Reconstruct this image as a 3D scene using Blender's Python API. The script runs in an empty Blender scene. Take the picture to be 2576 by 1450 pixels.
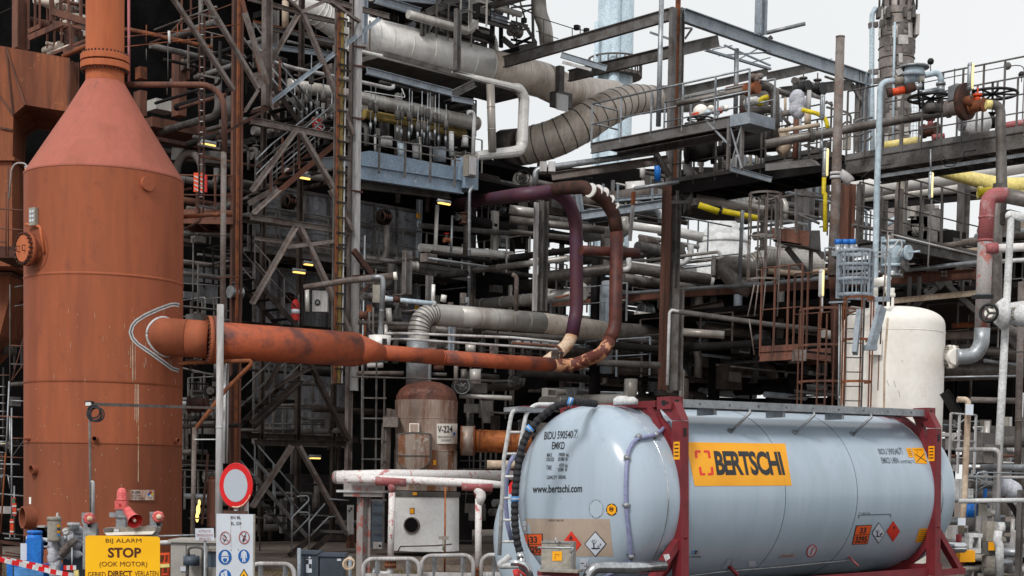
import bpy,bmesh,math,random
from mathutils import Vector,Matrix
from mathutils.bvhtree import BVHTree
V=Vector
RND=random.Random(11)
SC=bpy.context.scene
COL=SC.collection
FPX,HOR,EYE=3900.0,1205.0,2.5
ROLL,PIT=math.radians(1.0),math.radians(3.2)
_f=V((0,math.cos(PIT),-math.sin(PIT)))
_u0=V((0,math.sin(PIT),math.cos(PIT)))
_r0=V((1,0,0))
CR=math.cos(ROLL)*_r0+math.sin(ROLL)*_u0
CU=-math.sin(ROLL)*_r0+math.cos(ROLL)*_u0
CF=_f
CAMP=V((0,0,EYE))
PY=HOR+FPX*math.tan(PIT)
cam_d=bpy.data.cameras.new('camera')
cam=bpy.data.objects.new('camera',cam_d);COL.objects.link(cam)
m=Matrix.Identity(4)
for i in range(3):
 m[i][0],m[i][1],m[i][2],m[i][3]=CR[i],CU[i],-CF[i],CAMP[i]
cam.matrix_world=m
cam_d.sensor_width=36;cam_d.lens=FPX/2576*36
cam_d.shift_y=(PY-725)/2576;cam_d.shift_x=0
cam_d.clip_start=.1;cam_d.clip_end=6000
SC.camera=cam
W=bpy.data.worlds.new("World");SC.world=W;W.use_nodes=True
nt=W.node_tree;N=nt.nodes;L=nt.links;N.clear()
out=N.new('ShaderNodeOutputWorld');bg=N.new('ShaderNodeBackground');bg.inputs[1].default_value=.1
sky=N.new('ShaderNodeTexSky');sky.sky_type='NISHITA';sky.sun_disc=False
SUN_EL,SUN_ROT=math.radians(42),math.radians(206)
sky.sun_elevation=SUN_EL;sky.sun_rotation=SUN_ROT;sky.dust_density=3
tc=N.new('ShaderNodeTexCoord');nz=N.new('ShaderNodeTexNoise');nz.inputs['Scale'].default_value=2.2;nz.inputs['Detail'].default_value=5
cr=N.new('ShaderNodeValToRGB');cr.color_ramp.elements[0].position=.3;cr.color_ramp.elements[1].position=.7
cr.color_ramp.elements[0].color=(8.1,8.3,8.35,1);cr.color_ramp.elements[1].color=(9.0,9.0,8.95,1)
mx=N.new('ShaderNodeMix');mx.data_type='RGBA';mx.inputs[0].default_value=.93
L.new(tc.outputs['Generated'],nz.inputs['Vector']);L.new(nz.outputs[0],cr.inputs[0])
L.new(sky.outputs[0],mx.inputs[6]);L.new(cr.outputs[0],mx.inputs[7]);L.new(mx.outputs[2],bg.inputs[0]);L.new(bg.outputs[0],out.inputs[0])
sd=bpy.data.lights.new('sun','SUN');sd.energy=1.8;sd.angle=math.radians(12);sd.color=(1,.97,.93)
sun=bpy.data.objects.new('sun',sd);COL.objects.link(sun)
az=SUN_ROT
sdir=V((math.sin(az)*math.cos(SUN_EL),math.cos(az)*math.cos(SUN_EL),math.sin(SUN_EL)))
sun.rotation_euler=sdir.to_track_quat('Z','Y').to_euler()
SC.view_settings.view_transform='Standard';SC.view_settings.look='None';SC.view_settings.exposure=.12;SC.view_settings.gamma=1
SC.cycles.max_bounces=5;SC.cycles.diffuse_bounces=2;SC.cycles.glossy_bounces=3
TILE=[None]
def T(c=None,r=None):TILE[0]=None if c is None else(c,r)
def disp(x,y):
 if TILE[0]is None:return x,y
 return TILE[0][0]*644+x/3.0016,TILE[0][1]*483.1+y/3.0016
def ray(x,y):
 x,y=disp(x,y)
 return(CF*FPX+CR*(x-1288)+CU*(PY-y)).normalized()
class PL:
 "vertical plane through display column x0 at depth Y0 along horizontal direction d"
 def __init__(s,x0,Y0,d,y0=1205.0):
  k=TILE[0];T()
  r=ray(x0,y0);s.p=CAMP+r*(Y0/r.y);T(*(k or()))
  s.d=V((d[0],d[1],0)).normalized();s.n=V((-s.d.y,s.d.x,0))
 def hit(s,r):return CAMP+r*((s.p-CAMP).dot(s.n)/r.dot(s.n))
 def off(s,k):
  q=PL.__new__(PL);q.p=s.p+s.n*k;q.d=s.d;q.n=s.n;return q
U_=V((.72,.69,0)).normalized();V_=V((.69,-.72,0)).normalized()
def P(x,y,d=40.0):
 r=ray(x,y)
 if isinstance(d,PL):return d.hit(r)
 return CAMP+r*(d/r.y)
def tilepx():
 return 1/3.0016 if TILE[0]is not None else 1.0
def sz(w,p):return w*tilepx()/FPX*(p-CAMP).dot(CF)
def pts(a,d):
 o=[]
 for q in a:
  o.append(P(q[0],q[1],q[2]if len(q)>2 else d))
 return o
MATS={}
def mat(name,c,c2=None,rough=.6,metal=0,scale=2.0,streak=0,lo=.45,hi=.62,fine=.25,bump=.15,c3=None,lo3=.6,hi3=.7,var=.12,emit=None,spec=.4):
 m=bpy.data.materials.new(name);m.use_nodes=True;t=m.node_tree;N=t.nodes;L=t.links
 b=N['Principled BSDF'];b.inputs['Roughness'].default_value=rough;b.inputs['Metallic'].default_value=metal
 b.inputs['Specular IOR Level'].default_value=spec
 if emit:
  b.inputs['Emission Color'].default_value=(*c,1);b.inputs['Emission Strength'].default_value=emit
 tc=N.new('ShaderNodeTexCoord');mp=N.new('ShaderNodeMapping')
 mp.inputs['Scale'].default_value=(1,1,.12 if streak else 1)
 oi=N.new('ShaderNodeObjectInfo')
 va=N.new('ShaderNodeVectorMath');va.operation='ADD'
 vs=N.new('ShaderNodeVectorMath');vs.operation='SCALE';vs.inputs[3].default_value=3.7
 L.new(oi.outputs['Location'],vs.inputs[0]);L.new(tc.outputs['Object'],va.inputs[0]);L.new(vs.outputs[0],va.inputs[1])
 L.new(va.outputs[0],mp.inputs[0])
 n1=N.new('ShaderNodeTexNoise');n1.inputs['Scale'].default_value=scale;n1.inputs['Detail'].default_value=6;n1.inputs['Roughness'].default_value=.62
 L.new(mp.outputs[0],n1.inputs['Vector'])
 r1=N.new('ShaderNodeMapRange');r1.inputs[1].default_value=lo;r1.inputs[2].default_value=hi
 L.new(n1.outputs[0],r1.inputs[0])
 mix=N.new('ShaderNodeMix');mix.data_type='RGBA'
 mix.inputs[6].default_value=(*c,1);mix.inputs[7].default_value=(*(c2 or tuple(k*.75 for k in c)),1)
 L.new(r1.outputs[0],mix.inputs[0]);cur=mix.outputs[2]
 if c3:
  n3=N.new('ShaderNodeTexNoise');n3.inputs['Scale'].default_value=scale*3.1;n3.inputs['Detail'].default_value=8;n3.inputs['Roughness'].default_value=.7
  L.new(va.outputs[0],n3.inputs['Vector'])
  r3=N.new('ShaderNodeMapRange');r3.inputs[1].default_value=lo3;r3.inputs[2].default_value=hi3;L.new(n3.outputs[0],r3.inputs[0])
  m3=N.new('ShaderNodeMix');m3.data_type='RGBA';L.new(r3.outputs[0],m3.inputs[0]);L.new(cur,m3.inputs[6]);m3.inputs[7].default_value=(*c3,1);cur=m3.outputs[2]
 n2=N.new('ShaderNodeTexNoise');n2.inputs['Scale'].default_value=scale*9;n2.inputs['Detail'].default_value=4
 L.new(mp.outputs[0],n2.inputs['Vector'])
 r2=N.new('ShaderNodeMapRange');r2.inputs[1].default_value=.25;r2.inputs[2].default_value=.75;r2.inputs[3].default_value=1-fine;r2.inputs[4].default_value=1+fine
 L.new(n2.outputs[0],r2.inputs[0])
 rv=N.new('ShaderNodeMapRange');rv.inputs[3].default_value=1-var;rv.inputs[4].default_value=1+var;L.new(oi.outputs['Random'],rv.inputs[0])
 mm=N.new('ShaderNodeMath');mm.operation='MULTIPLY';L.new(r2.outputs[0],mm.inputs[0]);L.new(rv.outputs[0],mm.inputs[1])
 sc=N.new('ShaderNodeVectorMath');sc.operation='SCALE';L.new(cur,sc.inputs[0]);L.new(mm.outputs[0],sc.inputs[3])
 L.new(sc.outputs[0],b.inputs['Base Color'])
 rr=N.new('ShaderNodeMapRange');kr=1 if bump else .12;rr.inputs[3].default_value=max(0,rough-.12*kr);rr.inputs[4].default_value=min(1,rough+.15*kr);L.new(n2.outputs[0],rr.inputs[0]);L.new(rr.outputs[0],b.inputs['Roughness'])
 if bump:
  bp=N.new('ShaderNodeBump');bp.inputs['Strength'].default_value=bump;bp.inputs['Distance'].default_value=.02
  L.new(n2.outputs[0],bp.inputs['Height']);L.new(bp.outputs[0],b.inputs['Normal'])
 MATS[name]=m
 return m
def srgb(r,g,b):return tuple(((v/255)/12.92 if v/255<=.04045 else((v/255+.055)/1.055)**2.4)for v in(r,g,b))
S=srgb
mat('orange',S(158,86,56),S(138,73,47),.75,scale=.8,streak=1,c3=S(132,72,50),lo3=.56,hi3=.75,bump=.1,fine=.12,var=0)
mat('orange_low',S(154,86,58),S(128,72,50),.8,scale=.8,streak=1,c3=S(165,90,60),lo3=.6,hi3=.75,bump=.1,fine=.14,var=0)
mat('orange_mid',S(140,77,50),S(120,66,43),.78,scale=.8,streak=1,c3=S(180,110,75),lo3=.62,hi3=.8,bump=.1,fine=.12,var=0)
mat('cone_pink',S(168,95,78),S(150,84,66),.7,scale=1.0,streak=1,c3=S(110,72,78),lo3=.62,hi3=.72,bump=.08,fine=.1,var=0)
mat('orange_light',S(190,105,65),S(170,90,52),.7,scale=1.2,streak=1,bump=.08,fine=.1,var=0)
mat('orange_pipe',S(168,82,50),S(100,58,52),.6,scale=1.3,streak=0,lo=.46,hi=.62,c3=S(118,58,42),lo3=.6,hi3=.76,bump=.1,fine=.15,var=0)
mat('purple',S(78,46,64),S(86,48,54),.5,scale=1.2,bump=.06,fine=.12,var=.05)
mat('maroon_pipe',S(92,48,38),S(66,36,34),.55,scale=2,bump=.1,fine=.2,var=.05)
mat('peel',S(100,54,46),S(205,150,115),.6,scale=3.5,lo=.48,hi=.52,bump=.2,var=0)
mat('cream_pipe',S(214,190,165),S(180,130,85),.6,scale=2,lo=.5,hi=.65,bump=.1,var=0)
mat('rust',S(128,74,44),S(88,52,38),.85,scale=3,c3=S(160,92,48),bump=.3)
mat('rust_dark',S(80,50,40),S(50,36,32),.85,scale=3,bump=.3)
mat('brown_steel',S(110,72,58),S(78,54,46),.8,scale=2.5,streak=1,c3=S(140,88,62),bump=.2)
mat('tower_steel',S(118,110,106),S(90,78,72),.75,scale=2.5,c3=S(116,86,72),lo3=.56,hi3=.66,bump=.2)
mat('duct_brown',S(140,82,55),S(108,62,44),.85,scale=1.2,streak=1,c3=S(170,110,75),bump=.2)
mat('dark',S(34,31,31),S(22,20,20),.85,scale=2,bump=.2,spec=.2)  # low tone carries rack shade as well as dark steel
mat('soot',S(26,25,25),S(16,15,15),.95,scale=1,bump=0,spec=.05)  # near-black that stands in for deep shade in bays and openings
mat('dark_brown',S(64,56,52),S(42,36,34),.85,scale=2.5,bump=.2,spec=.2)
mat('grey_steel',S(106,104,104),S(82,76,72),.7,scale=2.5,c3=S(104,80,64),lo3=.6,hi3=.7,bump=.15)
mat('dirty_grey',S(96,93,91),S(70,66,63),.75,scale=2.5,bump=.2)
mat('blue_steel',S(140,149,158),S(118,126,134),.55,scale=2.0,c3=S(120,110,104),lo3=.64,hi3=.72,bump=.1)
mat('blue_panel',S(138,156,174),S(126,142,158),.5,scale=2.0,c3=S(175,188,198),lo3=.6,hi3=.66,bump=.1,var=.04)
mat('pale_blue',S(178,194,204),S(162,178,188),.5,scale=1.0,bump=.05)
mat('white',S(205,206,206),S(178,178,178),.5,scale=2.5,bump=.08)
mat('offwhite_col',S(182,181,182),S(150,145,142),.6,scale=3,streak=1,c3=S(140,104,84),lo3=.64,hi3=.7,bump=.1)
mat('galv',S(158,162,166),S(130,133,137),.42,.55,scale=3,bump=.08)
mat('clad',S(188,185,180),S(156,149,142),.36,.25,scale=1.2,streak=1,c3=S(165,140,118),lo3=.62,hi3=.8,bump=.12,fine=.12)
mat('clad_light',S(240,238,235),S(220,217,213),.36,.12,scale=1.2,c3=S(190,165,145),lo3=.66,hi3=.8,bump=.1,fine=.1)
mat('clad_rust',S(216,204,192),S(188,172,158),.38,.12,scale=1.0,streak=1,c3=S(178,136,104),lo3=.58,hi3=.78,bump=.15,fine=.2)
mat('clad_dark',S(118,113,109),S(86,80,76),.5,.5,scale=1.2,bump=.15)
mat('cream',S(244,240,233),S(236,230,220),.5,scale=.9,c3=S(206,180,148),lo3=.64,hi3=.8,bump=.04,fine=.05,var=0)
mat('beige',S(188,170,150),S(160,138,118),.6,scale=1.5,bump=.1)
mat('yellow',S(230,212,130),S(214,196,130),.5,scale=1.5,bump=.05)
mat('yellow_str',S(226,205,30),S(205,180,30),.5,scale=2,bump=.05)
mat('yellow_dirty',S(150,128,70),S(110,92,55),.7,scale=5,bump=.1)
mat('red',S(190,42,38),S(165,40,36),.5,scale=3,bump=.05)
mat('red_pale',S(214,100,98),S(195,86,84),.45,scale=3,bump=.05)
mat('orange_bright',S(220,80,35),S(190,60,30),.5,scale=3)
mat('green',S(60,125,95),None,.5)
mat('blue',S(28,116,205),S(22,100,182),.42,scale=3,bump=.05)
mat('blue_light',S(85,150,215),None,.5)
mat('black',S(20,20,22),None,.5)
mat('redwhite',S(222,218,216),S(190,128,128),.55,scale=4,lo=.57,hi=.64,c3=S(120,110,104),lo3=.62,hi3=.66,bump=.1,var=.03)
mat('red_fade',S(160,90,92),S(178,140,138),.6,scale=3,lo=.52,hi=.64,bump=.1,var=0)
mat('grey_peel',S(150,144,142),S(160,98,92),.6,scale=4,lo=.54,hi=.6,c3=S(110,100,96),bump=.15,var=0)
mat('copper',S(184,110,60),S(140,76,40),.5,.4,scale=4)
mat('furnace',S(134,136,142),S(96,96,100),.55,.35,scale=1.6,streak=1,c3=S(48,44,44),lo3=.52,hi3=.7,bump=.1,fine=.2,var=.1)
mat('burner',S(52,38,32),S(26,20,18),.9,scale=8,bump=.5)
mat('vessel_dome',S(124,78,64),S(82,56,50),.5,.2,scale=2.2,streak=1,c3=S(150,118,104),lo3=.56,hi3=.7,bump=.1,var=0)
mat('vessel_rust',S(166,146,134),S(122,80,62),.48,.2,scale=2.4,streak=1,c3=S(176,166,158),lo3=.55,hi3=.7,bump=.1,fine=.2,var=0)
mat('vessel_clad',S(160,145,134),S(128,84,58),.5,.35,scale=2.2,streak=1,lo=.47,hi=.56,c3=S(180,175,170),lo3=.56,hi3=.66,bump=.1,fine=.15,var=0)
mat('skirt_white',S(236,236,236),S(222,221,220),.7,scale=1.6,c3=S(120,118,118),lo3=.66,hi3=.74,bump=.1,fine=.08,var=0)
mat('concrete',S(120,108,98),S(96,84,76),.9,scale=1.5,bump=.3)
mat('ground',S(98,84,74),S(78,66,58),.95,scale=.6,c3=S(116,106,92),bump=.4)
mat('asphalt',S(78,76,75),S(62,60,60),.95,scale=1.5,bump=.4)
mat('grassy',S(118,104,70),S(90,84,50),1,scale=3,bump=.5)
mat('tank_paint',S(172,187,201),S(164,180,193),.22,0,scale=1.5,streak=1,c3=S(156,166,174),lo3=.62,hi3=.78,bump=0,fine=.03,var=0,spec=.55)
mat('tank_low',S(176,191,204),S(170,185,198),.3,0,scale=.7,bump=0,fine=.02,var=0,spec=.5)
mat('frame_red',S(122,40,46),S(106,34,40),.5,scale=4,bump=.05,fine=.1,var=0)
mat('tape_beige',S(178,160,144),S(166,150,136),.5,scale=3,bump=.03,fine=.05)
mat('sticker_yellow',S(248,172,20),S(242,164,16),.45,scale=2,bump=0,fine=.02,var=0)
mat('sticker_orange',S(236,98,40),S(228,92,40),.45,scale=2,bump=0,fine=.03,var=0)
mat('sticker_red',S(222,62,44),S(214,56,40),.45,scale=2,bump=0,fine=.03,var=0)
mat('logo_red',S(232,50,44),None,.45,bump=0,fine=.02,var=0)
mat('ink',S(44,46,50),None,.55,bump=0,fine=.02,var=0)
mat('ink_soft',S(84,92,100),None,.55,bump=0,fine=.02,var=0)
mat('sign_yellow',S(255,192,0),S(250,186,0),.5,scale=1.5,bump=0,fine=.02,var=0)
mat('sign_brown',S(82,36,18),None,.6,bump=0,fine=.02,var=0)
mat('sign_white',S(206,212,222),S(198,204,214),.45,scale=2,bump=0,fine=.03,var=0)
mat('sign_red',S(214,24,28),S(200,22,26),.4,scale=3,bump=0,fine=.03,var=0)
mat('sign_grey',S(176,184,194),S(168,176,186),.35,scale=1.5,bump=0,fine=.02,var=0)
mat('sign_blue',S(10,96,178),None,.45,bump=0,fine=.02,var=0)
mat('old_sign',S(200,180,168),S(150,96,76),.7,scale=5,streak=1,bump=.05)
mat('rubber',S(46,46,50),S(34,34,38),.75,scale=4,bump=.1)
mat('cable_lilac',S(134,138,172),S(124,128,160),.45,scale=3)
mat('cabinet',S(66,76,88),S(56,64,74),.5,scale=2,bump=.03,fine=.08)
mat('cabinet_grey',S(168,164,158),S(156,152,146),.5,scale=2,bump=.03,fine=.06)
mat('chrome',S(200,202,205),None,.18,.95,bump=0)
mat('blanket',S(190,192,200),S(160,162,172),.9,scale=5,bump=.8)
mat('filter_grey',S(150,144,134),S(138,132,122),.5,scale=2)
mat('lamp_glow',(1.0,.62,.16),None,.4,emit=1.6,bump=0,fine=0,var=0)
mat('lamp_glow_pale',(1.0,.84,.4),None,.4,emit=.55,bump=0,fine=0,var=0)
mat('patch_light',S(200,196,192),None,.45,.4,scale=2)
mat('column_clad',S(138,130,126),S(112,104,100),.5,.45,scale=.9,c3=S(170,168,168),lo3=.6,hi3=.64,bump=.1,fine=.2,var=0)
mat('flame',(1.0,.7,.2),None,.4,emit=1.5,bump=0)
class MB:
 def __init__(s,name='',mat='dark',label=None):
  s.v=[];s.f=[];s.sm=[];s.name=name;s.mat=mat;s.label=label;s.kids=[];s.kind=None;s.mi=None;s.mats=None
 def sub(s,name,mat,label=None):
  k=MB(name,mat,label);s.kids.append(k);return k
 def add(s,vs,fs,smooth=False):
  o=len(s.v);s.v+=[V(q)for q in vs];s.f+=[tuple(i+o for i in f)for f in fs]
  s.sm+=[smooth]*len(fs)if isinstance(smooth,bool)else smooth
  return s
 def box(s,c,ax,ay,az):
  "c centre; ax, ay, az half-extent vectors"
  vs=[c+ax*i+ay*j+az*k for k in(-1,1)for j in(-1,1)for i in(-1,1)]
  fs=[(0,2,3,1),(4,5,7,6),(0,1,5,4),(2,6,7,3),(0,4,6,2),(1,3,7,5)]
  if ax.cross(ay).dot(az)<0:fs=[f[::-1]for f in fs]
  return s.add(vs,fs)
 def bar(s,a,b,h,w=None,up=None):
  w=h if w is None else w
  d=(b-a)
  if d.length<1e-6:return s
  dn=d.normalized();up=up or V((0,0,1))
  if abs(dn.dot(up))>.97:up=U_
  sd=dn.cross(up).normalized();uu=sd.cross(dn).normalized()
  return s.box((a+b)/2,d/2,sd*(w/2),uu*(h/2))
 def ibeam(s,a,b,h,w=None,up=None,t=None):
  w=w or h*.6;d=b-a;dn=d.normalized();up=up or V((0,0,1))
  if abs(dn.dot(up))>.97:up=U_
  sd=dn.cross(up).normalized();uu=sd.cross(dn).normalized();t=t or max(.012,h*.07)
  c=(a+b)/2
  s.box(c+uu*(h/2-t/2),d/2,sd*(w/2),uu*(t/2));s.box(c-uu*(h/2-t/2),d/2,sd*(w/2),uu*(t/2))
  return s.box(c,d/2,sd*(t*.4),uu*(h/2-t-.001))
 def angle(s,a,b,h,up=None):
  d=b-a;dn=d.normalized();up=up or V((0,0,1))
  if abs(dn.dot(up))>.97:up=U_
  sd=dn.cross(up).normalized();uu=sd.cross(dn).normalized();t=max(.012,h*.12);c=(a+b)/2
  s.box(c,d/2,sd*(h*.5),uu*(t/2))
  return s.box(c+sd*(h/2-t/2)+uu*(h*.28+t/2),d/2,sd*(t/2),uu*(h*.28))
 def tube(s,P_,r,seg=10,fil=0,fseg=6,caps=True,smooth=True):
  "polyline P_, radius r (number or list per input point)"
  P_=[V(p)for p in P_]
  rs=list(r)if isinstance(r,(list,tuple))else[r]*len(P_)
  pp=[];rr=[];s.joints=[]
  for i,p in enumerate(P_):
   if fil and 0<i<len(P_)-1:
    a=(P_[i-1]-p);b=(P_[i+1]-p);la,lb=a.length,b.length
    a.normalize();b.normalize()
    ang=a.angle(b)
    if math.pi-ang>.05:
     t=min(fil/math.tan(ang/2)if ang>.02 else fil,la*.49,lb*.49)
     q0=p+a*t;q1=p+b*t;R_=t*math.tan(ang/2)
     cdir=(a+b).normalized();cc=p+cdir*(R_/math.sin(ang/2))
     w0=q0-cc;w1=q1-cc;th=w0.angle(w1)
     for k in range(fseg+1):
      u=k/fseg
      w=(w0*math.sin((1-u)*th)+w1*math.sin(u*th))/math.sin(th)
      pp.append(cc+w);rr.append(rs[i]);s.joints.append(len(pp)-1)
     continue
   pp.append(p);rr.append(rs[i])
  n=len(pp)
  tg=[]
  for i in range(n):
   d=(pp[min(i+1,n-1)]-pp[max(i-1,0)])
   if 0<i<n-1:d=(pp[i+1]-pp[i]).normalized()+(pp[i]-pp[i-1]).normalized()
   tg.append(d.normalized())
  up=V((0,0,1))if abs(tg[0].z)<.9 else V((1,0,0))
  x=tg[0].cross(up).normalized()
  vs=[];s.path=[]
  for i in range(n):
   x=(x-tg[i]*x.dot(tg[i])).normalized();y=tg[i].cross(x)
   s.path.append((pp[i],tg[i],rr[i]))
   for k in range(seg):
    a=2*math.pi*k/seg
    vs.append(pp[i]+(x*math.cos(a)+y*math.sin(a))*rr[i])
  fs=[];sm=[]
  for i in range(n-1):
   for k in range(seg):
    k2=(k+1)%seg
    fs.append((i*seg+k,i*seg+k2,(i+1)*seg+k2,(i+1)*seg+k));sm.append(smooth)
  if caps:
   fs.append(tuple(range(seg))[::-1]);sm.append(False)
   fs.append(tuple((n-1)*seg+k for k in range(seg)));sm.append(False)
  s.add(vs,fs,sm);return s
 def cyl(s,a,b,r,r2=None,seg=16,caps=True,smooth=True):
  sv=getattr(s,'path',None),getattr(s,'joints',None)
  s.tube([a,b],[r,r if r2 is None else r2],seg=seg,caps=caps,smooth=smooth)
  if sv[0]:s.path,s.joints=sv
  return s
 def lathe(s,c,prof,seg=48,ax=None,smooth=True,cap=True):
  "prof: list of (t, r) along axis ax from c"
  ax=(ax or V((0,0,1))).normalized()
  pf=[prof[0]]
  for(t0,q0),(t1,q1)in zip(prof,prof[1:]):
   if smooth and math.hypot(t1-t0,q1-q0)>.12:
    l=math.hypot(t1-t0,q1-q0)
    for u in(.012/l,1-.012/l):pf.append((t0+(t1-t0)*u,q0+(q1-q0)*u))
   pf.append((t1,q1))
  prof=pf
  up=V((1,0,0))if abs(ax.x)<.9 else V((0,0,1))
  x=ax.cross(up).normalized();y=ax.cross(x)
  vs=[]
  for t,r in prof:
   for k in range(seg):
    a=2*math.pi*k/seg
    vs.append(c+ax*t+(x*math.cos(a)+y*math.sin(a))*r)
  fs=[];sm=[]
  for i in range(len(prof)-1):
   for k in range(seg):
    k2=(k+1)%seg
    fs.append((i*seg+k,i*seg+k2,(i+1)*seg+k2,(i+1)*seg+k)[::1]);sm.append(smooth)
  if cap:
   n=len(prof)
   fs.append(tuple(range(seg))[::-1]);fs.append(tuple((n-1)*seg+k for k in range(seg)));sm+=[False,False]
  return s.add(vs,fs,sm)
 def sphere(s,c,r,sx=1,sy=1,sz_=1,n=10,ax=None):
  prof=[(-r*math.cos(math.pi*i/n),max(r*math.sin(math.pi*i/n),r*.02))for i in range(n+1)]
  o=len(s.v);s.lathe(c,prof,seg=2*n,ax=ax)
  if(sx,sy,sz_)!=(1,1,1):
   for i in range(o,len(s.v)):
    q=s.v[i]-c;s.v[i]=c+V((q.x*sx,q.y*sy,q.z*sz_))
  return s
 def ring(s,c,ax,R_,r,seg=24,rs=6):
  ax=ax.normalized();up=V((0,0,1))if abs(ax.z)<.9 else V((1,0,0))
  x=ax.cross(up).normalized();y=ax.cross(x);vs=[];fs=[]
  for i in range(seg):
   a=2*math.pi*i/seg;d=x*math.cos(a)+y*math.sin(a)
   for k in range(rs):
    b=2*math.pi*k/rs
    vs.append(c+d*(R_+r*math.cos(b))+ax*(r*math.sin(b)))
  for i in range(seg):
   for k in range(rs):
    fs.append((i*rs+k,i*rs+(k+1)%rs,((i+1)%seg)*rs+(k+1)%rs,((i+1)%seg)*rs+k))
  return s.add(vs,fs,True)
 def prism(s,outline,off):
  "flat outline (list of Vectors), extruded by vector off"
  n=len(outline);vs=list(outline)+[p+off for p in outline]
  nn=V((0,0,0))
  for i in range(n):nn+=outline[i].cross(outline[(i+1)%n])
  fs=[tuple(range(n)),tuple(range(n,2*n))[::-1]]+[(i+n,(i+1)%n+n,(i+1)%n,i)for i in range(n)]
  if nn.dot(off)>0:fs=[f[::-1]for f in fs]
  return s.add(vs,fs)
 def bolts(s,c,ax,R_,n,r=.02,h=.04,a0=0):
  ax=ax.normalized();up=V((0,0,1))if abs(ax.z)<.9 else V((1,0,0))
  x=ax.cross(up).normalized();y=ax.cross(x)
  for i in range(n):
   a=a0+2*math.pi*i/n;p=c+(x*math.cos(a)+y*math.sin(a))*R_
   s.cyl(p-ax*h/2,p+ax*h/2,r,seg=6,smooth=False)
  return s
 def mesh(s,o):
  me=bpy.data.meshes.new(s.name)
  me.from_pydata([tuple(q-o)for q in s.v],[],s.f);me.update()
  me.polygons.foreach_set('use_smooth',s.sm)
  me.materials.append(MATS[s.mat])
  if s.mats:
   for k in s.mats:me.materials.append(MATS[k])
   me.polygons.foreach_set('material_index',s.mi)
  return me
THINGS=[]
class Thing:
 def __init__(s,name,label,cat,group=None,kind=None):
  s.name,s.label,s.cat,s.group,s.kind=name,label,cat,group,kind;s.parts=[];THINGS.append(s);s.single=False
 def part(s,name,mat,label=None):
  m=MB(name,mat,label);s.parts.append(m);return m
def one(name,label,cat,mat,group=None,kind=None):
 t=Thing(name,label,cat,group,kind);t.single=True;return t.part(name,mat)
def finish():
 merge_small()
 for t in THINGS:
  allm=[p for p in t.parts if p.v]
  if not allm:continue
  vv=[q for p in allm for q in p.v]
  lo=[min(q[i]for q in vv)for i in range(3)];hi=[max(q[i]for q in vv)for i in range(3)]
  o=V(((lo[0]+hi[0])/2,(lo[1]+hi[1])/2,lo[2]))
  if t.kind=='structure' or t.name in('ground',):o=V((0,0,0))
  if t.single and len(allm)==1:
   root=bpy.data.objects.new(t.name,allm[0].mesh(o));kids=[(allm[0],root)]
  else:
   root=bpy.data.objects.new(t.name,None);root.empty_display_size=.2;kids=[]
  root.location=o;COL.objects.link(root)
  if t.label:root['label']=t.label
  if t.cat:root['category']=t.cat
  if t.group:root['group']=t.group
  if t.kind:root['kind']=t.kind
  if not kids:
   for p in allm:
    ob=bpy.data.objects.new(p.name,p.mesh(o));COL.objects.link(ob);ob.parent=root
    if p.label:ob['label']=p.label
    if p.kind:ob['kind']=p.kind
    kids.append((p,ob))
  for p,ob in kids:
   for k in p.kids:
    if not k.v:continue
    base=V((0,0,0))
    kb=bpy.data.objects.new(k.name,k.mesh(o));COL.objects.link(kb);kb.parent=ob
    if k.label:kb['label']=k.label
def dup(src,dv,label=None,group=None):
 "a copy of a Thing moved by vector dv"
 t=Thing(src.name,label or src.label,src.cat,group or src.group,src.kind);t.single=src.single
 def cp(p):
  q=MB(p.name,p.mat,p.label);q.v=[x+dv for x in p.v];q.f=p.f;q.sm=p.sm;q.kids=[cp(k)for k in p.kids];return q
 t.parts=[cp(p)for p in src.parts];return t
def text_polys(txt,bold=0.0,spacing=1.0):
 c=bpy.data.curves.new('t','FONT');c.body=txt;c.offset=bold;c.space_character=spacing;c.resolution_u=3;c.align_x='CENTER'
 o=bpy.data.objects.new('t',c);COL.objects.link(o)
 me=bpy.data.meshes.new_from_object(o.evaluated_get(bpy.context.evaluated_depsgraph_get()))
 v=[(q.co.x,q.co.y)for q in me.vertices];f=[tuple(p.vertices)for p in me.polygons]
 bpy.data.objects.remove(o);bpy.data.curves.remove(c);bpy.data.meshes.remove(me)
 if not v:return[],[]
 x0=min(q[0]for q in v);x1=max(q[0]for q in v);y0=min(q[1]for q in v);y1=max(q[1]for q in v)
 return[((q[0]-x0)/(x1-x0),(q[1]-y0)/(y1-y0))for q in v],f
def split_uv(v,f,nx,ny):
 bm=bmesh.new();bv=[bm.verts.new((a,b,0))for a,b in v]
 for q in f:
  try:bm.faces.new([bv[i]for i in q])
  except Exception:pass
 for k in range(1,nx):bmesh.ops.bisect_plane(bm,geom=bm.verts[:]+bm.edges[:]+bm.faces[:],plane_co=(k/nx,0,0),plane_no=(1,0,0))
 for k in range(1,ny):bmesh.ops.bisect_plane(bm,geom=bm.verts[:]+bm.edges[:]+bm.faces[:],plane_co=(0,k/ny,0),plane_no=(0,1,0))
 bm.verts.index_update()
 r=[(q.co.x,q.co.y)for q in bm.verts],[tuple(w.index for w in q.verts)for q in bm.faces];bm.free();return r
class Surf:
 def __init__(s,mbs):
  v=[];f=[]
  for m_ in mbs:
   o=len(v);v+=m_.v;f+=[tuple(i+o for i in q)for q in m_.f]
  s.t=BVHTree.FromPolygons(v,f)
 def hit(s,x,y):
  r=ray(x,y);h=s.t.ray_cast(CAMP,r)
  if h[0]is None:return None
  n=h[1];n=-n if n.dot(r)>0 else n
  return h[0],n
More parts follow.
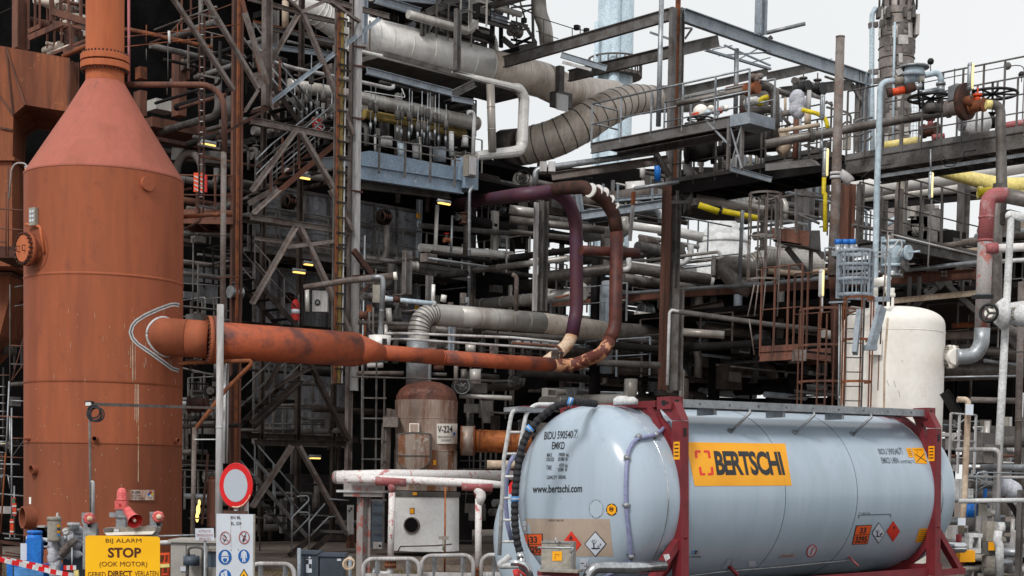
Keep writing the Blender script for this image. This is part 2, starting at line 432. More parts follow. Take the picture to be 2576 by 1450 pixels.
class Flat:
 def __init__(s,p,n):s.p=p;s.n=n.normalized()
 def hit(s,x,y):
  r=ray(x,y);q=CAMP+r*((s.p-CAMP).dot(s.n)/r.dot(s.n));n=s.n if s.n.dot(r)<0 else-s.n
  return q,n
def lay(mb,surf,v,f,quad,off=.004):
 "uv shapes (0..1) laid over the surface inside picture quad (top-left, top-right, bottom-right, bottom-left)"
 A,B,C_,D=quad;o=[];last=None
 for a,b in v:
  b=1-b
  x=(A[0]*(1-a)+B[0]*a)*(1-b)+(D[0]*(1-a)+C_[0]*a)*b;y=(A[1]*(1-a)+B[1]*a)*(1-b)+(D[1]*(1-a)+C_[1]*a)*b
  h=surf.hit(x,y)
  if h is None:
   mx_=sum(q[0]for q in quad)/4;my_=sum(q[1]for q in quad)/4
   for kk in range(1,30):
    h=surf.hit(x+(mx_-x)*kk/30,y+(my_-y)*kk/30)
    if h:break
  if h is None:return
  last=h;o.append(h[0]+h[1]*off)
 mb.add(o,f,True)
def rect(x0,y0,x1,y1):return[(x0,y0),(x1,y0),(x1,y1),(x0,y1)]
def text(mb,surf,txt,quad,off=.006,bold=0.0,nx=1,ny=1,spacing=1.0):
 v,f=text_polys(txt,bold,spacing)
 if not v:return
 if nx*ny>1:v,f=split_uv(v,f,nx,ny)
 lay(mb,surf,v,f,quad,off)
def patch(mb,surf,quad,off=.003,n=8):
 v=[(i/n,j/n)for j in range(n+1)for i in range(n+1)]
 f=[(j*(n+1)+i,j*(n+1)+i+1,(j+1)*(n+1)+i+1,(j+1)*(n+1)+i)for j in range(n)for i in range(n)]
 lay(mb,surf,v,f,quad,off)
def disc(mb,surf,cx,cy,rx,ry,off=.004,r0=0,n=32):
 v=[];f=[]
 for i in range(n):
  a=2*math.pi*i/n
  for k in(r0,1):v.append((.5+.5*k*math.cos(a),.5+.5*k*math.sin(a)))
 if r0>0:f=[(2*i,2*i+1,(2*i+3)%(2*n),(2*i+2)%(2*n))for i in range(n)]
 else:
  v=[(.5+.5*math.cos(2*math.pi*i/n),.5+.5*math.sin(2*math.pi*i/n))for i in range(n)];f=[tuple(range(n))]
 lay(mb,surf,v,f,rect(cx-rx,cy-ry,cx+rx,cy+ry),off)
def poly(mb,surf,pts_,off=.005):
 "polygon in picture coordinates"
 o=[]
 for x,y in pts_:
  h=surf.hit(x,y)
  if h is None:return
  o.append(h[0]+h[1]*off)
 mb.add(o,[tuple(range(len(o)))],False)
def line(mb,surf,pts_,w,off=.005,step=12):
 "ribbon in picture coordinates"
 q=[pts_[0]]
 for a,b in zip(pts_,pts_[1:]):
  n=max(1,int(math.hypot(b[0]-a[0],b[1]-a[1])/step))
  for k in range(1,n+1):q.append((a[0]+(b[0]-a[0])*k/n,a[1]+(b[1]-a[1])*k/n))
 vs=[]
 for i,p in enumerate(q):
  a=q[max(i-1,0)];b=q[min(i+1,len(q)-1)];dx,dy=b[0]-a[0],b[1]-a[1];l=math.hypot(dx,dy)or 1
  for s_ in(-1,1):
   h=surf.hit(p[0]-dy/l*w/2*s_,p[1]+dx/l*w/2*s_)
   if h is None:h=surf.hit(*p)
   if h is None:return
   vs.append(h[0]+h[1]*off)
 mb.add(vs,[(2*i,2*i+1,2*i+3,2*i+2)for i in range(len(q)-1)],True)
def pipe(label,p,w,mat_,d=40.0,fil=None,bands=0,name='pipe',cat='pipe',group=None,seg=12,gores=0,flanges=(),fmat=None,fseg=None,caps=True,ring_mat=None):
 "p picture points, w width in picture units (or list); bands: metres between cladding seams; flanges: indices of points that carry a flange"
 q=pts(p,d)
 ws=w if isinstance(w,(list,tuple))else[w]*len(q)
 rs=[sz(a,b)/2 for a,b in zip(ws,q)]
 r0=sum(rs)/len(rs)
 t=Thing(name,label,cat,group);b=t.part('pipe_body' if(flanges or ring_mat)else name,mat_)
 b.tube(q,rs,seg=seg,fil=(r0*3 if fil is None else fil),fseg=fseg or(gores or 6),smooth=not gores)
 path=list(b.path);js=list(b.joints)
 if gores:
  for j in js:
   c,tg,r=path[j];rb=t.part('rib',ring_mat)if ring_mat else b;rb.cyl(c-tg*r*.03,c+tg*r*.03,r*1.035,seg=seg)
 if bands:
  for(c0,t0,ra),(c1,t1,rb_)in zip(path,path[1:]):
   l=(c1-c0).length
   if l>bands*1.2:
    n=int(l/bands);dn=(c1-c0).normalized()
    for k in range(1,n+1):
     u=k/(n+1);c=c0+(c1-c0)*u;r=ra+(rb_-ra)*u
     (t.part('rib',ring_mat)if ring_mat else b).cyl(c-dn*.018,c+dn*.018,r*1.02+.004,seg=seg)
 for i in flanges:
  c=q[i];dn=(q[min(i+1,len(q)-1)]-q[max(i-1,0)]).normalized();r=rs[i]
  f=t.part('flange',fmat or mat_);hh=max(.02,r*.12)
  f.cyl(c-dn*hh*2.2,c-dn*hh*.15,r*1.55,seg=20);f.cyl(c+dn*hh*.15,c+dn*hh*2.2,r*1.55,seg=20)
  f.bolts(c,dn,r*1.32,10,r=r*.09,h=hh*6)
 if len(t.parts)==1:t.single=True
 t.path=path
 return t
def beam(mb,a,b,w,d=40.0,kind='i',up=None,ratio=.6):
 q=pts([a,b],d);h=(sz(w,q[0])+sz(w,q[1]))/2
 if kind=='i':mb.ibeam(q[0],q[1],h,h*ratio,up)
 elif kind=='l':mb.angle(q[0],q[1],h,up)
 elif kind=='b':mb.bar(q[0],q[1],h,h*ratio,up)
 elif kind=='t':mb.cyl(q[0],q[1],h/2,seg=8)
 return q
def column(mb,x0,y0,x1,y1,w,d=40.0,kind='i',ratio=.9):
 "vertical member: exact plumb through the mean picture position"
 a=P(x0,y0,d);b=P(x1,y1,d);c=(a+b)/2;a=V((c.x,c.y,a.z));b=V((c.x,c.y,b.z))
 h=(sz(w,a)+sz(w,b))/2
 if kind=='i':mb.ibeam(a,b,h,h*ratio,up=U_)
 elif kind=='t':mb.cyl(a,b,h/2,seg=14)
 else:mb.bar(a,b,h,h*ratio,up=U_)
 return a,b
def railing(t,q,h=1.05,r=.022,n=4,mat_='grey_steel',toe=True,mid=1,posts=True):
 "railing on thing t along world points q at deck level"
 up=V((0,0,1))
 hr=t.part('handrail',mat_);hr.tube([p+up*h for p in q],r,seg=6)
 for k in range(mid):
  mr=t.part('midrail',mat_);mr.tube([p+up*h*(k+1)/(mid+1)for p in q],r*.85,seg=6)
 if posts:
  L_=[0]
  for a,b in zip(q,q[1:]):L_.append(L_[-1]+(b-a).length)
  for i in range(n+1):
   s_=L_[-1]*i/n
   for k in range(len(q)-1):
    if s_<=L_[k+1]+1e-6:
     p=q[k]+(q[k+1]-q[k])*((s_-L_[k])/max(1e-6,L_[k+1]-L_[k]));break
   po=t.part('post',mat_);po.bar(p-up*.12,p+up*h,.055,.03)
 if toe:
  tb=t.part('toe_board',mat_)
  for a,b in zip(q,q[1:]):tb.bar(a+up*.07,b+up*.07,.13,.008)
def grating(mb,a,b,wv,th=.05,sp=.12):
 "open grating deck from a to b (centre line), width vector wv"
 n=max(2,int((b-a).length/sp))
 for k in range(n+1):
  c=a+(b-a)*k/n;mb.box(c,(b-a).normalized()*.012,wv/2,V((0,0,th/2)))
 for k in range(9):
  o=wv*(k/8-.5);mb.bar(a+o,b+o,th*.9,.012)
def walkway(label,a,b,w,mat_='grey_steel',deck_mat='dark',n=5,side=None,d=40.0,rails=(1,1),name='walkway',beam_h=.25,group=None,hgt=1.05,railmat=None):
 "a, b picture points of the front edge at deck level; w metres of width away from the camera"
 q=pts([a,b],d);dn=(q[1]-q[0]);dn.z=0
 z=(q[0].z+q[1].z)/2;q=[V((p.x,p.y,z))for p in q]
 dn.normalize();sd=V((-dn.y,dn.x,0))
 if sd.y<0:sd=-sd
 t=Thing(name,label,'walkway',group)
 g=t.part('deck',deck_mat);c=sd*(w/2)
 g.box((q[0]+q[1])/2+c-V((0,0,.03)),(q[1]-q[0])/2,sd*(w/2-.02),V((0,0,.02)))
 for o in(0,w):
  bm_=t.part('edge_beam',mat_);bm_.ibeam(q[0]+sd*o-V((0,0,beam_h/2)),q[1]+sd*o-V((0,0,beam_h/2)),beam_h,.09)
 cb=t.part('cross_beam',mat_)
 for k in range(n+1):
  p=q[0]+(q[1]-q[0])*(k/n*.98+.01)-V((0,0,beam_h/2+.02));cb.bar(p+sd*.06,p+sd*(w-.06),beam_h*.6,.06)
 if rails[0]:railing(t,q,h=hgt,n=n,mat_=railmat or mat_)
 if rails[1]:railing(t,[p+sd*w for p in q],h=hgt,n=n,mat_=railmat or mat_)
 t.q=q;t.sd=sd
 return t
def ladder(label,x0,y0,x1,y1,w,mat_='galv',d=40.0,rung=.28,cage=False,rung_mat=None,cmat=None,cage_from=0.0,name='ladder',facing=None,cr=.36,rung_r=.014):
 t=Thing(name,label,'ladder')
 a=P(x0,y0,d);b=P(x1,y1,d);c=(a+b)/2;a=V((c.x,c.y,a.z));b=V((c.x,c.y,b.z));ww=sz(w,c)
 f=(facing or V((0,-1,0))).normalized();sd=V((f.y,-f.x,0))
 for s_ in(-1,1):
  st=t.part('stile',mat_);st.bar(a+sd*ww/2*s_,b+sd*ww/2*s_,.05,.02)
 n=int((a.z-b.z)/rung)
 for k in range(1,n):
  z=b.z+(a.z-b.z)*k/n;p=V((c.x,c.y,z));rg=t.part('rung',rung_mat or mat_);rg.cyl(p-sd*ww/2,p+sd*ww/2,rung_r,seg=6)
 if cage:
  zb=b.z+(a.z-b.z)*cage_from;nh=max(2,int((a.z-zb)/.8))
  for k in range(nh+1):
   z=zb+(a.z-zb)*k/nh;h=t.part('hoop',cmat or mat_)
   arc=[V((c.x,c.y,z))+f*(cr*(1-math.cos(q)))*1.0+sd*math.sin(q)*cr*1.0 for q in[math.pi*2*j/16 for j in range(2,15)]]
   for p0,p1 in zip(arc,arc[1:]):h.bar(p0,p1,.05,.012)
  for j in(3,5,8,11,13):
   q=math.pi*2*j/16;p=V((c.x,c.y,0))+f*(cr*(1-math.cos(q))+.008)+sd*math.sin(q)*(cr+.008)
   v_=t.part('cage_bar',cmat or mat_);v_.bar(V((p.x,p.y,zb-.03)),V((p.x,p.y,a.z+.03)),.045,.01)
 return t
def valve(t,c,ax,r,mat_='dirty_grey',wheel=True,up=None,wmat='black',bonnet='dirty_grey'):
 ax=ax.normalized();up=up or V((0,0,1))
 b=t.part('valve_body',mat_)
 b.lathe(c-ax*r*1.9,[(0,r*1.7),(r*.4,r*1.7),(r*.42,r*1.1),(r*1.2,r*1.45),(r*2.6,r*1.45),(r*3.4,r*1.1),(r*3.42,r*1.7),(r*3.8,r*1.7)],seg=16,ax=ax)
 bo=t.part('bonnet',bonnet);bo.cyl(c+up*r*1.1,c+up*r*2.4,r*.8,r*.6,seg=12);bo.cyl(c+up*r*2.3,c+up*r*2.7,r*1.1,seg=12);bo.cyl(c+up*r*2.6,c+up*r*4.4,r*.16,seg=8)
 if wheel:
  w=t.part('handwheel',wmat);hc=c+up*r*4.0;w.ring(hc,up,r*1.7,r*.12,seg=20)
  x=up.cross(V((1,.3,.2))).normalized();y=up.cross(x)
  for k in range(3):
   a=k*math.pi/3;dd=x*math.cos(a)+y*math.sin(a);w.cyl(hc-dd*r*1.7,hc+dd*r*1.7,r*.09,seg=5)
def lamp(label,x,y,w,h,d=40.0,ax=None,glow='lamp_glow',body='galv',drop=None,vertical=False):
 t=Thing('industrial_lamp',label,'lamp');c=P(x,y,d);wl=sz(w,c)/2;hh=sz(h,c)/2
 if vertical:wl,hh=hh,wl
 ax=ax or U_
 if vertical:ax=V((0,0,1))
 n_=V((0,-1,0))if vertical else V((0,0,-1))
 sd=ax.cross(n_).normalized()
 hs=t.part('housing',body);ks=(-1,-.93,.93,1);c1=c-n_*hh*.3 if not vertical else c-sd*hh*.35
 hs.tube([c1+ax*wl*k for k in ks],[hh*.5,hh*.85,hh*.85,hh*.5],seg=14)
 g=t.part('diffuser',glow);c2=c+n_*hh*.25 if not vertical else c+sd*hh*.25-V((0,hh*.2,0));g.tube([c2+ax*wl*.94*k for k in ks],[hh*.4,hh*.66,hh*.66,hh*.4],seg=14)
 for k in(-.8,.8):hs.cyl(c1+ax*wl*(k-.03),c1+ax*wl*(k+.03),hh*.95,seg=14)
 if drop:
  a=t.part('bracket',body);a.tube([P(p[0],p[1],d)for p in drop],.02,seg=6,fil=.15)
 return t
def sized_box(name,label,cat,x0,y0,x1,y1,dep,mat_,d=40.0,dirx=None,t=None,part=None,bevel=True):
 "upright box whose front face fills the picture rectangle; dep metres deep; dirx = horizontal direction of the front face"
 a=P(x0,y0,d);b=P(x1,y1,d);dx=dirx or(d.d if isinstance(d,PL)else V((1,0,0)))
 c=(a+b)/2;wid=abs((P(x1,(y0+y1)/2,d)-P(x0,(y0+y1)/2,d)).dot(dx));hgt=abs(a.z-b.z)
 n_=V((-dx.y,dx.x,0))
 if n_.y<0:n_=-n_
 mb=t.part(part or name,mat_)if t else one(name,label,cat,mat_)
 mb.box(c+n_*dep/2,dx*wid/2,n_*dep/2,V((0,0,hgt/2)))
 mb.front=Flat(c,-n_);mb.c=c;mb.dx=dx;mb.w=wid;mb.h=hgt
 return mb
T()
TW=PL(610,42,U_)
TWB=TW.off(2.2)
FUR=PL(620,49,U_)
BLU=PL(905,46,U_)
DUC=PL(920,49.5,U_)
ORP=PL(527,36.2,U_)
Z=V((0,0,1))
g=one('ground',None,None,'ground',kind='structure');g.v=[V(q)for q in[(-1500,-60,0),(1500,-60,0),(1500,3000,0),(-1500,3000,0)]];g.f=[(0,1,2,3)];g.sm=[False]
g=one('road',None,None,'asphalt',kind='structure');g.v=[V(q)for q in[(-60,6,.004),(60,6,.004),(60,31,.004),(-60,31,.004)]];g.f=[(0,1,2,3)];g.sm=[False]
g=one('path',None,None,'concrete',kind='structure');g.v=[V(q)for q in[(-30,42,.008),(30,42,.008),(30,62,.008),(-30,62,.008)]];g.f=[(0,1,2,3)];g.sm=[False]
g=one('grass_verge','dry grass strip beside the kerb behind the guard rails','grass','grassy',kind='stuff')
for i in range(9000):
 x=RND.uniform(-14,-2);y=RND.uniform(32,41.5);h=RND.uniform(.03,.09);a=RND.uniform(0,6.3);dx,dy=math.cos(a)*.015,math.sin(a)*.015
 g.add([V((x-dx,y-dy,0)),V((x+dx,y+dy,0)),V((x+RND.uniform(-.04,.04),y+RND.uniform(-.04,.04),h))],[(0,1,2)])
g=one('kerb',None,None,'concrete',kind='structure');g.box(V((-8,41.8,.07)),V((14,0,0)),V((0,.1,0)),V((0,0,.07)))
Y0=37.0
cc=P(262,900,Y0);CX=cc.x
def vz(y):return P(262,y,Y0).z
T()
t=Thing('process_vessel','tall rust orange steel vessel with conical top, white chevron weld marks and bolted manhole','vessel')
px=Y0/FPX
Rb=192.5*px;Rn=46.5*px
c0=V((CX,Y0,0))
zc=vz(455);zn=vz(208)
body=t.part('shell','orange')
z1,z2,z3=vz(716),vz(968),vz(1118)
body.lathe(c0,[(z2,Rb),(z1,Rb),(z1+.01,Rb+.012),(z1+.05,Rb+.012),(z1+.06,Rb),(zc,Rb)],seg=96,cap=False)
low=t.part('lower_shell','orange');low.lathe(c0,[(z3,Rb),(z2-.05,Rb),(z2-.045,Rb+.01),(z2,Rb+.01)],seg=96,cap=False)
low=t.part('skirt','orange_mid');low.lathe(c0,[(0,Rb),(z3-.03,Rb),(z3-.025,Rb+.008),(z3,Rb+.008)],seg=96,cap=False)
cone=t.part('cone','cone_pink');cone.lathe(c0,[(zc,Rb+.01),(zc+.04,Rb+.01),(vz(290),(192-82)*px*.86),(zn,Rn*1.02)],seg=96,cap=False)
zm=(zc+zn)/2
st=t.part('stack','orange_light');st.lathe(c0,[(zn,Rn),(vz(-60),Rn)],seg=48)
fl=t.part('flange','orange_light')
za,zb,zf=vz(178),vz(160),vz(143)
fl.lathe(c0,[(za,Rn),(za,Rn*1.27),(zb-.02,Rn*1.27),(zb-.02,Rn*1.0)],seg=48,cap=False)
fl.lathe(c0,[(zb+.02,Rn),(zb+.02,Rn*1.27),(zf,Rn*1.27),(zf,Rn*1.0)],seg=48,cap=False)
bt=fl.sub('bolts','rust_dark')
bt.bolts(c0+Z*(za+zf)/2,Z,Rn*1.17,36,r=.022,h=(zf-za)+.12)
T(0,1)
ax=V((-.70,-.714,0));fc=P(190,430,35.5)
mh=t.part('manhole_nozzle','orange');mh.cyl(fc-ax*1.2,fc,.29,seg=28)
mf=t.part('manhole_flange','orange');mf.cyl(fc-ax*.09,fc+ax*.0,.385,seg=32);mb=mf.sub('bolts','rust_dark');mb.bolts(fc,ax,.345,20,r=.024,h=.2)
mc=t.part('manhole_cover','orange_light');mc.cyl(fc+ax*.01,fc+ax*.07,.30,seg=28)
for s_ in(-1,1):
 hd=mc.sub('handle','rust_dark');sdv=V((ax.y,-ax.x,0));q=fc+ax*.07+sdv*.13*s_
 hd.tube([q-Z*.06,q-Z*.06+ax*.07,q+Z*.06+ax*.07,q+Z*.06],.012,seg=6)
dv=t.part('davit','orange_light');dv.tube([P(195,245,Y0-1.3),P(305,262,Y0-1.5),P(330,460,Y0-1.6)],.035,seg=8,fil=.12)
SV=Surf([body,low]);SVB=Surf([body,t.parts[1],t.parts[2]])
pad=t.part('reinforcing_pad','orange');
v_=c0+V((-.888,-.46,0))*Rb
pc=P(300,430,Y0-.9)
disc(pad,SVB,275,430,90,165,off=.012)
bp=t.part('name_plate','filter_grey');q=SVB.hit(270,190);bp.box(q[0]+q[1]*.06,V((.09,-.06,0)),q[1]*.04,Z*.2)
for i in range(3):
 for j in range(2):
  k=bp.sub('tag','sign_white');k.box(q[0]+q[1]*.108+V((.83,-.55,0))*(j-.5)*.08+Z*(.11-i*.1),V((.025,-.017,0)),q[1]*.003,Z*.03)
T(0,0);cp=t.part('nozzle_cap','orange');q=SVB.hit(1108,1390);cp.cyl(q[0]-q[1]*.1,q[0]+q[1]*.08,.165,seg=24)
T(0,1)
for k,(w,c_,off)in enumerate([(44,'cream_pipe',.006),(26,'white',.008),(9,'cabinet',.010)]):
 m_=t.part('weld_mark',['redwhite','white','dirty_grey'][k])
 line(m_,SVB,[(1352,858),(1325,850),(1290,852),(1200,885),(1100,930),(1030,975),(1000,1010),(985,1060),(1000,1105),(1040,1150),(1150,1225),(1300,1335),(1350,1350)],w if k else 30,off)
for k,(w,off)in enumerate([]):
 m_=t.part('weld_mark',['white','dirty_grey'][k])
 line(m_,SVB,[(1350,962),(1290,972),(1200,1010),(1105,1070),(1180,1130),(1260,1200),(1350,1250)],w,off)
for(x,y,l,w)in[(1000,1130,300,9),(1020,1160,260,5),(985,1160,170,4),(1100,1250,60,4),(1160,980,20,3)]:
 m_=t.part('paint_run','beige');line(m_,SVB,[(x,y),(x+2,y+l)],w,.004)
T(0,2)
for(x,y,l,w)in[(1045,0,740,5),(1035,0,300,5),(1020,0,270,4)]:
 m_=t.part('paint_run','cream_pipe');line(m_,SVB,[(x,y),(x-2,y+l)],w,.004)
def noz(x,y,r,L_,dx,inner='soot',mt='orange_low'):
 q=SVB.hit(x,y)
 if q is None:return
 a=V(dx).normalized();n_=t.part('nozzle',mt);n_.lathe(q[0]-a*.1,[(0,r),(L_+.1,r),(L_+.1,r*.86),(.06,r*.86)],seg=24,ax=a,cap=False)
 i_=n_.sub('bore',inner);i_.cyl(q[0]-a*.02,q[0]+a*.02,r*.84,seg=20)
noz(722,415,.06,.1,(-.05,-1,0));noz(268,650,.12,.12,(-.7,-.7,0));noz(240,1010,.26,.22,(-.85,-.6,0));noz(225,410,.055,.12,(-1,-.2,0));noz(1325,430,.06,.1,(.8,-.6,0),'orange_low');noz(700,480,.01,.01,(0,-1,0))
sg=t.part('sign_plate','old_sign');patch(sg,SVB,rect(958,800,1160,878),.03)
k=sg.sub('lettering','ink')
text(k,SVB,'V-204',rect(990,806,1050,830),.036,.02);text(k,SVB,'CONDENS',rect(985,836,1055,850),.036);text(k,SVB,'STATION',rect(992,855,1082,872),.036)
for dx_,dy_,m_ in((0,-13,'red'),(0,13,'sign_white'),(-13,0,'blue'),(13,0,'yellow_str')):
 k=sg.sub('hazard_diamond',m_);X,Y_=1130+dx_,833+dy_;poly(k,SVB,[(X,Y_-12),(X+12,Y_),(X,Y_+12),(X-12,Y_)],.036)
pl=t.part('small_plate','cream');patch(pl,SVB,rect(222,855,238,908),.01,2)
sc=t.part('scratches','beige')
for i in range(60):
 x=RND.uniform(230,1340);y=RND.uniform(20,900);line(sc,SVB,[(x,y),(x+RND.uniform(-6,6),y+RND.uniform(4,22))],RND.uniform(1.5,4),.004)
T(0,1)
for i in range(46):
 x=RND.uniform(380,1340);y=RND.uniform(880,1420);line(sc,SVB,[(x,y),(x+RND.uniform(-4,4),y+RND.uniform(4,40))],RND.uniform(1.5,3),.004)
o=Thing('outlet_pipe','long orange rusty pipe leaving the vessel and narrowing through a cone','pipe')
T(0,1)
B0=P(1500,1112,36.17);A0=V((CX,36.17,B0.z+.12))
nz_=t.part('outlet_nozzle','orange');nz_.cyl(A0,B0-(B0-A0).normalized()*.25,.438,seg=40)
B1=P(1640,1130,ORP);dU=(P(1900,1140,ORP)-B1).normalized()
ww=t.part('weld_ring','white')
ad=(B0-A0).normalized();sd_=ad.cross(Z).normalized();u2=sd_.cross(ad).normalized();pr_=[]
for i in range(49):
 a_=i*math.pi/24;o_=A0+sd_*.445*math.cos(a_)+u2*.445*math.sin(a_);o2=V((o_.x-CX,o_.y-Y0,0));dh=V((ad.x,ad.y,0));bb=o2.dot(dh)/dh.length_squared;kk=-bb+math.sqrt(max(0,bb*bb-(o2.length_squared-Rb*Rb)/dh.length_squared));pr_.append(o_+ad*kk)
ww.tube(pr_,.03,seg=6)
nz_.tube([B0-(B0-A0).normalized()*.27,B0-(B0-A0).normalized()*.05,P(1575,1120,36.2)],.438,seg=40,fil=.1)
fax=V((.93,.35,0))
f1=P(1580,1118,36.22)
vf=t.part('outlet_flange','orange');vf.cyl(f1-fax*.05,f1+fax*.045,.553,seg=40)
of=o.part('flange','orange_pipe');of.cyl(f1+fax*.06,f1+fax*.15,.553,seg=40);ob=of.sub('bolts','rust_dark');ob.bolts(f1+fax*.05,fax,.53,30,r=.022,h=.3)
b=o.part('pipe_body','orange_pipe')
T(1,1)
Q=[f1+fax*.12,P(740,1190,ORP)]
b.tube(Q,[.43,.43],seg=40)
Q2=[P(740,1190,ORP),P(950,1213,ORP)];b2=o.part('reducer','orange_pipe');b2.tube([Q2[0],Q2[1]],[.43,sz(110,Q2[1])/2*1.06],seg=40)
Q3=[P(950,1213,ORP),P(1395,1250,ORP)]
r3=sz(118,Q3[1])/2;b3=o.part('narrow_section','orange_pipe');b3.tube([Q3[0],Q3[1]],[sz(110,Q3[0])/2*1.06,r3],seg=32)
wj=Q3[1];wd=(Q3[1]-Q3[0]).normalized();b3.cyl(wj-wd*.03,wj+wd*.03,r3*1.03,seg=32)
T(2,1)
Q4=[Q3[1],P(0,1288,ORP),P(300,1305,ORP)];b3.tube(Q4,r3*.97,seg=32)
EP=P(460,1315,ORP)
mp_=Thing('riser_pipe','brown riser pipe with peeling cream paint on its lower bend','pipe')
UPL=PL(1588,EP.y,U_)
pr=[P(300,1305,ORP),EP,P(690,1215,UPL),P(780,1020,UPL),P(790,300,UPL),P(770,170,UPL)]
r_=sz(98,EP)/2
a_=mp_.part('peeling_bend','peel');a_.tube([pr[0],pr[1],pr[2],(pr[2]+pr[3])/2],r_,seg=28,fil=1.3,fseg=12)
pe=a_.path[-1][0]
a_=mp_.part('riser','maroon_pipe');a_.tube([pe,pr[3],pr[4]],r_,seg=28,fil=1.2,fseg=10)
sec=[pr[4],P(770,170,UPL),P(700,60,UPL),P(610,0,UPL),P(540,-35,UPL.off(.3)),P(380,-28,UPL.off(1.1)),P(120,20,UPL.off(2.8)),P(-60,50,UPL.off(4.5))]
a_=mp_.part('top_bend','rust_dark');a_.tube(sec,r_*1.0,seg=28,fil=.4,fseg=5)
rg=mp_.part('clamp_bands','clad_light')
for(x,y,dx_,dy_)in[(595,-10,1,.45),(690,20,.9,.6),(730,70,.7,.9),(762,120,.5,1),(645,0,1,.5)]:
 c=P(x,y,UPL);d_=(P(x+dx_*20,y+dy_*20,UPL)-c).normalized();rg.cyl(c-d_*.03,c+d_*.03,r_*1.08,seg=28)
pp_=Thing('riser_pipe','purple brown riser pipe curving over with a bare cream lower bend','pipe')
T(2,1)
VPL=PL(1441,EP.y+.5,U_)
pq=[P(-420,95,53),P(-200,60,50),P(60,22,VPL.off(.3)),P(370,-10,VPL),P(485,190,VPL),P(487,900,VPL),P(452,1085,VPL)]
a_=pp_.part('riser','purple');a_.tube(pq,sz(104,pq[3])/2,seg=28,fil=1.3,fseg=12)
a_=pp_.part('bare_bend','cream_pipe');a_.tube([pq[-1],P(420,1150,VPL),P(330,1235,VPL),P(240,1300,VPL)],[sz(96,pq[3])/2]*4,seg=28,fil=.8,fseg=6)
pipe('dark maroon cross pipe joining the two riser pipes',[(520,440),(945,460)],72,'maroon_pipe',UPL.off(.25),flanges=())
T(0,0)
t=Thing('flue_duct','big rusty brown square duct turning downward left of the vessel','duct')
D1=43.0
outl=[P(x,y,D1)for x,y in[(-260,300),(45,355),(520,440),(520,845),(190,793),(100,868),(95,1185),(-260,1185)]]
t.part('duct_body','duct_brown').prism(outl,V((-.6,3,0)))
for a,b_ in[((45,355),(190,793)),((45,355),(100,868)),((-60,640),(100,868)),((520,440),(520,845)),((0,965),(95,985))]:
 q=[P(a[0],a[1],D1-.03),P(b_[0],b_[1],D1-.03)];t.part('stiffener','brown_steel').bar(q[0],q[1],.05,.04)
fl=t.part('flange','duct_brown');fl.prism([P(x,y,D1-.12)for x,y in[(-260,1185),(108,1185),(108,1212),(-260,1212)]],V((0,2,0)))
lo_=t.part('lower_duct','duct_brown');T(0,1);lo_.prism([P(x,y,D1)for x,y in[(-260,-230),(92,-230),(92,560),(-260,560)]],V((0,2.5,0)))
t=Thing('hopper','rusty brown tapering hopper hanging at the left edge','hopper');t.part('hopper_body','duct_brown').prism([P(x,y,44)for x,y in[(-300,620),(82,620),(78,770),(0,1080),(-300,1400)]],V((0,2,0)));t.part('rim','brown_steel').prism([P(x,y,43.9)for x,y in[(-300,606),(88,606),(88,630),(-300,630)]],V((0,2.2,0)))
T(0,0)
t=Thing('steel_gantry','red brown steel frame of columns and beams behind the flue duct','steel frame')
m_=t.part('column','brown_steel');column(m_,158,-60,158,372,100,45.5)
m_=t.part('column','brown_steel');column(m_,560,470,560,1450,55,47)
for a,b_,w in[((215,290),(470,178),40),((380,160),(662,222),22),((390,0),(392,165),34),((265,-20),(265,240),16),((300,-20),(300,200),14),((395,90),(660,170),50),((610,-10),(610,180),22),((215,240),(300,200),30),((540,195),(540,380),30),((480,405),(660,345),36),((390,410),(660,300),20)]:
 m_=t.part('beam','brown_steel');beam(m_,a,b_,w,45.2,'b')
pipe('silver cladded elbow pipe high in the left corner',[(340,20),(430,60),(470,60)],60,'clad_rust',46.5,seg=14)
pipe('insulated pipe group member with tapered end high on the left',[(520,-30),(515,90)],46,'clad_rust',46.6)
pipe('short galvanised pipe hanging behind the upper left beam',[(575,-30),(580,80)],40,'clad',46.7)
pipe('rusty brown pipe passing behind the orange stack',[(470,430),(660,345),(800,262),(960,222),(1110,252),(1250,285),(1605,362)],32,'rust',44,fil=.5)
pipe('thin red standpipe right of the orange stack',[(972,-30),(975,620)],21,'red_fade',41.5,flanges=())
pipe('dark brown beam pipe slanting under the top left deck',[(1130,330),(1260,280),(1370,160)],18,'rust_dark',44.5)
t=Thing('handrail','thin red brown handrails right of the stack with a white cable tie','handrail')
for a,b_ in[((945,280),(1430,230)),((945,355),(1700,272)),((1430,230),(1810,185))]:
 beam(t.part('rail','rust'),a,b_,9,42,'t')
for x in(1105,1340,1500):beam(t.part('post','rust'),(x,190),(x,330),8,42,'t')
pipe('white bottle shaped cable end tied to the red handrail',[(1276,235),(1280,330)],20,'white',41.9)
for i,(x,y0,y1)in enumerate([(1268,330,600),(1262,640,720),(1105,370,460)]):pipe('thin hanging chain in the dark bay right of the cone',[(x,y0),(x,y1)],6,'dirty_grey',42,group='hanging chains beside the cone',name='chain',cat='chain')
pipe('brown to grey vent pipe leaving the vessel neck and dropping beside the ladder',[(930,641),(1690,641),(1697,1150)],45,'brown_steel',37.2,fil=.55,name='vent_pipe')
t=pipe('grey lower run of the vent pipe with pipe clamps',[(1690,1150),(1680,2400)],44,'tower_steel',37.2,bands=2.2,name='vent_pipe')
T(0,1)
pipe('white painted wide standpipe with peeling rust in front of the orange pipe',[(1665,850),(1650,2700)],55,'offwhite_col',34.0,name='standpipe',bands=3)
pipe('brown clamp pipe reaching from the tower to the vent pipe',[(1370,190),(1560,175),(1750,165)],30,'rust',37.6)
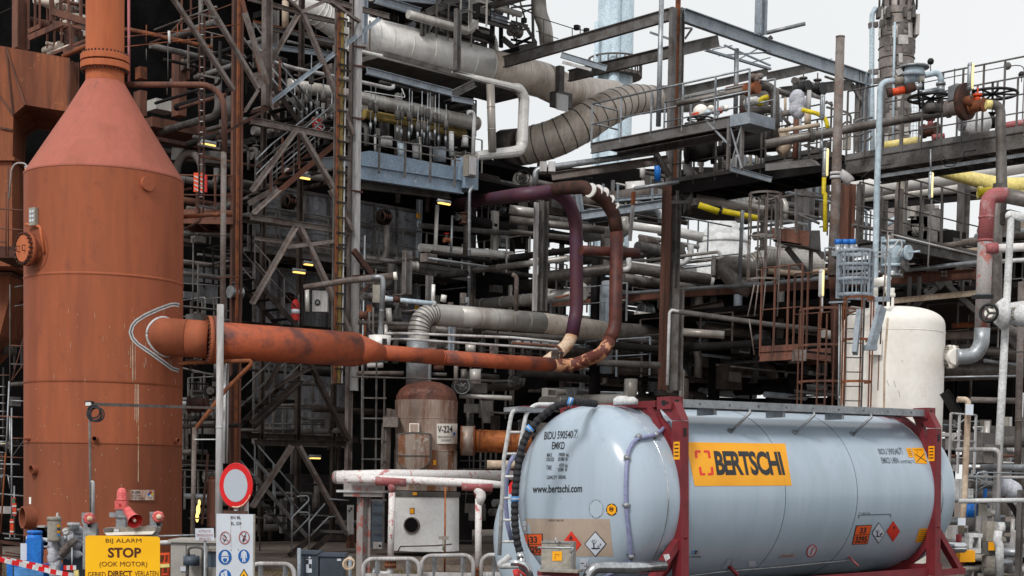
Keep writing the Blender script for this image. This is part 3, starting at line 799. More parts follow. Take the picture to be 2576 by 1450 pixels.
pipe('thin clamp rod across the white standpipe',[(1630,650),(1820,640)],10,'rust_dark',36.8)
pipe('bent rusty pipe passing under the orange outlet',[(1350,1300),(1430,1290),(1890,1275),(1900,1300),(1700,1500),(1470,1800),(1465,2150),(1450,2600)],32,'rust',36.2,fil=.2)
T(0,2)
pipe('straight galvanised post behind the round sign with rusty top',[(1467,330),(1455,1160)],34,'tower_steel',34.8,name='post_pipe')
beam(one('clamp_bar','short white bar clamped between post and standpipe','bar','white'),(1470,420),(1650,420),10,34.3,'t')
pipe('slim white conduit beside the white standpipe',[(1700,-200),(1690,600)],20,'white',36.5);pipe('second slim white conduit behind the round sign',[(1722,-200),(1712,600)],16,'offwhite_col',36.6)
T(0,0)
ladder('tall thin ladder with pale rungs in the gap right of the cone',1528,100,1520,1450+200,32,'rust_dark',40.5,rung_mat='offwhite_col',rung=.27)
for i,y in enumerate((105,560,1090)):
 b=one('perforated_strut','perforated bracket strut on the thin ladder','bracket','dirty_grey',group='ladder bracket struts');beam(b,(1490,y),(1660,y+35),14,40.4,'b')
T(0,1)
b=one('perforated_strut','perforated bracket strut low on the thin ladder platform','bracket','dirty_grey');beam(b,(1490,103),(1640,125),16,40.4,'b')
pipe('curled brown pipe end at the foot of the thin ladder',[(1520,130),(1520,215),(1390,285)],18,'brown_steel',40.3,fil=.2)
t=walkway('short dark landing with thin rails right of the vessel shoulder',(1350,185),(1760,160),1.5,'brown_steel',n=3,d=42.5,rails=(1,0))
T(0,0)
t=Thing('warning_board','orange striped board with red extinguisher box on the landing','board');m_=sized_box('b','','',1462,1305,1535,1450,.05,'orange_bright',42,t=t,part='board');k=t.part('stripe','white')
for i in range(4):line(k,m_.front,[(1468,1330+i*32),(1530,1360+i*32)],9,.01)
sized_box('b','','',1542,1320,1560,1450,.12,'red',41.9,t=t,part='box')
lamp('lit lamp under the deck right of the cone',1575,1085,130,40,41.5)
lamp('small lit lamp on a curved arm beside the left duct',232,1272,90,32,38.0,ax=V((1,0,0)),drop=[(70,1500),(85,1290),(110,1235),(180,1232),(215,1262)],body='offwhite_col')
T(0,0)
for x0,y0,x1,y1,dep,m_,d_,lab in[(1150,880,1700,1060,2,'brown_steel',47,'long rust brown steel girder box in the dark bay'),(1180,1060,1760,1140,.4,'rust_dark',46,'sloping dark brown beam under the girder box'),(1060,680,1110,880,.4,'brown_steel',48,'short brown column stub behind the cone'),(1350,380,1410,880,.4,'brown_steel',47.5,'wide brown column with pale edge in the dark bay'),(1180,740,1330,850,.6,'clad',49,'pale steel ductwork glimpsed in the dark bay'),(1060,500,1110,600,.3,'rust',48.2,'rusty hanging bracket plate behind the neck')]:
 b=sized_box('steel_sheet',lab,'panel',x0,y0,x1,y1,dep,m_,PL(500,d_,U_))
t=Thing('arched_casing','pale arched steel casing with a dark opening right of the cone','casing');m_=t.part('arch','tower_steel')
arc=[P(1430+95*math.cos(a),1290-130*math.sin(a),46)for a in[math.pi*i/10 for i in range(11)]]
m_.tube([P(1525,1450,46)]+arc+[P(1335,1450,46)],.12,seg=8);t.part('lintel','dirty_grey').bar(P(1300,1165,46.2),P(1700,1200,46.2),.35,.2)
T(0,1)
for i,(x,y,w,h_)in enumerate([(1440,640,120,130),(1575,630,140,130),(1575,770,140,160),(1440,780,100,60)]):
 sized_box('wall_cladding',['upper left','upper right','lower right','lower left'][i]+' bluish grey furnace plate glimpsed between vessel and tower','panel',x-w/2,y-h_/2,x+w/2,y+h_/2,.1,'furnace',FUR.off(-.3))
for i,(a,b_,w)in enumerate([((1460,350),(1455,960),12),((1495,550),(1495,960),14),((1370,690),(1655,710),10),((1370,520),(1450,530),12),((1370,860),(1740,900),10),((1370,940),(1500,950),8),((1380,1330),(1640,1390),12),((1370,250),(1375,370),10)]):
 b=one('thin_pipe','thin grey pipe crossing the gap between vessel and tower','pipe','dirty_grey',group='thin pipes between vessel and tower');beam(b,a,b_,w,43.5,'t')
for i,(a,b_,w,m_)in enumerate([((1625,1250),(1625,1400),24,'galv'),((1715,1250),(1715,1400),22,'galv')]):
 pipe(['small galvanised vertical pipe left of the standpipe under the outlet','small galvanised vertical pipe right of the standpipe under the outlet'][i],[a,b_],w,m_,38)
t=Thing('gate_valve','dark rusty valve hanging under the outlet pipe','valve');valve(t,P(1440,1290,37.5),V((1,0,0)),.06,'rust_dark',up=V((0,0,-1)))
T(0,2)
for i,(a,b_,w)in enumerate([((1350,125),(1640,125),10),((1350,190),(1650,190),10),((1475,160),(1480,260),16),((1440,40),(1440,330),10),((1350,610),(1640,620),14),((1350,650),(1640,655),10),((1350,700),(1500,705),14),((1350,1130),(1480,1150),8)]):
 b=one('thin_pipe','thin dark pipe low between vessel and tower','pipe','dirty_grey',group='thin pipes low between vessel and tower');beam(b,a,b_,w,41.5,'t')
b=one('leaning_bar','leaning brown bar behind the galvanised post','bar','brown_steel');beam(b,(1570,530),(1525,1060),16,40,'b')
t=Thing('gate_valve','red brown valve between vessel and tower at the crossing pipe','valve');valve(t,P(1495,160,41),V((1,0,0)),.14,'rust_dark',up=Z)
b=sized_box('steel_sheet','bluish dark panel between vessel and tower at sign height','panel',1350,200,1620,380,.1,'dirty_grey',47)
b=one('burner_flame','small bright yellow flame glowing in the dark gap','flame','flame');c=P(1497,950,45)
b.sphere(c,.06,sx=1.0,sz_=2.6,n=6);b.sphere(c-Z*.22+V((-.03,0,0)),.05,sx=1,sz_=3.0,n=6);b.sphere(c+Z*.2+V((.03,0,0)),.04,sz_=2.4,n=6)
t=Thing('rusty_drum','rusty brown drum behind the post left of the signs','drum');t.part('drum_body','brown_steel').lathe(P(1610,1080,38),[(0,.16),(1.1,.16),(1.2,.1)],seg=16);t.part('lid','rust').cyl(P(1610,1085,38)+Z*1.2,P(1610,1085,38)+Z*1.24,.12)
t=Thing('scaffold','galvanised tube scaffold with ladder at the lower left edge','scaffold')
T(0,1)
for a,b_ in[((75,700),(75,1450)),((205,1010),(90,1420)),((110,720),(205,705)),((110,862),(205,852)),((80,1160),(205,1165)),((80,1300),(205,1305)),((0,1385),(70,1385)),((90,1425),(205,1260))]:
 beam(t.part('tube','brown_steel' if RND.random()<.4 else 'dirty_grey'),a,b_,9,39.5,'t')
T(0,2)
for a,b_,w,m_ in[((70,-20),(45,560),14,'galv'),((88,180),(88,1130),13,'galv'),((75,250),(75,520),14,'galv'),((0,245),(205,255),14,'brown_steel'),((0,605),(150,610),11,'galv'),((0,550),(205,560),9,'brown_steel'),((0,830),(210,850),11,'galv'),((20,1130),(195,1145),13,'dirty_grey'),((70,700),(205,706),9,'galv'),((75,125),(205,132),9,'galv'),((75,410),(205,412),9,'brown_steel'),((108,770),(108,1130),12,'galv'),((0,690),(60,690),8,'galv'),((60,690),(75,790),10,'galv'),((185,420),(100,540),8,'dirty_grey')]:
 beam(t.part('tube',m_),a,b_,w,39.0,'t')
for k in range(12):
 y=20+k*62;beam(t.part('rung','galv'),(-20,y),(40,y+2),7,39,'t')
for x in(75,110):
 beam(t.part('base_jack','galv'),(x,1130),(x,1175),10,39,'t');beam(t.part('base_plate','galv'),(x-40,1165),(x+40,1170),8,39,'b')
T(0,2)
b=one('leaning_pipe','thin rust red pipe leaning along the left picture edge','pipe','rust');beam(b,(42,520),(5,1130),13,38.6,'t')
t=Thing('hanging_tag','green and purple inspection tags tied to the scaffold tube','tag');m_=sized_box('b','','',85,858,118,945,.02,'red',38.8,t=t,part='tag_holder');sized_box('b','','',90,865,112,905,.01,'green',38.77,t=t,part='green_tag');sized_box('b','','',88,915,114,938,.01,'cable_lilac',38.77,t=t,part='purple_tag')
for k,(x,y0,y1)in enumerate([(108,900,995),(88,1020,1135)]):
 t=Thing('safety_vest',['orange safety vest strip hanging under the inspection tags','orange safety vest strip hanging lowest on the scaffold'][k],'vest');m_=sized_box('b','','',x-13,y0,x+13,y1,.06,'orange_bright',38.75,t=t,part='fabric')
 for yy in(y0+22,y1-20):sized_box('b','','',x-14,yy-5,x+14,yy+6,.07,'white',38.73,t=t,part='reflective_band')
T(0,2)
b=sized_box('pipe_duct','pale round duct glimpsed behind the scaffold','duct',-40,925,90,980,.3,'offwhite_col',41)
t=Thing('steel_gantry','low rusty steel frame at the ground left of the blue motor','steel frame')
for a,b_,w in[((-20,1190),(190,1215),24),((-20,1290),(190,1310),14),((5,1195),(5,1450),20),((185,1150),(185,1300),16),((40,1270),(190,1295),10)]:beam(t.part('beam','rust_dark'),a,b_,w,36,'b')
lamp('small lamp shining at the left picture edge',22,445,40,26,40,glow='lamp_glow_pale')
T(0,1)
t=Thing('handrail','red brown guard rails crossing in front of the left duct','handrail')
for a,b_ in[((0,128),(210,143)),((0,275),(210,292)),((45,0),(45,490)),((62,-200),(62,440)),((0,375),(50,380)),((60,300),(60,490))]:beam(t.part('rail','brown_steel'),a,b_,11,39.5,'t')
b=sized_box('steel_sheet','dark red brown deck edge beam left of the manhole','panel',-60,410,215,500,2.0,'rust_dark',41.5)
T(1,0)
t=Thing('stair_tower','tall brown steel stair tower frame with crossing diagonal braces','tower')
def B(a,b_,w,k='i',d=TW,m_='tower_steel',nm='beam',up=None,ratio=.6):return beam(t.part(nm,m_),a,b_,w,d,k,up,ratio)
T(0,0)
for x,w,m_ in((1776,36,'brown_steel'),(1806,20,'rust'),(1830,20,'brown_steel')):
 column(t.part('column',m_),x+16,-60,x-46,3900,w,TW.off(.02*w),'b')
T(1,0)
column(t.part('column','tower_steel'),86,-40,80,800,62,TW.off(-.3));
column(t.part('column','tower_steel'),752,-40,680,3600,44,TW)
column(t.part('column','offwhite_col'),796,-40,715,2950,50,TW.off(-.1),'b');T(1,2);column(t.part('column_foot','brown_steel'),715,1090,712,1240,50,TW.off(-.1),'b');T(1,0)
for y in(350,495,890,1440):B((745-y*.02,y),(835-y*.02,y+12),14,'b',TW.off(-.2),'rust_dark','clamp')
for a,b_,w in[((450,-22),(1005,128),40),((-60,-10),(330,95),34),((350,110),(760,200),36),((-40,912),(735,1062),50)]:B(a,b_,w)
for a,b_,w,m_ in[((330,115),(115,480),42,'tower_steel'),((345,115),(725,1020),40,'tower_steel'),((945,145),(110,792),36,'blue_steel'),((520,20),(340,105),34,'tower_steel'),((220,-20),(335,95),30,'tower_steel'),((560,20),(780,175),30,'tower_steel'),((15,560),(85,790),38,'tower_steel'),((-120,-50),(50,640),26,'brown_steel'),((310,995),(-20,1450),44,'tower_steel'),((330,1005),(600,1470),44,'tower_steel'),((-40,860),(95,812),34,'rust_dark'),((-300,1050),(90,830),30,'rust_dark')]:
 B(a,b_,w,'l',TW.off(-.22),m_,'brace')
T(0,0)
for a,b_,w in[((1290,-20),(1758,690),40),((1535,-20),(1945,675),40),((1840,100),(2010,640),40),((1850,850),(1950,690),36)]:B(a,b_,w,'l',TW.off(-.6),'tower_steel','brace')
T(1,1)
for a,b_,w in[((-40,190),(722,308),44),((-10,352),(580,425),26)]:B(a,b_,w)
for a,b_,w in[((185,-10),(-10,170),42),((555,-10),(712,290),42),((310,272),(-20,850),44),((325,275),(695,1060),46),((230,430),(600,385),40)]:B(a,b_,w,'l',TW.off(-.22),'tower_steel','brace')
for a,b_,w in[((400,1300),(500,1500),40),((190,1290),(80,1500),36),((430,1330),(150,1480),36)]:B(a,b_,w,'l',TW.off(-.2),'dark_brown','brace')
T(1,2)
for a,b_,w in[((-10,442),(692,452),44)]:B(a,b_,w,m_='dark_brown')
for a,b_,w in[((325,-10),(-20,310),50),((450,-30),(690,430),44),((280,472),(-20,935),44),((315,475),(688,1150),42)]:B(a,b_,w,'l',TW.off(-.22),'dark_brown' if b_[1]<450 else 'tower_steel','brace')
T()
for x in(668,760,850):
 column(t.part('rear_column','dark_brown'),x,-20,x-14,1350,12,TWB)
for y in(300,552,815,1095):
 beam(t.part('rear_beam','dark_brown'),(600,y),(900,y+50-y*.035),14,TWB)
def flight(label,a,b_,w,mat_='dark_brown',d=TW,rails=True,railm='grey_steel',off=0.5,wid=.8):
 s=Thing('staircase',label,'stairs');dd=d.off(off);q=pts([a,b_],dd);n_=dd.n
 h=sz(w,q[0])
 for k in(0,wid):
  s.part('stringer',mat_).bar(q[0]+n_*k,q[1]+n_*k,h*.8,.03,up=Z)
 tr=s.part('treads','dark');n=max(3,int(abs(q[0].z-q[1].z)/.21));dn=(q[1]-q[0]);dh=V((dn.x,dn.y,0)).normalized()
 for i in range(n+1):
  c=q[0]+dn*(i/n)+n_*(wid/2);tr.box(c,dh*.12,n_*(wid/2-.03),Z*.018)
 if rails:
  for k in(0,wid):
   s.part('handrail',railm).cyl(q[0]+n_*k+Z*.95,q[1]+n_*k+Z*.95,.022,seg=6)
   s.part('midrail',railm).cyl(q[0]+n_*k+Z*.5,q[1]+n_*k+Z*.5,.018,seg=6)
   for i in range(4):
    c=q[0]+dn*(i/3)+n_*k;s.part('baluster',railm).bar(c,c+Z*.95,.04,.02)
 return s
T(1,0)
flight('uppermost stair flight descending right inside the tower',(-20,440),(350,960),50)
flight('second stair flight climbing right below the top landing',(120,1490),(600,1085),50,'brown_steel')
T(1,1)
flight('steep lower flight of open treads beside the fire extinguisher',(-10,660),(320,1030),50)
flight('flight climbing right at the burner level of the tower',(-60,90),(160,-30),50,'tower_steel',rails=False)
T(1,2)
flight('dark flight climbing right above the lowest tower beam',(-20,330),(340,-20),50,'dark_brown')
flight('lowest stair flight down to the concrete base of the tower',(-10,700),(400,1170),40,'grey_steel',railm='galv')
t=Thing('handrail','pale looped tube handrails at the second tower landing','handrail')
T(1,0)
for q in([(0,1320),(210,1110),(300,1010),(300,950),(470,815),(515,822)],[(0,1210),(120,1090),(300,950)],[(370,970),(590,785)],[(110,1330),(440,1040),(530,955),(480,940),(430,985)],[(0,355),(210,520),(465,808)],[(120,590),(350,870)],[(120,515),(390,850)]):
 t.part('rail','galv').tube(pts(q,TW.off(.35)),.022,seg=6,fil=.1)
for x,y0,y1 in((180,450,690),(110,1210,1450),(200,1040,1310),(325,1010,1280)):beam(t.part('post','brown_steel'),(x,y0),(x,y1),16,TW.off(.3),'b')
t=Thing('handrail','looped handrails at the foot of the stair tower','handrail')
T(1,2)
for q in([(270,1270),(270,1010),(440,840),(310,850)],[(270,1150),(440,970),(320,970)],[(400,1270),(403,1040),(520,905)],[(410,1150),(550,1005),(600,1000)],[(560,870),(700,880)]):
 t.part('rail','galv').tube(pts(q,TW.off(-.5)),.024,seg=6,fil=.1)
t=Thing('staircase','short dark steel steps and landing at the tower base','stairs')
for a,b_,w,m_ in[((250,1300),(480,1110),40,'dark_brown'),((405,1280),(545,1155),40,'dark_brown'),((545,1160),(680,1165),40,'dark_brown'),((430,1110),(690,1120),22,'dirty_grey')]:beam(t.part('stringer',m_),a,b_,w,TW.off(-.4),'b')
b=one('concrete_plinth','low reddish concrete plinth under the stair tower','plinth','concrete');c=P(480,1330,TW);b.box(V((c.x,c.y,.12)),U_*4.5,V((-U_.y,U_.x,0))*1.8,Z*.12)
b=one('concrete_plinth','low concrete plinth ring under the white skirted vessel','plinth','concrete');c=P(1255,1290,44.5);b.lathe(V((c.x,c.y,0)),[(0,2.6),(.3,2.6),(.3,.5)],seg=40)
T(1,0)
t=Thing('cable_ladder','yellow backed vertical cable ladder running the full height of the tower','cable ladder');pl_=TW.off(-.35)
column(t.part('rail','rust'),632,100,590,2900,22,pl_,'b',.5);column(t.part('rail','tower_steel'),612,100,568,2900,18,pl_.off(.1),'b',.5);column(t.part('rail','offwhite_col'),688,100,642,2900,8,pl_,'b');column(t.part('backing','yellow_dirty'),660,100,618,2900,30,pl_.off(.05),'b',.1)
a=P(640,100,pl_);
q0=P(660,100,pl_);q1=P(618,2900,pl_);cx_=(q0+q1)/2;z=q1.z
while z<q0.z:t.part('rung','dark_brown').bar(V((cx_.x,cx_.y,z))-U_*.16-pl_.n*.03,V((cx_.x,cx_.y,z))+U_*.16-pl_.n*.03,.05,.03);z+=.42
for y in(525,1200):beam(t.part('bracket','dark_brown'),(610,y),(715,y+15),16,pl_,'b')
T(1,1);beam(t.part('bracket','dark_brown'),(600,395),(690,405),16,pl_,'b')
b=pipe('slim grey conduit running down beside the white tower column',[(822,330),(800,1450),(798,1900)],14,'galv',TW.off(-.25))
T(1,1)
for i,(x,y,w,h_,l_)in enumerate([(395,541,88,34,'upper lit lamp of the pair left of the cable ladder'),(325,600,120,36,'lower lit lamp of the pair left of the cable ladder'),(1420,80,130,36,'lit lamp under the end of the blue platform')]):lamp(l_,x,y,w,h_,TW.off(1.6)if i<2 else BLU.off(-.3))
T(1,0);lamp('lit lamp with orange glow below the second landing',370,1338,95,40,TW.off(1.2))
T(1,2);lamp('lit lamp behind the lowest tower braces',445,553,108,32,TW.off(1.4))
t=Thing('warning_board','red and white striped warning board leaning at the tower landing','board');T(1,0)
m_=sized_box('b','','',432,890,500,990,.03,'red',TW.off(.6),t=t,part='board');k=t.part('stripe','white')
for i in range(3):line(k,m_.front,[(438,910+i*30),(494,945+i*30)],9,.01)
t=Thing('fire_extinguisher','red fire extinguisher standing on the lower tower landing','extinguisher');T(1,1);c=P(297,975,TW.off(.6))
t.part('cylinder','red').lathe(c,[(0,.11),(.02,.12),(.5,.12),(.6,.05)],seg=16);t.part('valve_head','black').cyl(c+Z*.6,c+Z*.68,.04);t.part('label_band','sign_white').cyl(c+Z*.2,c+Z*.32,.122)
T()
BK=PL(620,57,U_)
t=Thing('shade_backdrop','huge near-black backdrop added to darken the bays behind the towers','building')  # added backdrop, its black walls stand for shade between the towers
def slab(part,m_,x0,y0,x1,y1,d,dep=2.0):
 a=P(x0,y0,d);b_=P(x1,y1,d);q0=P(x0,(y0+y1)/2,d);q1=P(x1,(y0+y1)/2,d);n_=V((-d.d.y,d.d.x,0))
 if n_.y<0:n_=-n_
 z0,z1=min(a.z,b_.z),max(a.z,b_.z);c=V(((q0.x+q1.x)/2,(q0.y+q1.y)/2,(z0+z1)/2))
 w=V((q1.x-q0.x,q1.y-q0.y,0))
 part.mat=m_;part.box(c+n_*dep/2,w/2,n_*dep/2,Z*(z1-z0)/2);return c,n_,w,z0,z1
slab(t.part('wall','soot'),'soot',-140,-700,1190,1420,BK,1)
slab(t.part('side_backdrop','soot'),'soot',1180,690,1420,1330,PL(1190,66,U_),1)
for k,(y,d0,d1)in enumerate([(-60,0,14),(470,1,8)]):
 a=P(450,y,BK);b_=P(1180,y,BK);n_=BK.n if BK.n.y>0 else-BK.n
 c=(a+b_)/2;w=V(((b_-a).x,(b_-a).y,0))/2
 t.part('overhead_blocker','dark').box(V((c.x,c.y,(a.z+b_.z)/2))-n_*(d1/2),w,n_*(d1/2-d0*.2),Z*.1)  # added overhead slabs that block the sky above the bays
t=Thing('furnace_wall','grey riveted furnace wall panels with round burner ports','furnace')
n_=FUR.n if FUR.n.y>0 else-FUR.n
T(1,1)
def panelwall(x0,x1,ytop,ybot,cols,rows,m_='furnace',d=FUR,name='wall_panel'):
 a=P(x0,ytop,d);b_=P(x1,ybot,d);zt,zb=a.z,P(x0,ybot,d).z
 L_=(b_-a).dot(U_);base=V((a.x,a.y,0))
 for i in range(cols):
  for j in range(rows):
   u0,u1=L_*i/cols,L_*(i+1)/cols;w0=zb+(zt-zb)*j/rows;w1=zb+(zt-zb)*(j+1)/rows
   p=t.part(name,m_);p.box(base+U_*(u0+u1)/2+Z*(w0+w1)/2,U_*(u1-u0-.06)/2,n_*.04,Z*(w1-w0-.06)/2)
 r_=t.part('stiffeners','dirty_grey')
 for i in range(cols+1):r_.bar(base+U_*L_*i/cols+Z*zb-n_*.06,base+U_*L_*i/cols+Z*zt-n_*.06,.07,.12)
 for j in range(rows+1):z=zb+(zt-zb)*j/rows;r_.bar(base+Z*z-n_*.05,base+U_*L_+Z*z-n_*.05,.1,.06)
panelwall(-20,1215,-60,500,7,3)
panelwall(-20,1215,560,1010,7,2)
panelwall(-20,690,1290,1900,5,2,'furnace')
for x,y in((240,75),(957,190),(235,800)):
 c=P(x,y,FUR.off(-.1 if FUR.n.y>0 else .1));r_=sz(62 if y!=800 else 40,c)
 b=t.part('burner_port','burner');b.cyl(c,c-n_*.12,r_,seg=20);b.ring(c-n_*.14,n_,r_*.8,r_*.16)
 k=b.sub('burner_throat','soot');k.box(c-n_*.2,U_*r_*.42,n_*.1,Z*r_*.5);k=b.sub('burner_pipes','rust_dark')
 for q in(-.5,-.15,.3,.55):k.tube([c-n_*.15+U_*r_*q+Z*r_*.6,c-n_*.35+U_*r_*q,c-n_*.15+U_*r_*q*.8-Z*r_*.9],.03,seg=6,fil=.1)
for x,y in((1230,180),(1217,878)):
 m_=sized_box('b','','',x-14,y-20,x+12,y+20,.03,'sticker_yellow',FUR.off(-.5),t=t,part='number_plate');k=m_.sub('lettering','ink');text(k,m_.front,'71',rect(x-9,y-14,x+8,y+14),.01,.02)
column(t.part('corner_post','galv'),1236,60,1225,510,34,FUR.off(-.3),'i')
column(t.part('corner_post','galv'),1222,690,1212,1000,34,FUR.off(-.3),'i')
m_=sized_box('b','','',1220,218,1244,262,.02,'sign_white',FUR.off(-.6),t=t,part='marker_plate');k=m_.sub('marker','ink');poly(k,m_.front,rect(1228,222,1236,236),.01);poly(k,m_.front,rect(1222,238,1230,252),.01)
for y0 in(290,):
 T(1,2)
 for x in(90,330,550):
  t.part('door_latch','dirty_grey').tube(pts([(x-25,285),(x-20,350),(x+15,340),(x+20,300)],FUR.off(-.4)),.04,seg=6,fil=.1)
T(1,1)
t=walkway('long grey catwalk with thin rails running past the furnace burners',(-60,430),(1625,582),1.3,'dirty_grey',n=9,d=FUR.off(-1.6),rails=(1,0),hgt=1.15)
T(1,2)
t=Thing('handrail','dark railing of thin square bars in front of the low furnace wall','handrail')
for a,b_ in[((0,180),(690,190)),((60,300),(680,310)),((200,180),(205,410)),((130,200),(130,420)),((425,185),(425,410))]:beam(t.part('rail','dirty_grey'),a,b_,11,TWB.off(.8),'t')
T(1,0)
n_=DUC.n if DUC.n.y>0 else-DUC.n
du=Thing('cladded_duct','huge pale metal clad duct slanting right and turning brown with heat','duct')
b=du.part('duct_body','clad_light');qa=P(700,240,DUC);qb=P(1160,350,DUC);qc=P(1735,500,DUC)
R1=sz(295,qb)/2*.93
b.tube([qa,qb,qc],R1,seg=40);dn=(qc-qa).normalized()
for x,y in((860,283),(965,305),(1110,338),(1280,382),(1420,416),(1590,458),(1733,500)):
 c=P(x,y,DUC);c=qa+dn*(c-qa).dot(dn);b.cyl(c-dn*.02,c+dn*.02,R1*1.012,seg=40)
T(2,0)
c2=du.part('rusty_section','clad_rust');qd=P(230,690,DUC);qd=qa+dn*(qd-qa).dot(dn)
c2.tube([qc,qd],[R1,R1*1.03],seg=40)
for x,y in((60,600),(180,650)):
 c=P(x,y,DUC);c=qa+dn*(c-qa).dot(dn);c2.cyl(c-dn*.02,c+dn*.02,R1*1.03,seg=40)
qe=P(420,700,DUC);qf=P(760,735,DUC.off(.8))
c3=du.part('rear_section','clad_rust');c3.tube([qd,qe,qf],R1*1.03,seg=40,fil=1.5)
for k,(x,y)in enumerate(((365,640),(550,700))):
 pth=c3.path;cc_=min(pth,key=lambda p:(p[0]-P(x,y,DUC)).length);
 c=cc_[0];tg=cc_[1];k_=du.part('support_clamp','clad_rust');k_.cyl(c-tg*.06,c+tg*.06,R1*1.03,seg=40)
c=P(370,760,DUC.off(-1.2));k_=du.part('support_box','dirty_grey');k_.box(c,U_*.35,n_*.2,Z*.25);k_.box(P(360,660,DUC.off(-1.1)),U_*.12,n_*.1,Z*.7);k_=du.part('support_plate','offwhite_col');k_.box(P(378,775,DUC.off(-1.45)),U_*.28,n_*.02,Z*.27)
D2=DUC.off(-1.0)
cv=[P(1500,745,57.5),P(1100,750,57.0),P(880,755,56.0),P(700,830,55.2),P(500,960,54.8),P(300,1060,54.8),P(80,1110,55.2),P(-60,1120,56)]
se=Thing('segmented_duct','wide ribbed elbow duct of riveted segments, brown and silver, swooping down left','duct')
b=se.part('elbow_segments','clad_rust');b.tube([cv[1],cv[2],cv[3],cv[4],cv[5],cv[6]],[sz(w,cv[3])/2 for w in(200,232,262,276,280,276)],seg=36,fil=2.2,fseg=5,smooth=False)
rg=se.part('segment_ribs','clad_dark')
pth=b.path
acc=0;
for(p0,t0,r0_),(p1,t1,r1_)in zip(pth,pth[1:]):
 l=(p1-p0).length;s_=-acc%.40
 while s_<l:
  c=p0+(p1-p0)*(s_/l);tg=(t0*(1-s_/l)+t1*(s_/l)).normalized();r=r0_+(r1_-r0_)*(s_/l)
  rg.cyl(c-tg*.02,c+tg*.02,r*1.02,seg=36);s_+=.40
 acc+=l
b=se.part('straight_section','clad');b.tube([cv[0],cv[1]],[sz(200,cv[1])/2]*2,seg=36)
b=se.part('lower_section','clad_dark');b.tube([cv[6],cv[7]],[sz(276,cv[6])/2]*2,seg=36)
T(1,0)
t=pipe('light top pipe running under the big duct and dropping at a mitred silver elbow',[(690,365),(1933,660),(1990,675),(2025,740),(2010,1080),(1990,1140),(1930,1150),(1660,1180)],[24,62,80,84,84,84,82,70],'clad_light',DUC.off(-1.6),fil=.25,name='silver_pipe',gores=4,bands=1.4)
b=one('duct_tray','long dark flat steel tray under the light pipe','tray','dirty_grey');q=[P(840,440,DUC.off(-.9)),P(1933,735,DUC.off(-.9))];b.bar(q[0],q[1],.16,1.6)
beam(one('girder','grey steel girder carrying the spring hangers','girder','blue_steel'),(835,535),(1480,705),52,DUC.off(-2.0));beam(one('girder','short grey bracket girder at the end of the hanger beam','girder','grey_steel'),(1470,720),(1650,630),55,DUC.off(-1.8));beam(one('girder','stubby blue grey beam end below the light pipe','girder','blue_steel'),(1480,745),(1640,775),40,DUC.off(-2.1))
beam(one('girder','thin edge girder above the left burner bay','girder','blue_steel'),(-60,330),(600,420),40,DUC.off(-1.0))
pipe('white pipe with curled closed end threading behind the tower braces',[(60,450),(300,520),(700,600),(1000,668),(1040,665),(1035,640)],[30,30,30,30,26,26],'offwhite_col',DUC.off(-2.4),fil=.12)
pipe('thin white looped tubing with triangle end under the hanger girder',[(820,690),(1130,740),(1100,670)],8,'white',DUC.off(-2.5))
dr=pipe('long horizontal header drum with domed end behind the spring hangers',[(250,640),(700,720),(1660,935)],[92,92,108],'clad',DUC.off(-1.7),bands=1.6,seg=28,name='header_drum')
c,tg,r=dr.path[-1];dr.single=False;dr.parts[0].name='drum_shell';e=dr.part('domed_end','clad');e.lathe(c,[(0,r),(r*.25,r*.93),(r*.42,r*.7),(r*.5,r*.3)],seg=28,ax=tg);e=dr.part('end_boss','clad_dark');e.cyl(c+tg*r*.3,c+tg*r*.6,r*.2)
pipe('brownish lower header pipe under the long drum',[(820,860),(1570,1010)],70,'yellow_dirty',DUC.off(-1.3),seg=20)
hx=[(870,640,1010),(905,640,1020),(1072,700,1030),(1102,700,1080),(1160,670,1080),(1180,690,1020),(1225,800,1080),(1255,690,1080),(1272,830,1085),(1298,700,1095),(1316,700,1095),(1355,720,1110),(1383,710,1120),(1437,790,1110),(465,700,900),(420,420,860),(510,600,880),(350,640,900),(295,640,880),(575,700,900),(386,640,860)]
for i,(x,y0,y1)in enumerate(hx):
 t=Thing('hanger_rod','thin spring hanger rod with turnbuckle between girder and platform','hanger rod','spring hanger rods over the blue platform' if i<14 else 'spring hanger rods behind the stair tower')
 if i>=14:t.label='thin hanger rod glimpsed through the stair tower braces'
 dd=DUC.off(-2.3)
 p0,p1=P(x,y0,dd),P(x-6,y1,dd);rod=t.part('rod','galv');rod.cyl(p0,p1,.016,seg=6)
 sp=t.part('spring_can','dirty_grey');c=p0+(p1-p0)*RND.uniform(.3,.45);sp.cyl(c,c-Z*.28,.075,seg=8)
 tb=t.part('turnbuckle','galv');c=p0+(p1-p0)*RND.uniform(.62,.8);tb.cyl(c,c-Z*.2,.042,seg=6)
t=Thing('blue_platform','pale blue steel platform with panelled front and bolted railing','platform')
fr=t.part('front_panel','blue_panel');d_=BLU
fr.prism([P(x,y,d_)for x,y in[(790,1150),(860,1140),(1540,1268),(1540,1400),(790,1290)]],-V((-U_.y,U_.x,0))*.02)
eb=t.part('edge_beam','blue_panel');eb.ibeam(P(780,1300,d_.off(-.15)),P(1552,1415,d_.off(-.15)),.42,.2)
en=t.part('end_box','blue_panel');T(1,0);c=P(1580,1320,d_.off(-.05));en.box(c,U_*.28,n_*.3,Z*sz(115,c))
lb=t.part('lower_beam','dirty_grey');lb.ibeam(P(780,1375,d_.off(.3)),P(1460,1455,d_.off(.3)),.4,.2)
la=t.part('left_arm','blue_steel');la.ibeam(P(500,1235,d_.off(.2)),P(790,1205,d_.off(.2)),.3,.2)
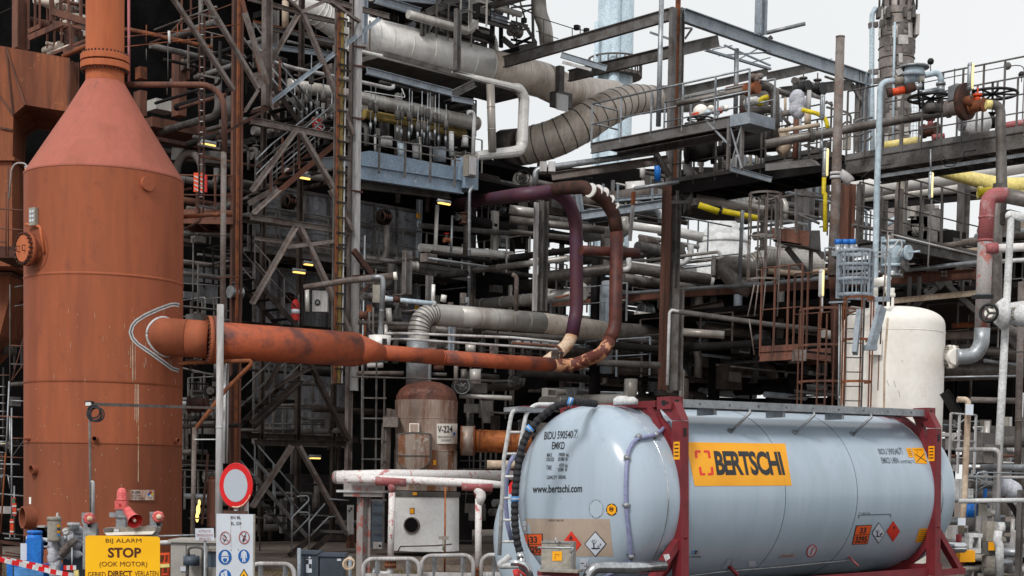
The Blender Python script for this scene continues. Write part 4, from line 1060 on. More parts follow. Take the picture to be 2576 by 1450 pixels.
for x,y0,y1 in((930,1040,1310),(1125,1070,1345),(1316,1105,1380),(1500,1150,1415)):
 beam(t.part('post','grey_steel'),(x+4,y0),(x-2,y1),16,d_.off(-.35),'b')
for a,b_ in(((790,1010),(1552,1158)),((790,1072),(1545,1216))):beam(t.part('rail','grey_steel'),a,b_,9,d_.off(-.4),'b')
t.part('deck','dark').box(P(1160,1300,d_.off(.9)),U_*4.2,n_*.85,Z*.04)
for i,(x,y0,y1,w,m_,l_)in enumerate([(1092,1085,1190,52,'pale_blue','pale blue round vessel standing on the blue platform'),(1205,1100,1200,50,'offwhite_col','off white instrument cabinet on the blue platform'),(1385,1130,1230,100,'blue_steel','wide blue grey cabinet on the blue platform'),(900,1030,1150,18,'offwhite_col','narrow white post at the left of the blue platform'),(1475,1010,1180,38,'white','thick white vertical pipe behind the platform railing'),(1240,1050,1230,20,'clad','short silver pipe behind the platform railing'),(1580,1040,1110,45,'offwhite_col','white bent pipe stub right of the platform'),(985,1050,1110,90,'offwhite_col','pale drum end behind the platform railing')]):
 q=[P(x,y0,BLU.off(.7)),P(x,y1,BLU.off(.7))]
 t=Thing('platform_equipment' if i<3 else 'vertical_pipe',l_,'equipment' if i<3 else 'pipe');r=sz(w,q[0])/2
 t.part('casing',m_).cyl(q[1],q[0],r,seg=16);t.part('cap',m_).cyl(q[0],q[0]+Z*.05,r*1.06,seg=16)
pipe('white vertical cable pipe rising from the grey box at the platform end',[(1600,850),(1640,845),(1648,900),(1640,1165)],30,'white',BLU.off(-.6),fil=.1)
T(1,0);t=Thing('junction_box','tall grey junction box at the right end of the blue platform','box');m_=sized_box('b','','',1605,1165,1672,1340,.25,'filter_grey',BLU.off(-.7),t=t,part='box_body');m_=sized_box('b','','',1612,1180,1664,1325,.02,'offwhite_col',BLU.off(-.75),t=t,part='door')
T(1,0)
pipe('silver vertical pipe between platform and mitred elbow',[(1770,640),(1785,1150)],62,'clad',DUC.off(-1.9),bands=1,seg=20)
T(1,1)
pipe('tall thin galvanised pipe down the right side of the furnace catwalk',[(1632,-40),(1612,0),(1608,860)],24,'galv',BLU.off(-.8),bands=.9)
pipe('dark cladded vertical pipe with pump like coupling beside the catwalk end',[(1595,60),(1583,540)],46,'clad_dark',BLU.off(.4),bands=.8)
pipe('bright silver vertical pipe right of the furnace corner post',[(1368,100),(1350,530)],30,'clad_light',BLU.off(.6));pipe('grey vertical pipe crossing the right end of the catwalk',[(1482,180),(1470,545)],18,'galv',BLU.off(.1))
t=Thing('gate_valve','dark stacked valves on the clad pipe beside the catwalk end','valve');valve(t,P(1565,200,BLU),Z,.09,'rust_dark',up=-U_)
t=Thing('gate_valve','red valve at the catwalk end','valve');valve(t,P(1440,365,BLU),U_,.05,'rust',up=Z,wmat='red')
for i,(y,w,m_,l_)in enumerate([(420,60,'clad_light','bright silver horizontal pipe behind the catwalk end'),(255,40,'dirty_grey','dark horizontal pipe behind the bright vertical pipe')]):pipe(l_,[(1240,y),(1933,y+60)],w,m_,BLU.off(2.4),seg=16)
pipe('short brown header pipe with pale round cap left of the silver drop pipe',[(360,722),(700,670),(1045,636)],[42,48,58],'tower_steel',42.5,seg=20,name='header_pipe')
b=THINGS[-1];b.single=False;b.parts[0].name='pipe_body';b=b.part('end_cap','cream');c=P(1045,636,42.45);dn_=(P(1045,636,42.5)-P(700,670,42.5)).normalized();b.cyl(c-dn_*.02,c+dn_*.07,sz(60,c)/2,seg=20)
T(1,1)
t=pipe('bright silver drop pipe ending in a clamped cone on the orange pipe',[(870,650),(955,640),(960,700),(938,1090)],40,'galv',41.4,fil=.18,seg=18,name='drop_pipe',bands=1.1)
t.parts[0].name='drop_body';t.single=False;c=P(935,1100,41.4);m_=t.part('clamp','clad_light');m_.cyl(c+Z*.05,c-Z*.35,.3,.26,seg=20);m_.cyl(c-Z*.35,c-Z*.6,.26,.14,seg=20);m_=t.part('clamp_bolts','black');m_.box(c+V((.15,-.27,-.2)),V((.06,0,0)),V((0,.03,0)),Z*.15)
pipe('small silver drop pipe left of the cable ladder',[(385,735),(388,905)],34,'clad',43,seg=12)
for a,b_,w,l_ in[((735,440),(880,635),44,'dark red brown diagonal bracket on the tower column'),((735,650),(880,645),42,'dark horizontal bracket arm holding the capped header'),((790,775),(860,700),22,'small diagonal prop under the bracket arm')]:
 beam(one('bracket',l_,'bracket','rust_dark'),a,b_,w,TW.off(-.4),'b')
t=Thing('electric_box','small white electrical box with round dial on the tower landing','box');m_=sized_box('b','','',425,745,540,905,.35,'offwhite_col',44,t=t,part='box_body');k=t.part('dial','black');disc(k,m_.front,465,836,22,24,.02);k=t.part('dial_ring','galv');disc(k,m_.front,465,836,12,13,.03)
t=Thing('red_box','small rust red junction box beside the silver drop pipe','box');m_=sized_box('b','','',835,852,878,908,.15,'rust',43,t=t,part='box_body');t.part('conduit','dirty_grey').tube(pts([(856,908),(856,1050)],43),.03,seg=6)
sized_box('tall_plate','tall pale grey panel left of the silver drop pipe','panel',880,700,935,835,.1,'filter_grey',44)
t=Thing('gate_valve','handwheel valve behind the small diagonal prop','valve');valve(t,P(835,790,43.6),U_,.07,'dirty_grey',up=V((0,-1,0)))
t=Thing('gate_valve','dark valve row below the pale blue pipe','valve');valve(t,P(1000,860,43.8),U_,.08,'black',up=Z);valve(t,P(1100,850,43.8),U_,.07,'dirty_grey',up=V((0,-1,0)))
t=Thing('pipe','pale blue horizontal pipe with a dark red band','pipe');q=pts([(972,805),(1035,810),(1090,815),(1345,845)],43.4);t.part('pipe_body','pale_blue').tube([q[0],q[3]],sz(36,q[0])/2,seg=16);t.part('red_band','rust_dark').tube([q[1],q[2]],sz(42,q[0])/2,seg=16)
for k,(x,m_)in enumerate(((975,'white'),(1340,'white'))):t.part('collar',m_).cyl(P(x,806+(40 if k else 0),43.4)-U_*.05,P(x,806+(40 if k else 0),43.4)+U_*.05,sz(44,q[0])/2)
pipe('grey instrument tubing loop beside the silver drop pipe',[(885,870),(885,1070),(910,1085),(1100,1075)],15,'dirty_grey',42.6,fil=.1)
for i,(a,b_,w,m_)in enumerate([((770,985),(1150,1000),34,'clad_dark'),((820,930),(825,1100),16,'rust'),((790,850),(790,1060),14,'dirty_grey'),((1000,880),(1010,990),44,'clad'),((980,1000),(985,1160),30,'clad'),((900,1080),(900,1130),20,'dirty_grey'),((905,580),(905,700),12,'dirty_grey'),((1340,700),(1335,830),28,'clad_light'),((1420,780),(1412,830),44,'clad_light'),((780,930),(840,935),60,'brown_steel')]):
 pipe(['clad pipe length','rusty riser','thin grey riser','silver elbow stub','silver stub pipe','short grey coupling','thin nozzle','bright riser','bright capped stub','brown valve block'][i]+' in the tangle around the silver drop pipe',[a,b_],w,m_,43.5,seg=12)
LP=PL(1100,44.5,U_)
t=Thing('insulated_pipe','large beige silver insulated pipe with segmented elbow above the orange pipe','pipe')
pe=[P(1222,1190,LP),P(1228,1060,LP),P(1300,870,LP),P(1450,905,LP)]
r_=sz(170,pe[1])/2*.98
b=t.part('elbow_segments','clad');q=[P(1222,1190,LP),P(1235,920,LP),P(1520,940,LP)]
b.tube(q,r_,seg=36,fil=1.0,fseg=9,smooth=False);
rg=t.part('segment_ribs','clad_dark')
for j in b.joints:c,tg,r=b.path[j];rg.cyl(c-tg*.015,c+tg*.015,r*1.025,seg=36)
e0=b.path[-1][0]
T(2,1)
b=t.part('straight_section','clad');q=[e0,P(220,988,LP)];b.tube(q,r_,seg=36);dn=(q[1]-q[0]).normalized();L_=(q[1]-q[0]).length
for k in range(1,5):c=q[0]+dn*L_*k/5;b.cyl(c-dn*.015,c+dn*.015,r_*1.015,seg=36)
b=t.part('stained_section','clad_rust');q2=[q[1],P(380,1008,LP),P(700,1050,LP)];b.tube(q2,r_*.98,seg=36)
b=t.part('far_section','clad_dark');b.tube([P(700,1050,LP),P(1110,1075,LP.off(1.0)),P(1600,1100,LP.off(2.0))],r_*.93,seg=30)
b=t.part('lower_drop','galv');T(1,1);c=P(1222,1120,LP);b.cyl(c,c-Z*1.3,r_*1.03,seg=30);c2_=P(1250,1300,LP);b.cyl(c2_,c2_-Z*1.2,r_*.9,seg=30)
pipe('dark pipe running parallel under the insulated pipe',[(1340,1040),(1933,1090),(2300,1110),(2900,1160)],60,'clad_dark',LP.off(1.2),seg=16,bands=1.5)
for i,(y,l_)in enumerate(((1075,'upper thin white tube of the pair above the orange pipe'),(1110,'lower thin white tube of the pair above the orange pipe'))):
 pipe(l_,[(980,y-5+i*8),(1120,y-6+i*8),(1933,y+25+i*30),(2290,y+60+i*22)],20-2*i,'offwhite_col',42.2,fil=.1)
for x,y in((1335,1110),(1795,1165),(2260,1180)):
 t=Thing('pipe_stand','short grey pipe stand clamping the white tubes','stand',group='stands under the white tubes');t.part('upright','tower_steel').bar(P(x,y,42.4),P(x,y+75,42.4),.2,.12,up=U_);t.part('foot','tower_steel').bar(P(x-25,y+75,42.4),P(x+25,y+75,42.4),.05,.2)
beam(one('post_beam','small blue I shaped post beside the insulated elbow','beam','blue_steel'),(1474,1020),(1472,1200),42,43,'i',up=U_)
T(2,1)
pipe('rusty tube bending down over the orange pipe end',[(0,1140),(340,1165),(375,1200),(372,1260)],22,'brown_steel',42.0,fil=.15)
beam(one('bracket','small dark clamp bar across the orange pipe end','bracket','black'),(345,1218),(392,1218),14,41.9,'b')
T(1,1)
for i,(a,b_,w,m_)in enumerate([((760,1370),(1115,1370),34,'tower_steel'),((840,1310),(960,1310),40,'offwhite_col'),((720,1395),(1933,1430),14,'green'),((1280,1310),(1280,1420),12,'dirty_grey'),((1320,1375),(1440,1380),26,'dirty_grey'),((1510,1200),(1510,1440),34,'clad'),((1620,1150),(1620,1210),80,'clad'),((1655,1340),(1655,1450),86,'clad'),((1570,1340),(1570,1440),50,'clad_dark'),((1340,1330),(1420,1330),40,'rust_dark')]):
 pipe(['rusty brown horizontal stub','white clad stub','thin green horizontal conduit','thin drop line','dark support bar','silver riser','wide silver riser above','wide silver drum riser','dark short riser','dark rusty saddle'][i]+' just under the orange pipe line',[a,b_],w,'dirty_grey' if m_=='green' else m_,44.2 if i!=2 else 42.8,seg=14,bands=.6 if w>50 else 0)
T(1,2)
DV=44.0
t=Thing('storage_vessel','rust stained clad vessel marked V-224 on a white skirt with a round hole','vessel')
cA=P(1278,800,DV);base=V((cA.x,cA.y,0));zz=lambda y:P(1278,y,DV).z
rB=sz(232,cA);rS=sz(256,cA)*1.0
t.part('dome','vessel_dome').lathe(base,[(zz(135),rB*1.0),(zz(95),rB*.98),(zz(50),rB*.88),(zz(15),rB*.7),(zz(-10),rB*.45),(zz(-20),rB*.15)],seg=48,cap=True)
sh=t.part('shell','vessel_rust');sh.lathe(base,[(zz(500),rB*1.0),(zz(268),rB*1.0),(zz(266),rB*1.015),(zz(264),rB),(zz(128),rB*1.02)],seg=48,cap=False)
sl=t.part('lower_shell','vessel_clad');sl.lathe(base,[(zz(805),rB*1.02),(zz(510),rB*1.02),(zz(508),rB*1.03),(zz(500),rB*1.0)],seg=48,cap=False)
sk=t.part('skirt','skirt_white');sk.lathe(base,[(zz(1255),rS*1.02),(zz(850),rS*1.0)],seg=48,cap=False);sk.lathe(base,[(zz(850),rS*1.03),(zz(815),rS*1.03),(zz(812),rB)],seg=48,cap=False)
bd=t.part('skirt_band','dirty_grey');bd.lathe(base,[(zz(852),rS*1.035),(zz(812),rS*1.035)],seg=48,cap=False)
SK=Surf([sk]);SH=Surf([sh,sl])
hq=SK.hit(1178,1068);mn=t.part('access_hole_rim','tower_steel');mn.lathe(hq[0]-hq[1]*.1,[(0,sz(62,cA)),(.16,sz(62,cA)),(.16,sz(54,cA)),(0,sz(54,cA))],seg=32,ax=hq[1],cap=False);k=mn.sub('access_hole','soot');k.cyl(hq[0]-hq[1]*.05,hq[0]+hq[1]*.03,sz(55,cA),seg=32)
for m_,x,y,s_ in(('black',1178,960,18),('sticker_yellow',1180,960,14)):k=t.part('warning_label','sign_brown' if m_=='black' else m_);patch(k,SK,rect(1180-s_,960-s_*1.3,1180+s_,960+s_*1.3),.012 if m_=='black' else .02,2)
k=t.part('warning_label','sticker_yellow');patch(k,SK,rect(1188,818,1220,840),.05,2)
k=t.part('warning_label','sticker_yellow');patch(k,SH,rect(1335,575,1360,612),.02,2)
sg=t.part('sign_plate','cream');patch(sg,SH,rect(1362,300,1512,452),.03,4)
k=sg.sub('lettering','ink');text(k,SH,'V-224',rect(1368,316,1476,368),.04,.015);text(k,SH,'VERDUNNINGSSTOOM',rect(1368,392,1480,408),.04);text(k,SH,'CONDENSAAT',rect(1392,418,1465,434),.04)
k=sg.sub('hazard_diamond','blue');poly(k,SH,[(1487,362),(1497,377),(1487,392),(1477,377)],.042)
nb=t.part('nozzle_box','vessel_clad');dd=DV-1.75
def shield(k,y0):
 q=[(1068,380),(1180,368),(1316,378),(1318,560)]
 q+=[(1190+125*math.cos(a),560+95*math.sin(a))for a in[math.pi*i/12 for i in range(1,12)]]+[(1066,560)]
 return[P(x,y,dd)for x,y in q]
nb.prism(shield(0,0),V((0,1.0,0)));k=nb.sub('seam','dirty_grey');k.bar(P(1068,542,dd-.01),P(1316,545,dd-.01),.03,.02);rim_=shield(0,0);
for a,b_ in zip(rim_,rim_[1:]+rim_[:1]):k.bar(a,b_,.035,.03)
sm=t.part('window_box','cream');c=P(1196,332,DV-1.1);sm.box(c,V((sz(36,c),0,0)),V((0,.15,0)),Z*sz(33,c));k=sm.sub('pane','vessel_rust');k.box(c-V((0,.16,0)),V((sz(28,c),0,0)),V((0,.02,0)),Z*sz(26,c))
ds=t.part('side_bracket','tower_steel');c=P(1020,290,DV-.8);ds.box(c,V((sz(55,c),0,0)),V((0,.3,0)),Z*sz(38,c))
for x,y0 in((985,300),(1022,190)):t.part('side_duct','tower_steel').bar(P(x,y0,DV-.7),P(x-12,760 if x<1000 else 260,DV-.7),.18,.2,up=U_)
t.part('anchor_ring','rust_dark').tube(pts([(1070,1270),(1090,1228),(1350,1222),(1480,1210)],DV-1.4),.02,seg=6)
t=Thing('outlet_branch','rusty orange flanged outlet pipe on the right of the V-224 vessel','pipe')
q=pts([(1500,430),(1600,430),(1950,437),(2080,440)],43.6)
t.part('thick_collar','vessel_clad').cyl(P(1548,430,43.6),P(1652,430,43.6),sz(222,q[0])/2,seg=32);t.part('branch_pipe','copper').cyl(q[1],q[3],sz(170,q[0])/2,seg=32);m_=t.part('rib','rust');
for x in(1552,1648,1690,1925):m_.cyl(P(x,430,43.6)-V((.02,0,0)),P(x,430,43.6)+V((.02,0,0)),sz(226 if x<1660 else 176,q[0])/2,seg=32)
pipe('short tan insulated pipe stub left of the tank ladder',[(1745,608),(2000,612)],64,'beige',40,seg=20)
pipe('lower grey pipe right of the vessel dome',[(1535,90),(1933,108)],36,'clad',46,seg=12)
for i,(x,y,w,h_,m_,l_)in enumerate([(1625,185,110,70,'dirty_grey','grey pump casing right of the vessel dome'),(1745,210,80,170,'dirty_grey','blue grey cabinet right of the vessel dome'),(1655,30,180,80,'dirty_grey','dark blue panel above the handwheel')]):
 sized_box('equipment_casing',l_,'equipment',x-w/2,y-h_/2,x+w/2,y+h_/2,.5,m_,48)
t=Thing('gate_valve','round handwheel valve right of the vessel dome','valve');valve(t,P(1560,25,46),U_,.13,'dirty_grey',up=V((0,-1,0)),wmat='galv')
for i,(a,b_,w)in enumerate([((1545,20),(1545,80),12),((1600,215),(1600,300),20),((1700,125),(1712,340),14),((1535,580),(1740,582),10),((1535,640),(1740,645),8),((1610,540),(1612,640),8),((1775,530),(1775,570),6),((1520,1185),(1850,1190),8),((1590,790),(1575,960),6)]):
 b=one('thin_pipe','thin pipe in the dark space right of the V-224 vessel','pipe','dirty_grey',group='thin pipes right of the V-224 vessel');beam(b,a,b_,w,45.5,'t')
t=Thing('caged_ladder','dark caged ladder between tower column and V-224 vessel','ladder')
for x in(812,912,970):beam(t.part('stile','dirty_grey'),(x,-300 if x!=970 else-40),(x-8,1240 if x==970 else 650),12,43.2,'b')
for k in range(6):beam(t.part('rung','dirty_grey'),(795,105+k*154),(985,108+k*154),11,43.1,'b')
t=Thing('utility_cabinet','dark ladder like cabinet with white sockets left of the white skirt','cabinet');sized_box('b','','',872,880,962,1235,.3,'cabinet',43.5,t=t,part='cabinet_body')
for k in range(5):beam(t.part('bar','dirty_grey'),(872,890+k*76),(962,893+k*76),6,43.4,'b')
k=sized_box('b','','',885,1195,950,1245,.15,'offwhite_col',43.2,t=t,part='socket_box');m_=t.part('socket','black');disc(m_,k.front,935,1222,9,10,.02)
T(1,2)
t=Thing('marker_plate','white plate with black squares on the tower column','sign');pl_=TW.off(-.35);k=sized_box('b','','',690,915,738,1135,.02,'offwhite_col',pl_,t=t,part='plate');m_=t.part('marker','ink');poly(m_,k.front,rect(710,932,724,950),.012);poly(m_,k.front,rect(697,950,710,968),.012)
DM=36.0
t=Thing('pipe_manifold','long white header pipe with red stains and domed end, resting on a steel post','pipe')
q=[P(610,706,DM),P(1010,696,DM),P(1933,690,DM+6.0),P(2300,688,DM+8)];b=t.part('header','redwhite');r_=sz(100,q[0])/2;b.tube([q[0],q[1],q[2]],[r_,r_,sz(72,q[2])/2],seg=24);e=t.part('domed_end','grey_peel');dn=(q[1]-q[0]).normalized();e.lathe(q[0],[(0,r_*1.02),(-r_*.3,r_*1.0),(-r_*.5,r_*.85),(-r_*.68,r_*.55),(-r_*.74,r_*.2)],seg=24,ax=dn)
for x in(660,1575,1440):c=P(x,704-(x-600)*.015,DM+(x-610)/1323*6);t.part('weld_band','redwhite').cyl(c-dn*.03,c+dn*.03,r_*(1.05-(x-600)/1323*.22),seg=24)
t=Thing('support_post','pale steel post with red paint marks and top plate under the white header','post');column(t.part('column','grey_peel'),818,822,805,1480,78,DM-.2,'i');c=P(816,812,DM-.2);t.part('top_plate','offwhite_col').box(c,V((.65*1.1,0,0))*.85,V((0,.3,0)),Z*.025);t.part('pedestal','grey_peel').box(P(818,785,DM-.2),V((.45,0,0)),V((0,.25,0)),Z*.2)
t=Thing('branch_manifold','white pipe with red stained tees and two drop legs in front of the header','pipe')
DN=DM-.7
q=[P(690,718,DN),P(1010,722,DN),P(1640,750,DN),P(1880,762,DN)];t.part('run_pipe','redwhite').tube(q,[sz(64,q[0])/2]*2+[sz(66,q[0])/2,sz(50,q[0])/2],seg=20)
for x,y,yb,w,l_ in((1020,730,1330,52,0),(1672,770,1400,52,1)):
 a=P(x,y,DN);f=t.part('tee','red_fade');f.cyl(a+V((-.35,0,.0)),a+V((.35,0,-.02)),sz(76,a)/2,seg=20);f.tube([a,P(x+8,y+90,DN)],[sz(66,a)/2,sz(54,a)/2],seg=20)
 lg=t.part('drop_leg','redwhite');lg.tube([P(x+8,y+60,DN),P(x+(-4 if l_==0 else 5),yb,DN)],sz(50,a)/2,seg=20)
 if l_:lg.tube([P(x-22,y-10,DN),P(x+28,y+60,DN),P(x+14,y+140,DN)],[sz(56,a)/2,sz(80,a)/2,sz(54,a)/2],seg=20,fil=.2)
 c=P(x+(-4 if l_==0 else 5),yb,DN);fl=t.part('flange','rust');fl.cyl(c+Z*.03,c-Z*.05,sz(88,c)/2,seg=24);fl.cyl(c-Z*.08,c-Z*.16,sz(88,c)/2,seg=24);fl.bolts(c-Z*.06,Z,sz(76,c)/2,8,r=.018,h=.26)
 if not l_:
  el=t.part('bottom_elbow','white');el.tube([c-Z*.12,P(1012,1440,DN),P(890,1435,DN)],sz(50,c)/2,seg=20,fil=.35);f=el.sub('elbow_flange','galv');f.cyl(P(905,1430,DN),P(880,1428,DN),sz(84,c)/2,seg=20)
 else:t.part('foot','offwhite_col').cyl(c-Z*.16,c-Z*.5,sz(60,c)/2,seg=16)
T(1,2);pipe('thin orange copper pipe with small tap in front of the white skirt',[(1430,778),(1424,1420)],14,'copper',DM+1.5,seg=8)
t=Thing('small_tap','small white tap clamped on the copper pipe','tap');c=P(1418,1163,DM+1.4);t.part('tap_body','filter_grey').box(c,V((.12,0,0)),V((0,.04,0)),Z*.04);t.part('spout','filter_grey').cyl(c,c-Z*.3,.03,seg=8)
def guard(label,x0,x1,yt,d,hgt=1.0,tile=(1,2),mid=None,drop=0):
 T(*tile);t=Thing('guard_rail',label,'guard rail');a=P(x0,yt,d);b_=P(x1,yt+drop,d)
 top=[V((a.x,a.y,0)),a-Z*.0,b_,V((b_.x,b_.y,0))]
 t.part('hoop','offwhite_col').tube(top,.05,seg=10,fil=.22)
 t.part('lower_bar','offwhite_col').bar(V((a.x,a.y,a.z*.45)),V((b_.x,b_.y,a.z*.45)),.09,.05)
 for u in((.78,)if x1-x0<330 else(.25,.8)):
  c=a+(b_-a)*u;t.part('upright','galv').bar(V((c.x,c.y,0)),V((c.x,c.y,c.z-.04)),.09,.06,up=U_)
guard('pale tube guard rail left of the dark cabinets',-50,290,1358,33.5,drop=2)
guard('pale tube guard rail left of the copper pipe',812,1235,1322,34.5,drop=-2)
guard('pale tube guard rail between copper pipe and stained drop leg',1250,1642,1300,34.8,drop=-8)
guard('pale tube guard rail right of the stained drop leg',1702,2100,1292,35.0)
t=Thing('dark_cabinet','dark blue grey cabinet with a black and white marker square','cabinet');k=sized_box('b','','',318,1285,470,1560,.5,'cabinet',30,t=t,part='cabinet_body');T(1,2);lid=t.part('lid','cabinet');lid.box(k.c+V((0,.25,k.h/2+.03)),V((k.w/2+.03,0,0)),V((0,.29,0)),Z*.03)
m_=t.part('marker_plate','sign_white');patch(m_,k.front,rect(378,1325,422,1425),.006,1);m2=m_.sub('marker','ink');poly(m2,k.front,rect(378,1328,398,1360),.012);poly(m2,k.front,rect(400,1360,420,1392),.012)
m_=t.part('badge','sign_white');patch(m_,k.front,rect(398,1305,412,1317),.006,1)
t=Thing('dark_cabinet','plain dark blue grey cabinet left of the coiled cable','cabinet');k=sized_box('b','','',480,1302,660,1560,.5,'cabinet',30,t=t,part='cabinet_body');T(1,2);lid=t.part('lid','cabinet');lid.box(k.c+V((0,.25,k.h/2+.03)),V((k.w/2+.03,0,0)),V((0,.29,0)),Z*.03);m_=t.part('badge','sign_white');patch(m_,k.front,rect(612,1320,642,1336),.006,1)
for i,(x,y0)in enumerate(((326,1240),(712,1300))):
 pipe(['blue grey post with cap at the left of the dark cabinets','blue grey post with coiled cable right of the dark cabinets'][i],[(x,y0),(x,1600)],28,'blue_steel',29.8,name='bollard',cat='post')
b=one('cable_coil','pale coil of cable hung on the blue grey post','cable','cream_pipe')
for k in range(6):c=P(706+RND.uniform(-9,9),1358+RND.uniform(-10,10),29.5+k*.02);b.ring(c,V((RND.uniform(-.3,.3),1,RND.uniform(-.2,.2))),sz(RND.uniform(30,44),c),.008,rs=5)
T(1,2);b=one('floor_grate','dark drain grate plate on the ground behind the guard rails','grate','dark');c=P(1480,1440,37);b.box(V((c.x,c.y+1,.03)),V((1.0,0,0)),V((0,.8,0)),Z*.015)
T()
CO=47.0
FA=PL(1700,CO,V_);FB=PL(1700,CO,U_)
T(1,0)
t=Thing('upper_platform','grey steel upper deck with hanging columns crossing above the big duct','platform');UP=DUC.off(-.6)
for a,b_,w,m_ in[((900,-10),(1240,95),60,'blue_steel'),((960,-30),(1400,15),50,'blue_steel'),((1290,100),(1590,-40),55,'dirty_grey'),((1535,60),(1900,165),56,'blue_steel'),((1540,118),(1933,215),30,'dirty_grey'),((1560,170),(1800,330),26,'dark')]:beam(t.part('beam',m_),a,b_,w,UP,'i')
column(t.part('column','grey_steel'),1527,70,1515,530,44,UP.off(-1.2));column(t.part('column','dirty_grey'),1262,90,1258,270,34,UP);column(t.part('column','blue_steel'),820,-60,818,330,40,UP.off(-.3))
beam(t.part('brace','dirty_grey'),(1385,100),(1300,250),22,UP,'l')
t.part('deck','dark').prism([P(830,60,UP.off(.4)),P(1540,60,UP.off(.2)),P(1540,60,UP.off(4)),P(830,60,UP.off(4.0))],Z*.2)
t.part('deck','dark').prism([P(1560,120,UP.off(.2)),P(1933,215,UP.off(.2)),P(1933,215,UP.off(4)),P(1560,120,UP.off(4.0))],Z*.1)
t=Thing('handrail','steel railing of the topmost deck right of the hanging column','handrail');
for a,b_ in[((1590,-60),(1933,40)),((1590,-10),(1933,95))]:beam(t.part('rail','grey_steel'),a,b_,10,UP,'t')
for x,y in((1640,-50),(1720,-40),(1800,-20),(1905,0)):beam(t.part('post','grey_steel'),(x,y),(x,y+150),16,UP,'b')
pipe('wide silver pipe end behind the topmost railing',[(1700,10),(1880,65)],46,'clad_light',UP.off(.5),seg=16)
pipe('silver insulated pipe with ribbed elbow turning down behind the duct',[(1270,150),(1400,165),(1790,262),(1800,440)],72,'clad',DUC.off(1.4),gores=7,fil=1.0,seg=20,ring_mat='clad_dark',bands=1.2)
pipe('dark grey pipe under the silver insulated pipe',[(1260,250),(1700,350)],40,'clad_dark',DUC.off(1.6))
pipe('vertical dark vessel neck left of the small column',[(1158,60),(1160,190)],50,'clad_dark',DUC.off(1.0),seg=16);pipe('hanging pipe end at the top left of the duct',[(870,-30),(872,42)],44,'clad',DUC.off(.3),seg=14)
pipe('dark hanging vessel under the upper deck',[(1040,50),(1042,180)],70,'clad_dark',DUC.off(1.6),seg=16)
t=Thing('pipe_elbow','large pale cladded elbow behind the top of the stair tower','duct');b=t.part('duct_body','clad_light');b.tube(pts([(330,-60),(480,110),(640,215),(760,250)],DUC.off(.2)),sz(200,P(480,110,DUC))/2,seg=28,fil=1.5);
for j in range(0,len(b.path),2):c,tg,r=b.path[j];b.cyl(c-tg*.02,c+tg*.02,r*1.02,seg=28)
beam(one('girder','pale edge girder below the cladded elbow behind the tower','girder','grey_steel'),(-20,190),(680,335),34,DUC.off(-.7));beam(one('girder','rusty top girder behind the tower at the cladded elbow','girder','rust'),(-20,160),(520,290),16,DUC.off(-.5))
pipe('beige vertical pipe at the top of the stair tower',[(222,10),(220,215)],50,'beige',TWB.off(.5),seg=14)
T(1,0)
for i in range(9):
 x=1640+i*22 if i<5 else 1100+i*22
 t=Thing('small_valve','little black valve cluster on the duct top','valve',group='little valves along the big duct');c=P(x,(395 if i<5 else 215)+i*3-RND.uniform(0,20),DUC.off(.3));t.part('stem','black').cyl(c-Z*.25,c+Z*.3,.035,seg=6);t.part('valve_head','dirty_grey').cyl(c+Z*.15,c+Z*.28,.08,seg=8)
t=Thing('backing_slab','dark slab added behind the upper deck, standing for shaded equipment','equipment');slab(t.part('casing','dark'),'dark',*([-60,-300,1720,235]),DUC.off(5.0)if DUC.n.y>0 else DUC.off(5),1.5)  # added dark slab, blocks the sky and stands for shaded equipment
b=one('backing_slab','second dark slab added behind the duct left half, standing for shaded equipment','equipment','dark');slab(b,'dark',100,100,1500,430,DUC.off(6.5),1)  # added dark slab, shade of the equipment put into its colour
T(2,0)
t=Thing('upper_platform','grey lattice stair platform against the sky at top centre','platform');d_=54
for a,b_,w,m_ in[((-10,165),(120,200),22,'grey_steel'),((100,195),(180,325),24,'grey_steel'),((-10,60),(155,40),14,'grey_steel'),((-10,30),(150,100),10,'grey_steel'),((0,125),(170,60),12,'dirty_grey'),((155,-10),(160,320),20,'dirty_grey'),((-10,300),(190,330),16,'dark'),((-10,385),(190,345),50,'dirty_grey'),((-10,250),(130,215),14,'dirty_grey'),((35,100),(35,300),10,'dirty_grey'),((100,150),(60,10),12,'dirty_grey'),((0,250),(60,370),14,'dirty_grey'),((170,270),(10,350),20,'dark')]:beam(t.part('beam',m_),a,b_,w,d_,'b')
T(1,0)
for a,b_,w,m_ in[((1850,200),(1850,360),30,'dark'),((1860,290),(1990,400),40,'dirty_grey'),((1790,430),(1990,380),50,'dark')]:beam(t.part('beam',m_),a,b_,w,d_,'b')
T(2,0)
pipe('grey cladded stack pipe leaning at top centre against the sky',[(195,-60),(215,120),(250,200),(262,330)],108,'clad',53,fil=2,seg=24,bands=1.5,name='stack_pipe')
t=Thing('handrail','thin roof handrail with small fittings against the sky','handrail');
for a,b_ in[((170,125),(455,215)),((455,215),(455,270)),((455,215),(590,240)),((350,295),(180,235)),((240,150),(240,330)),((515,195),(515,262))]:beam(t.part('rail','dirty_grey'),a,b_,7,52,'t')
for x,y in((488,212),(562,236),(90,158)):c=P(x,y,52);t.part('fitting','black').cyl(c-Z*.06,c+Z*.08,.1,seg=8)
t=Thing('column_tower','tall pale blue distillation column far behind the steel frame','tower');D3=100
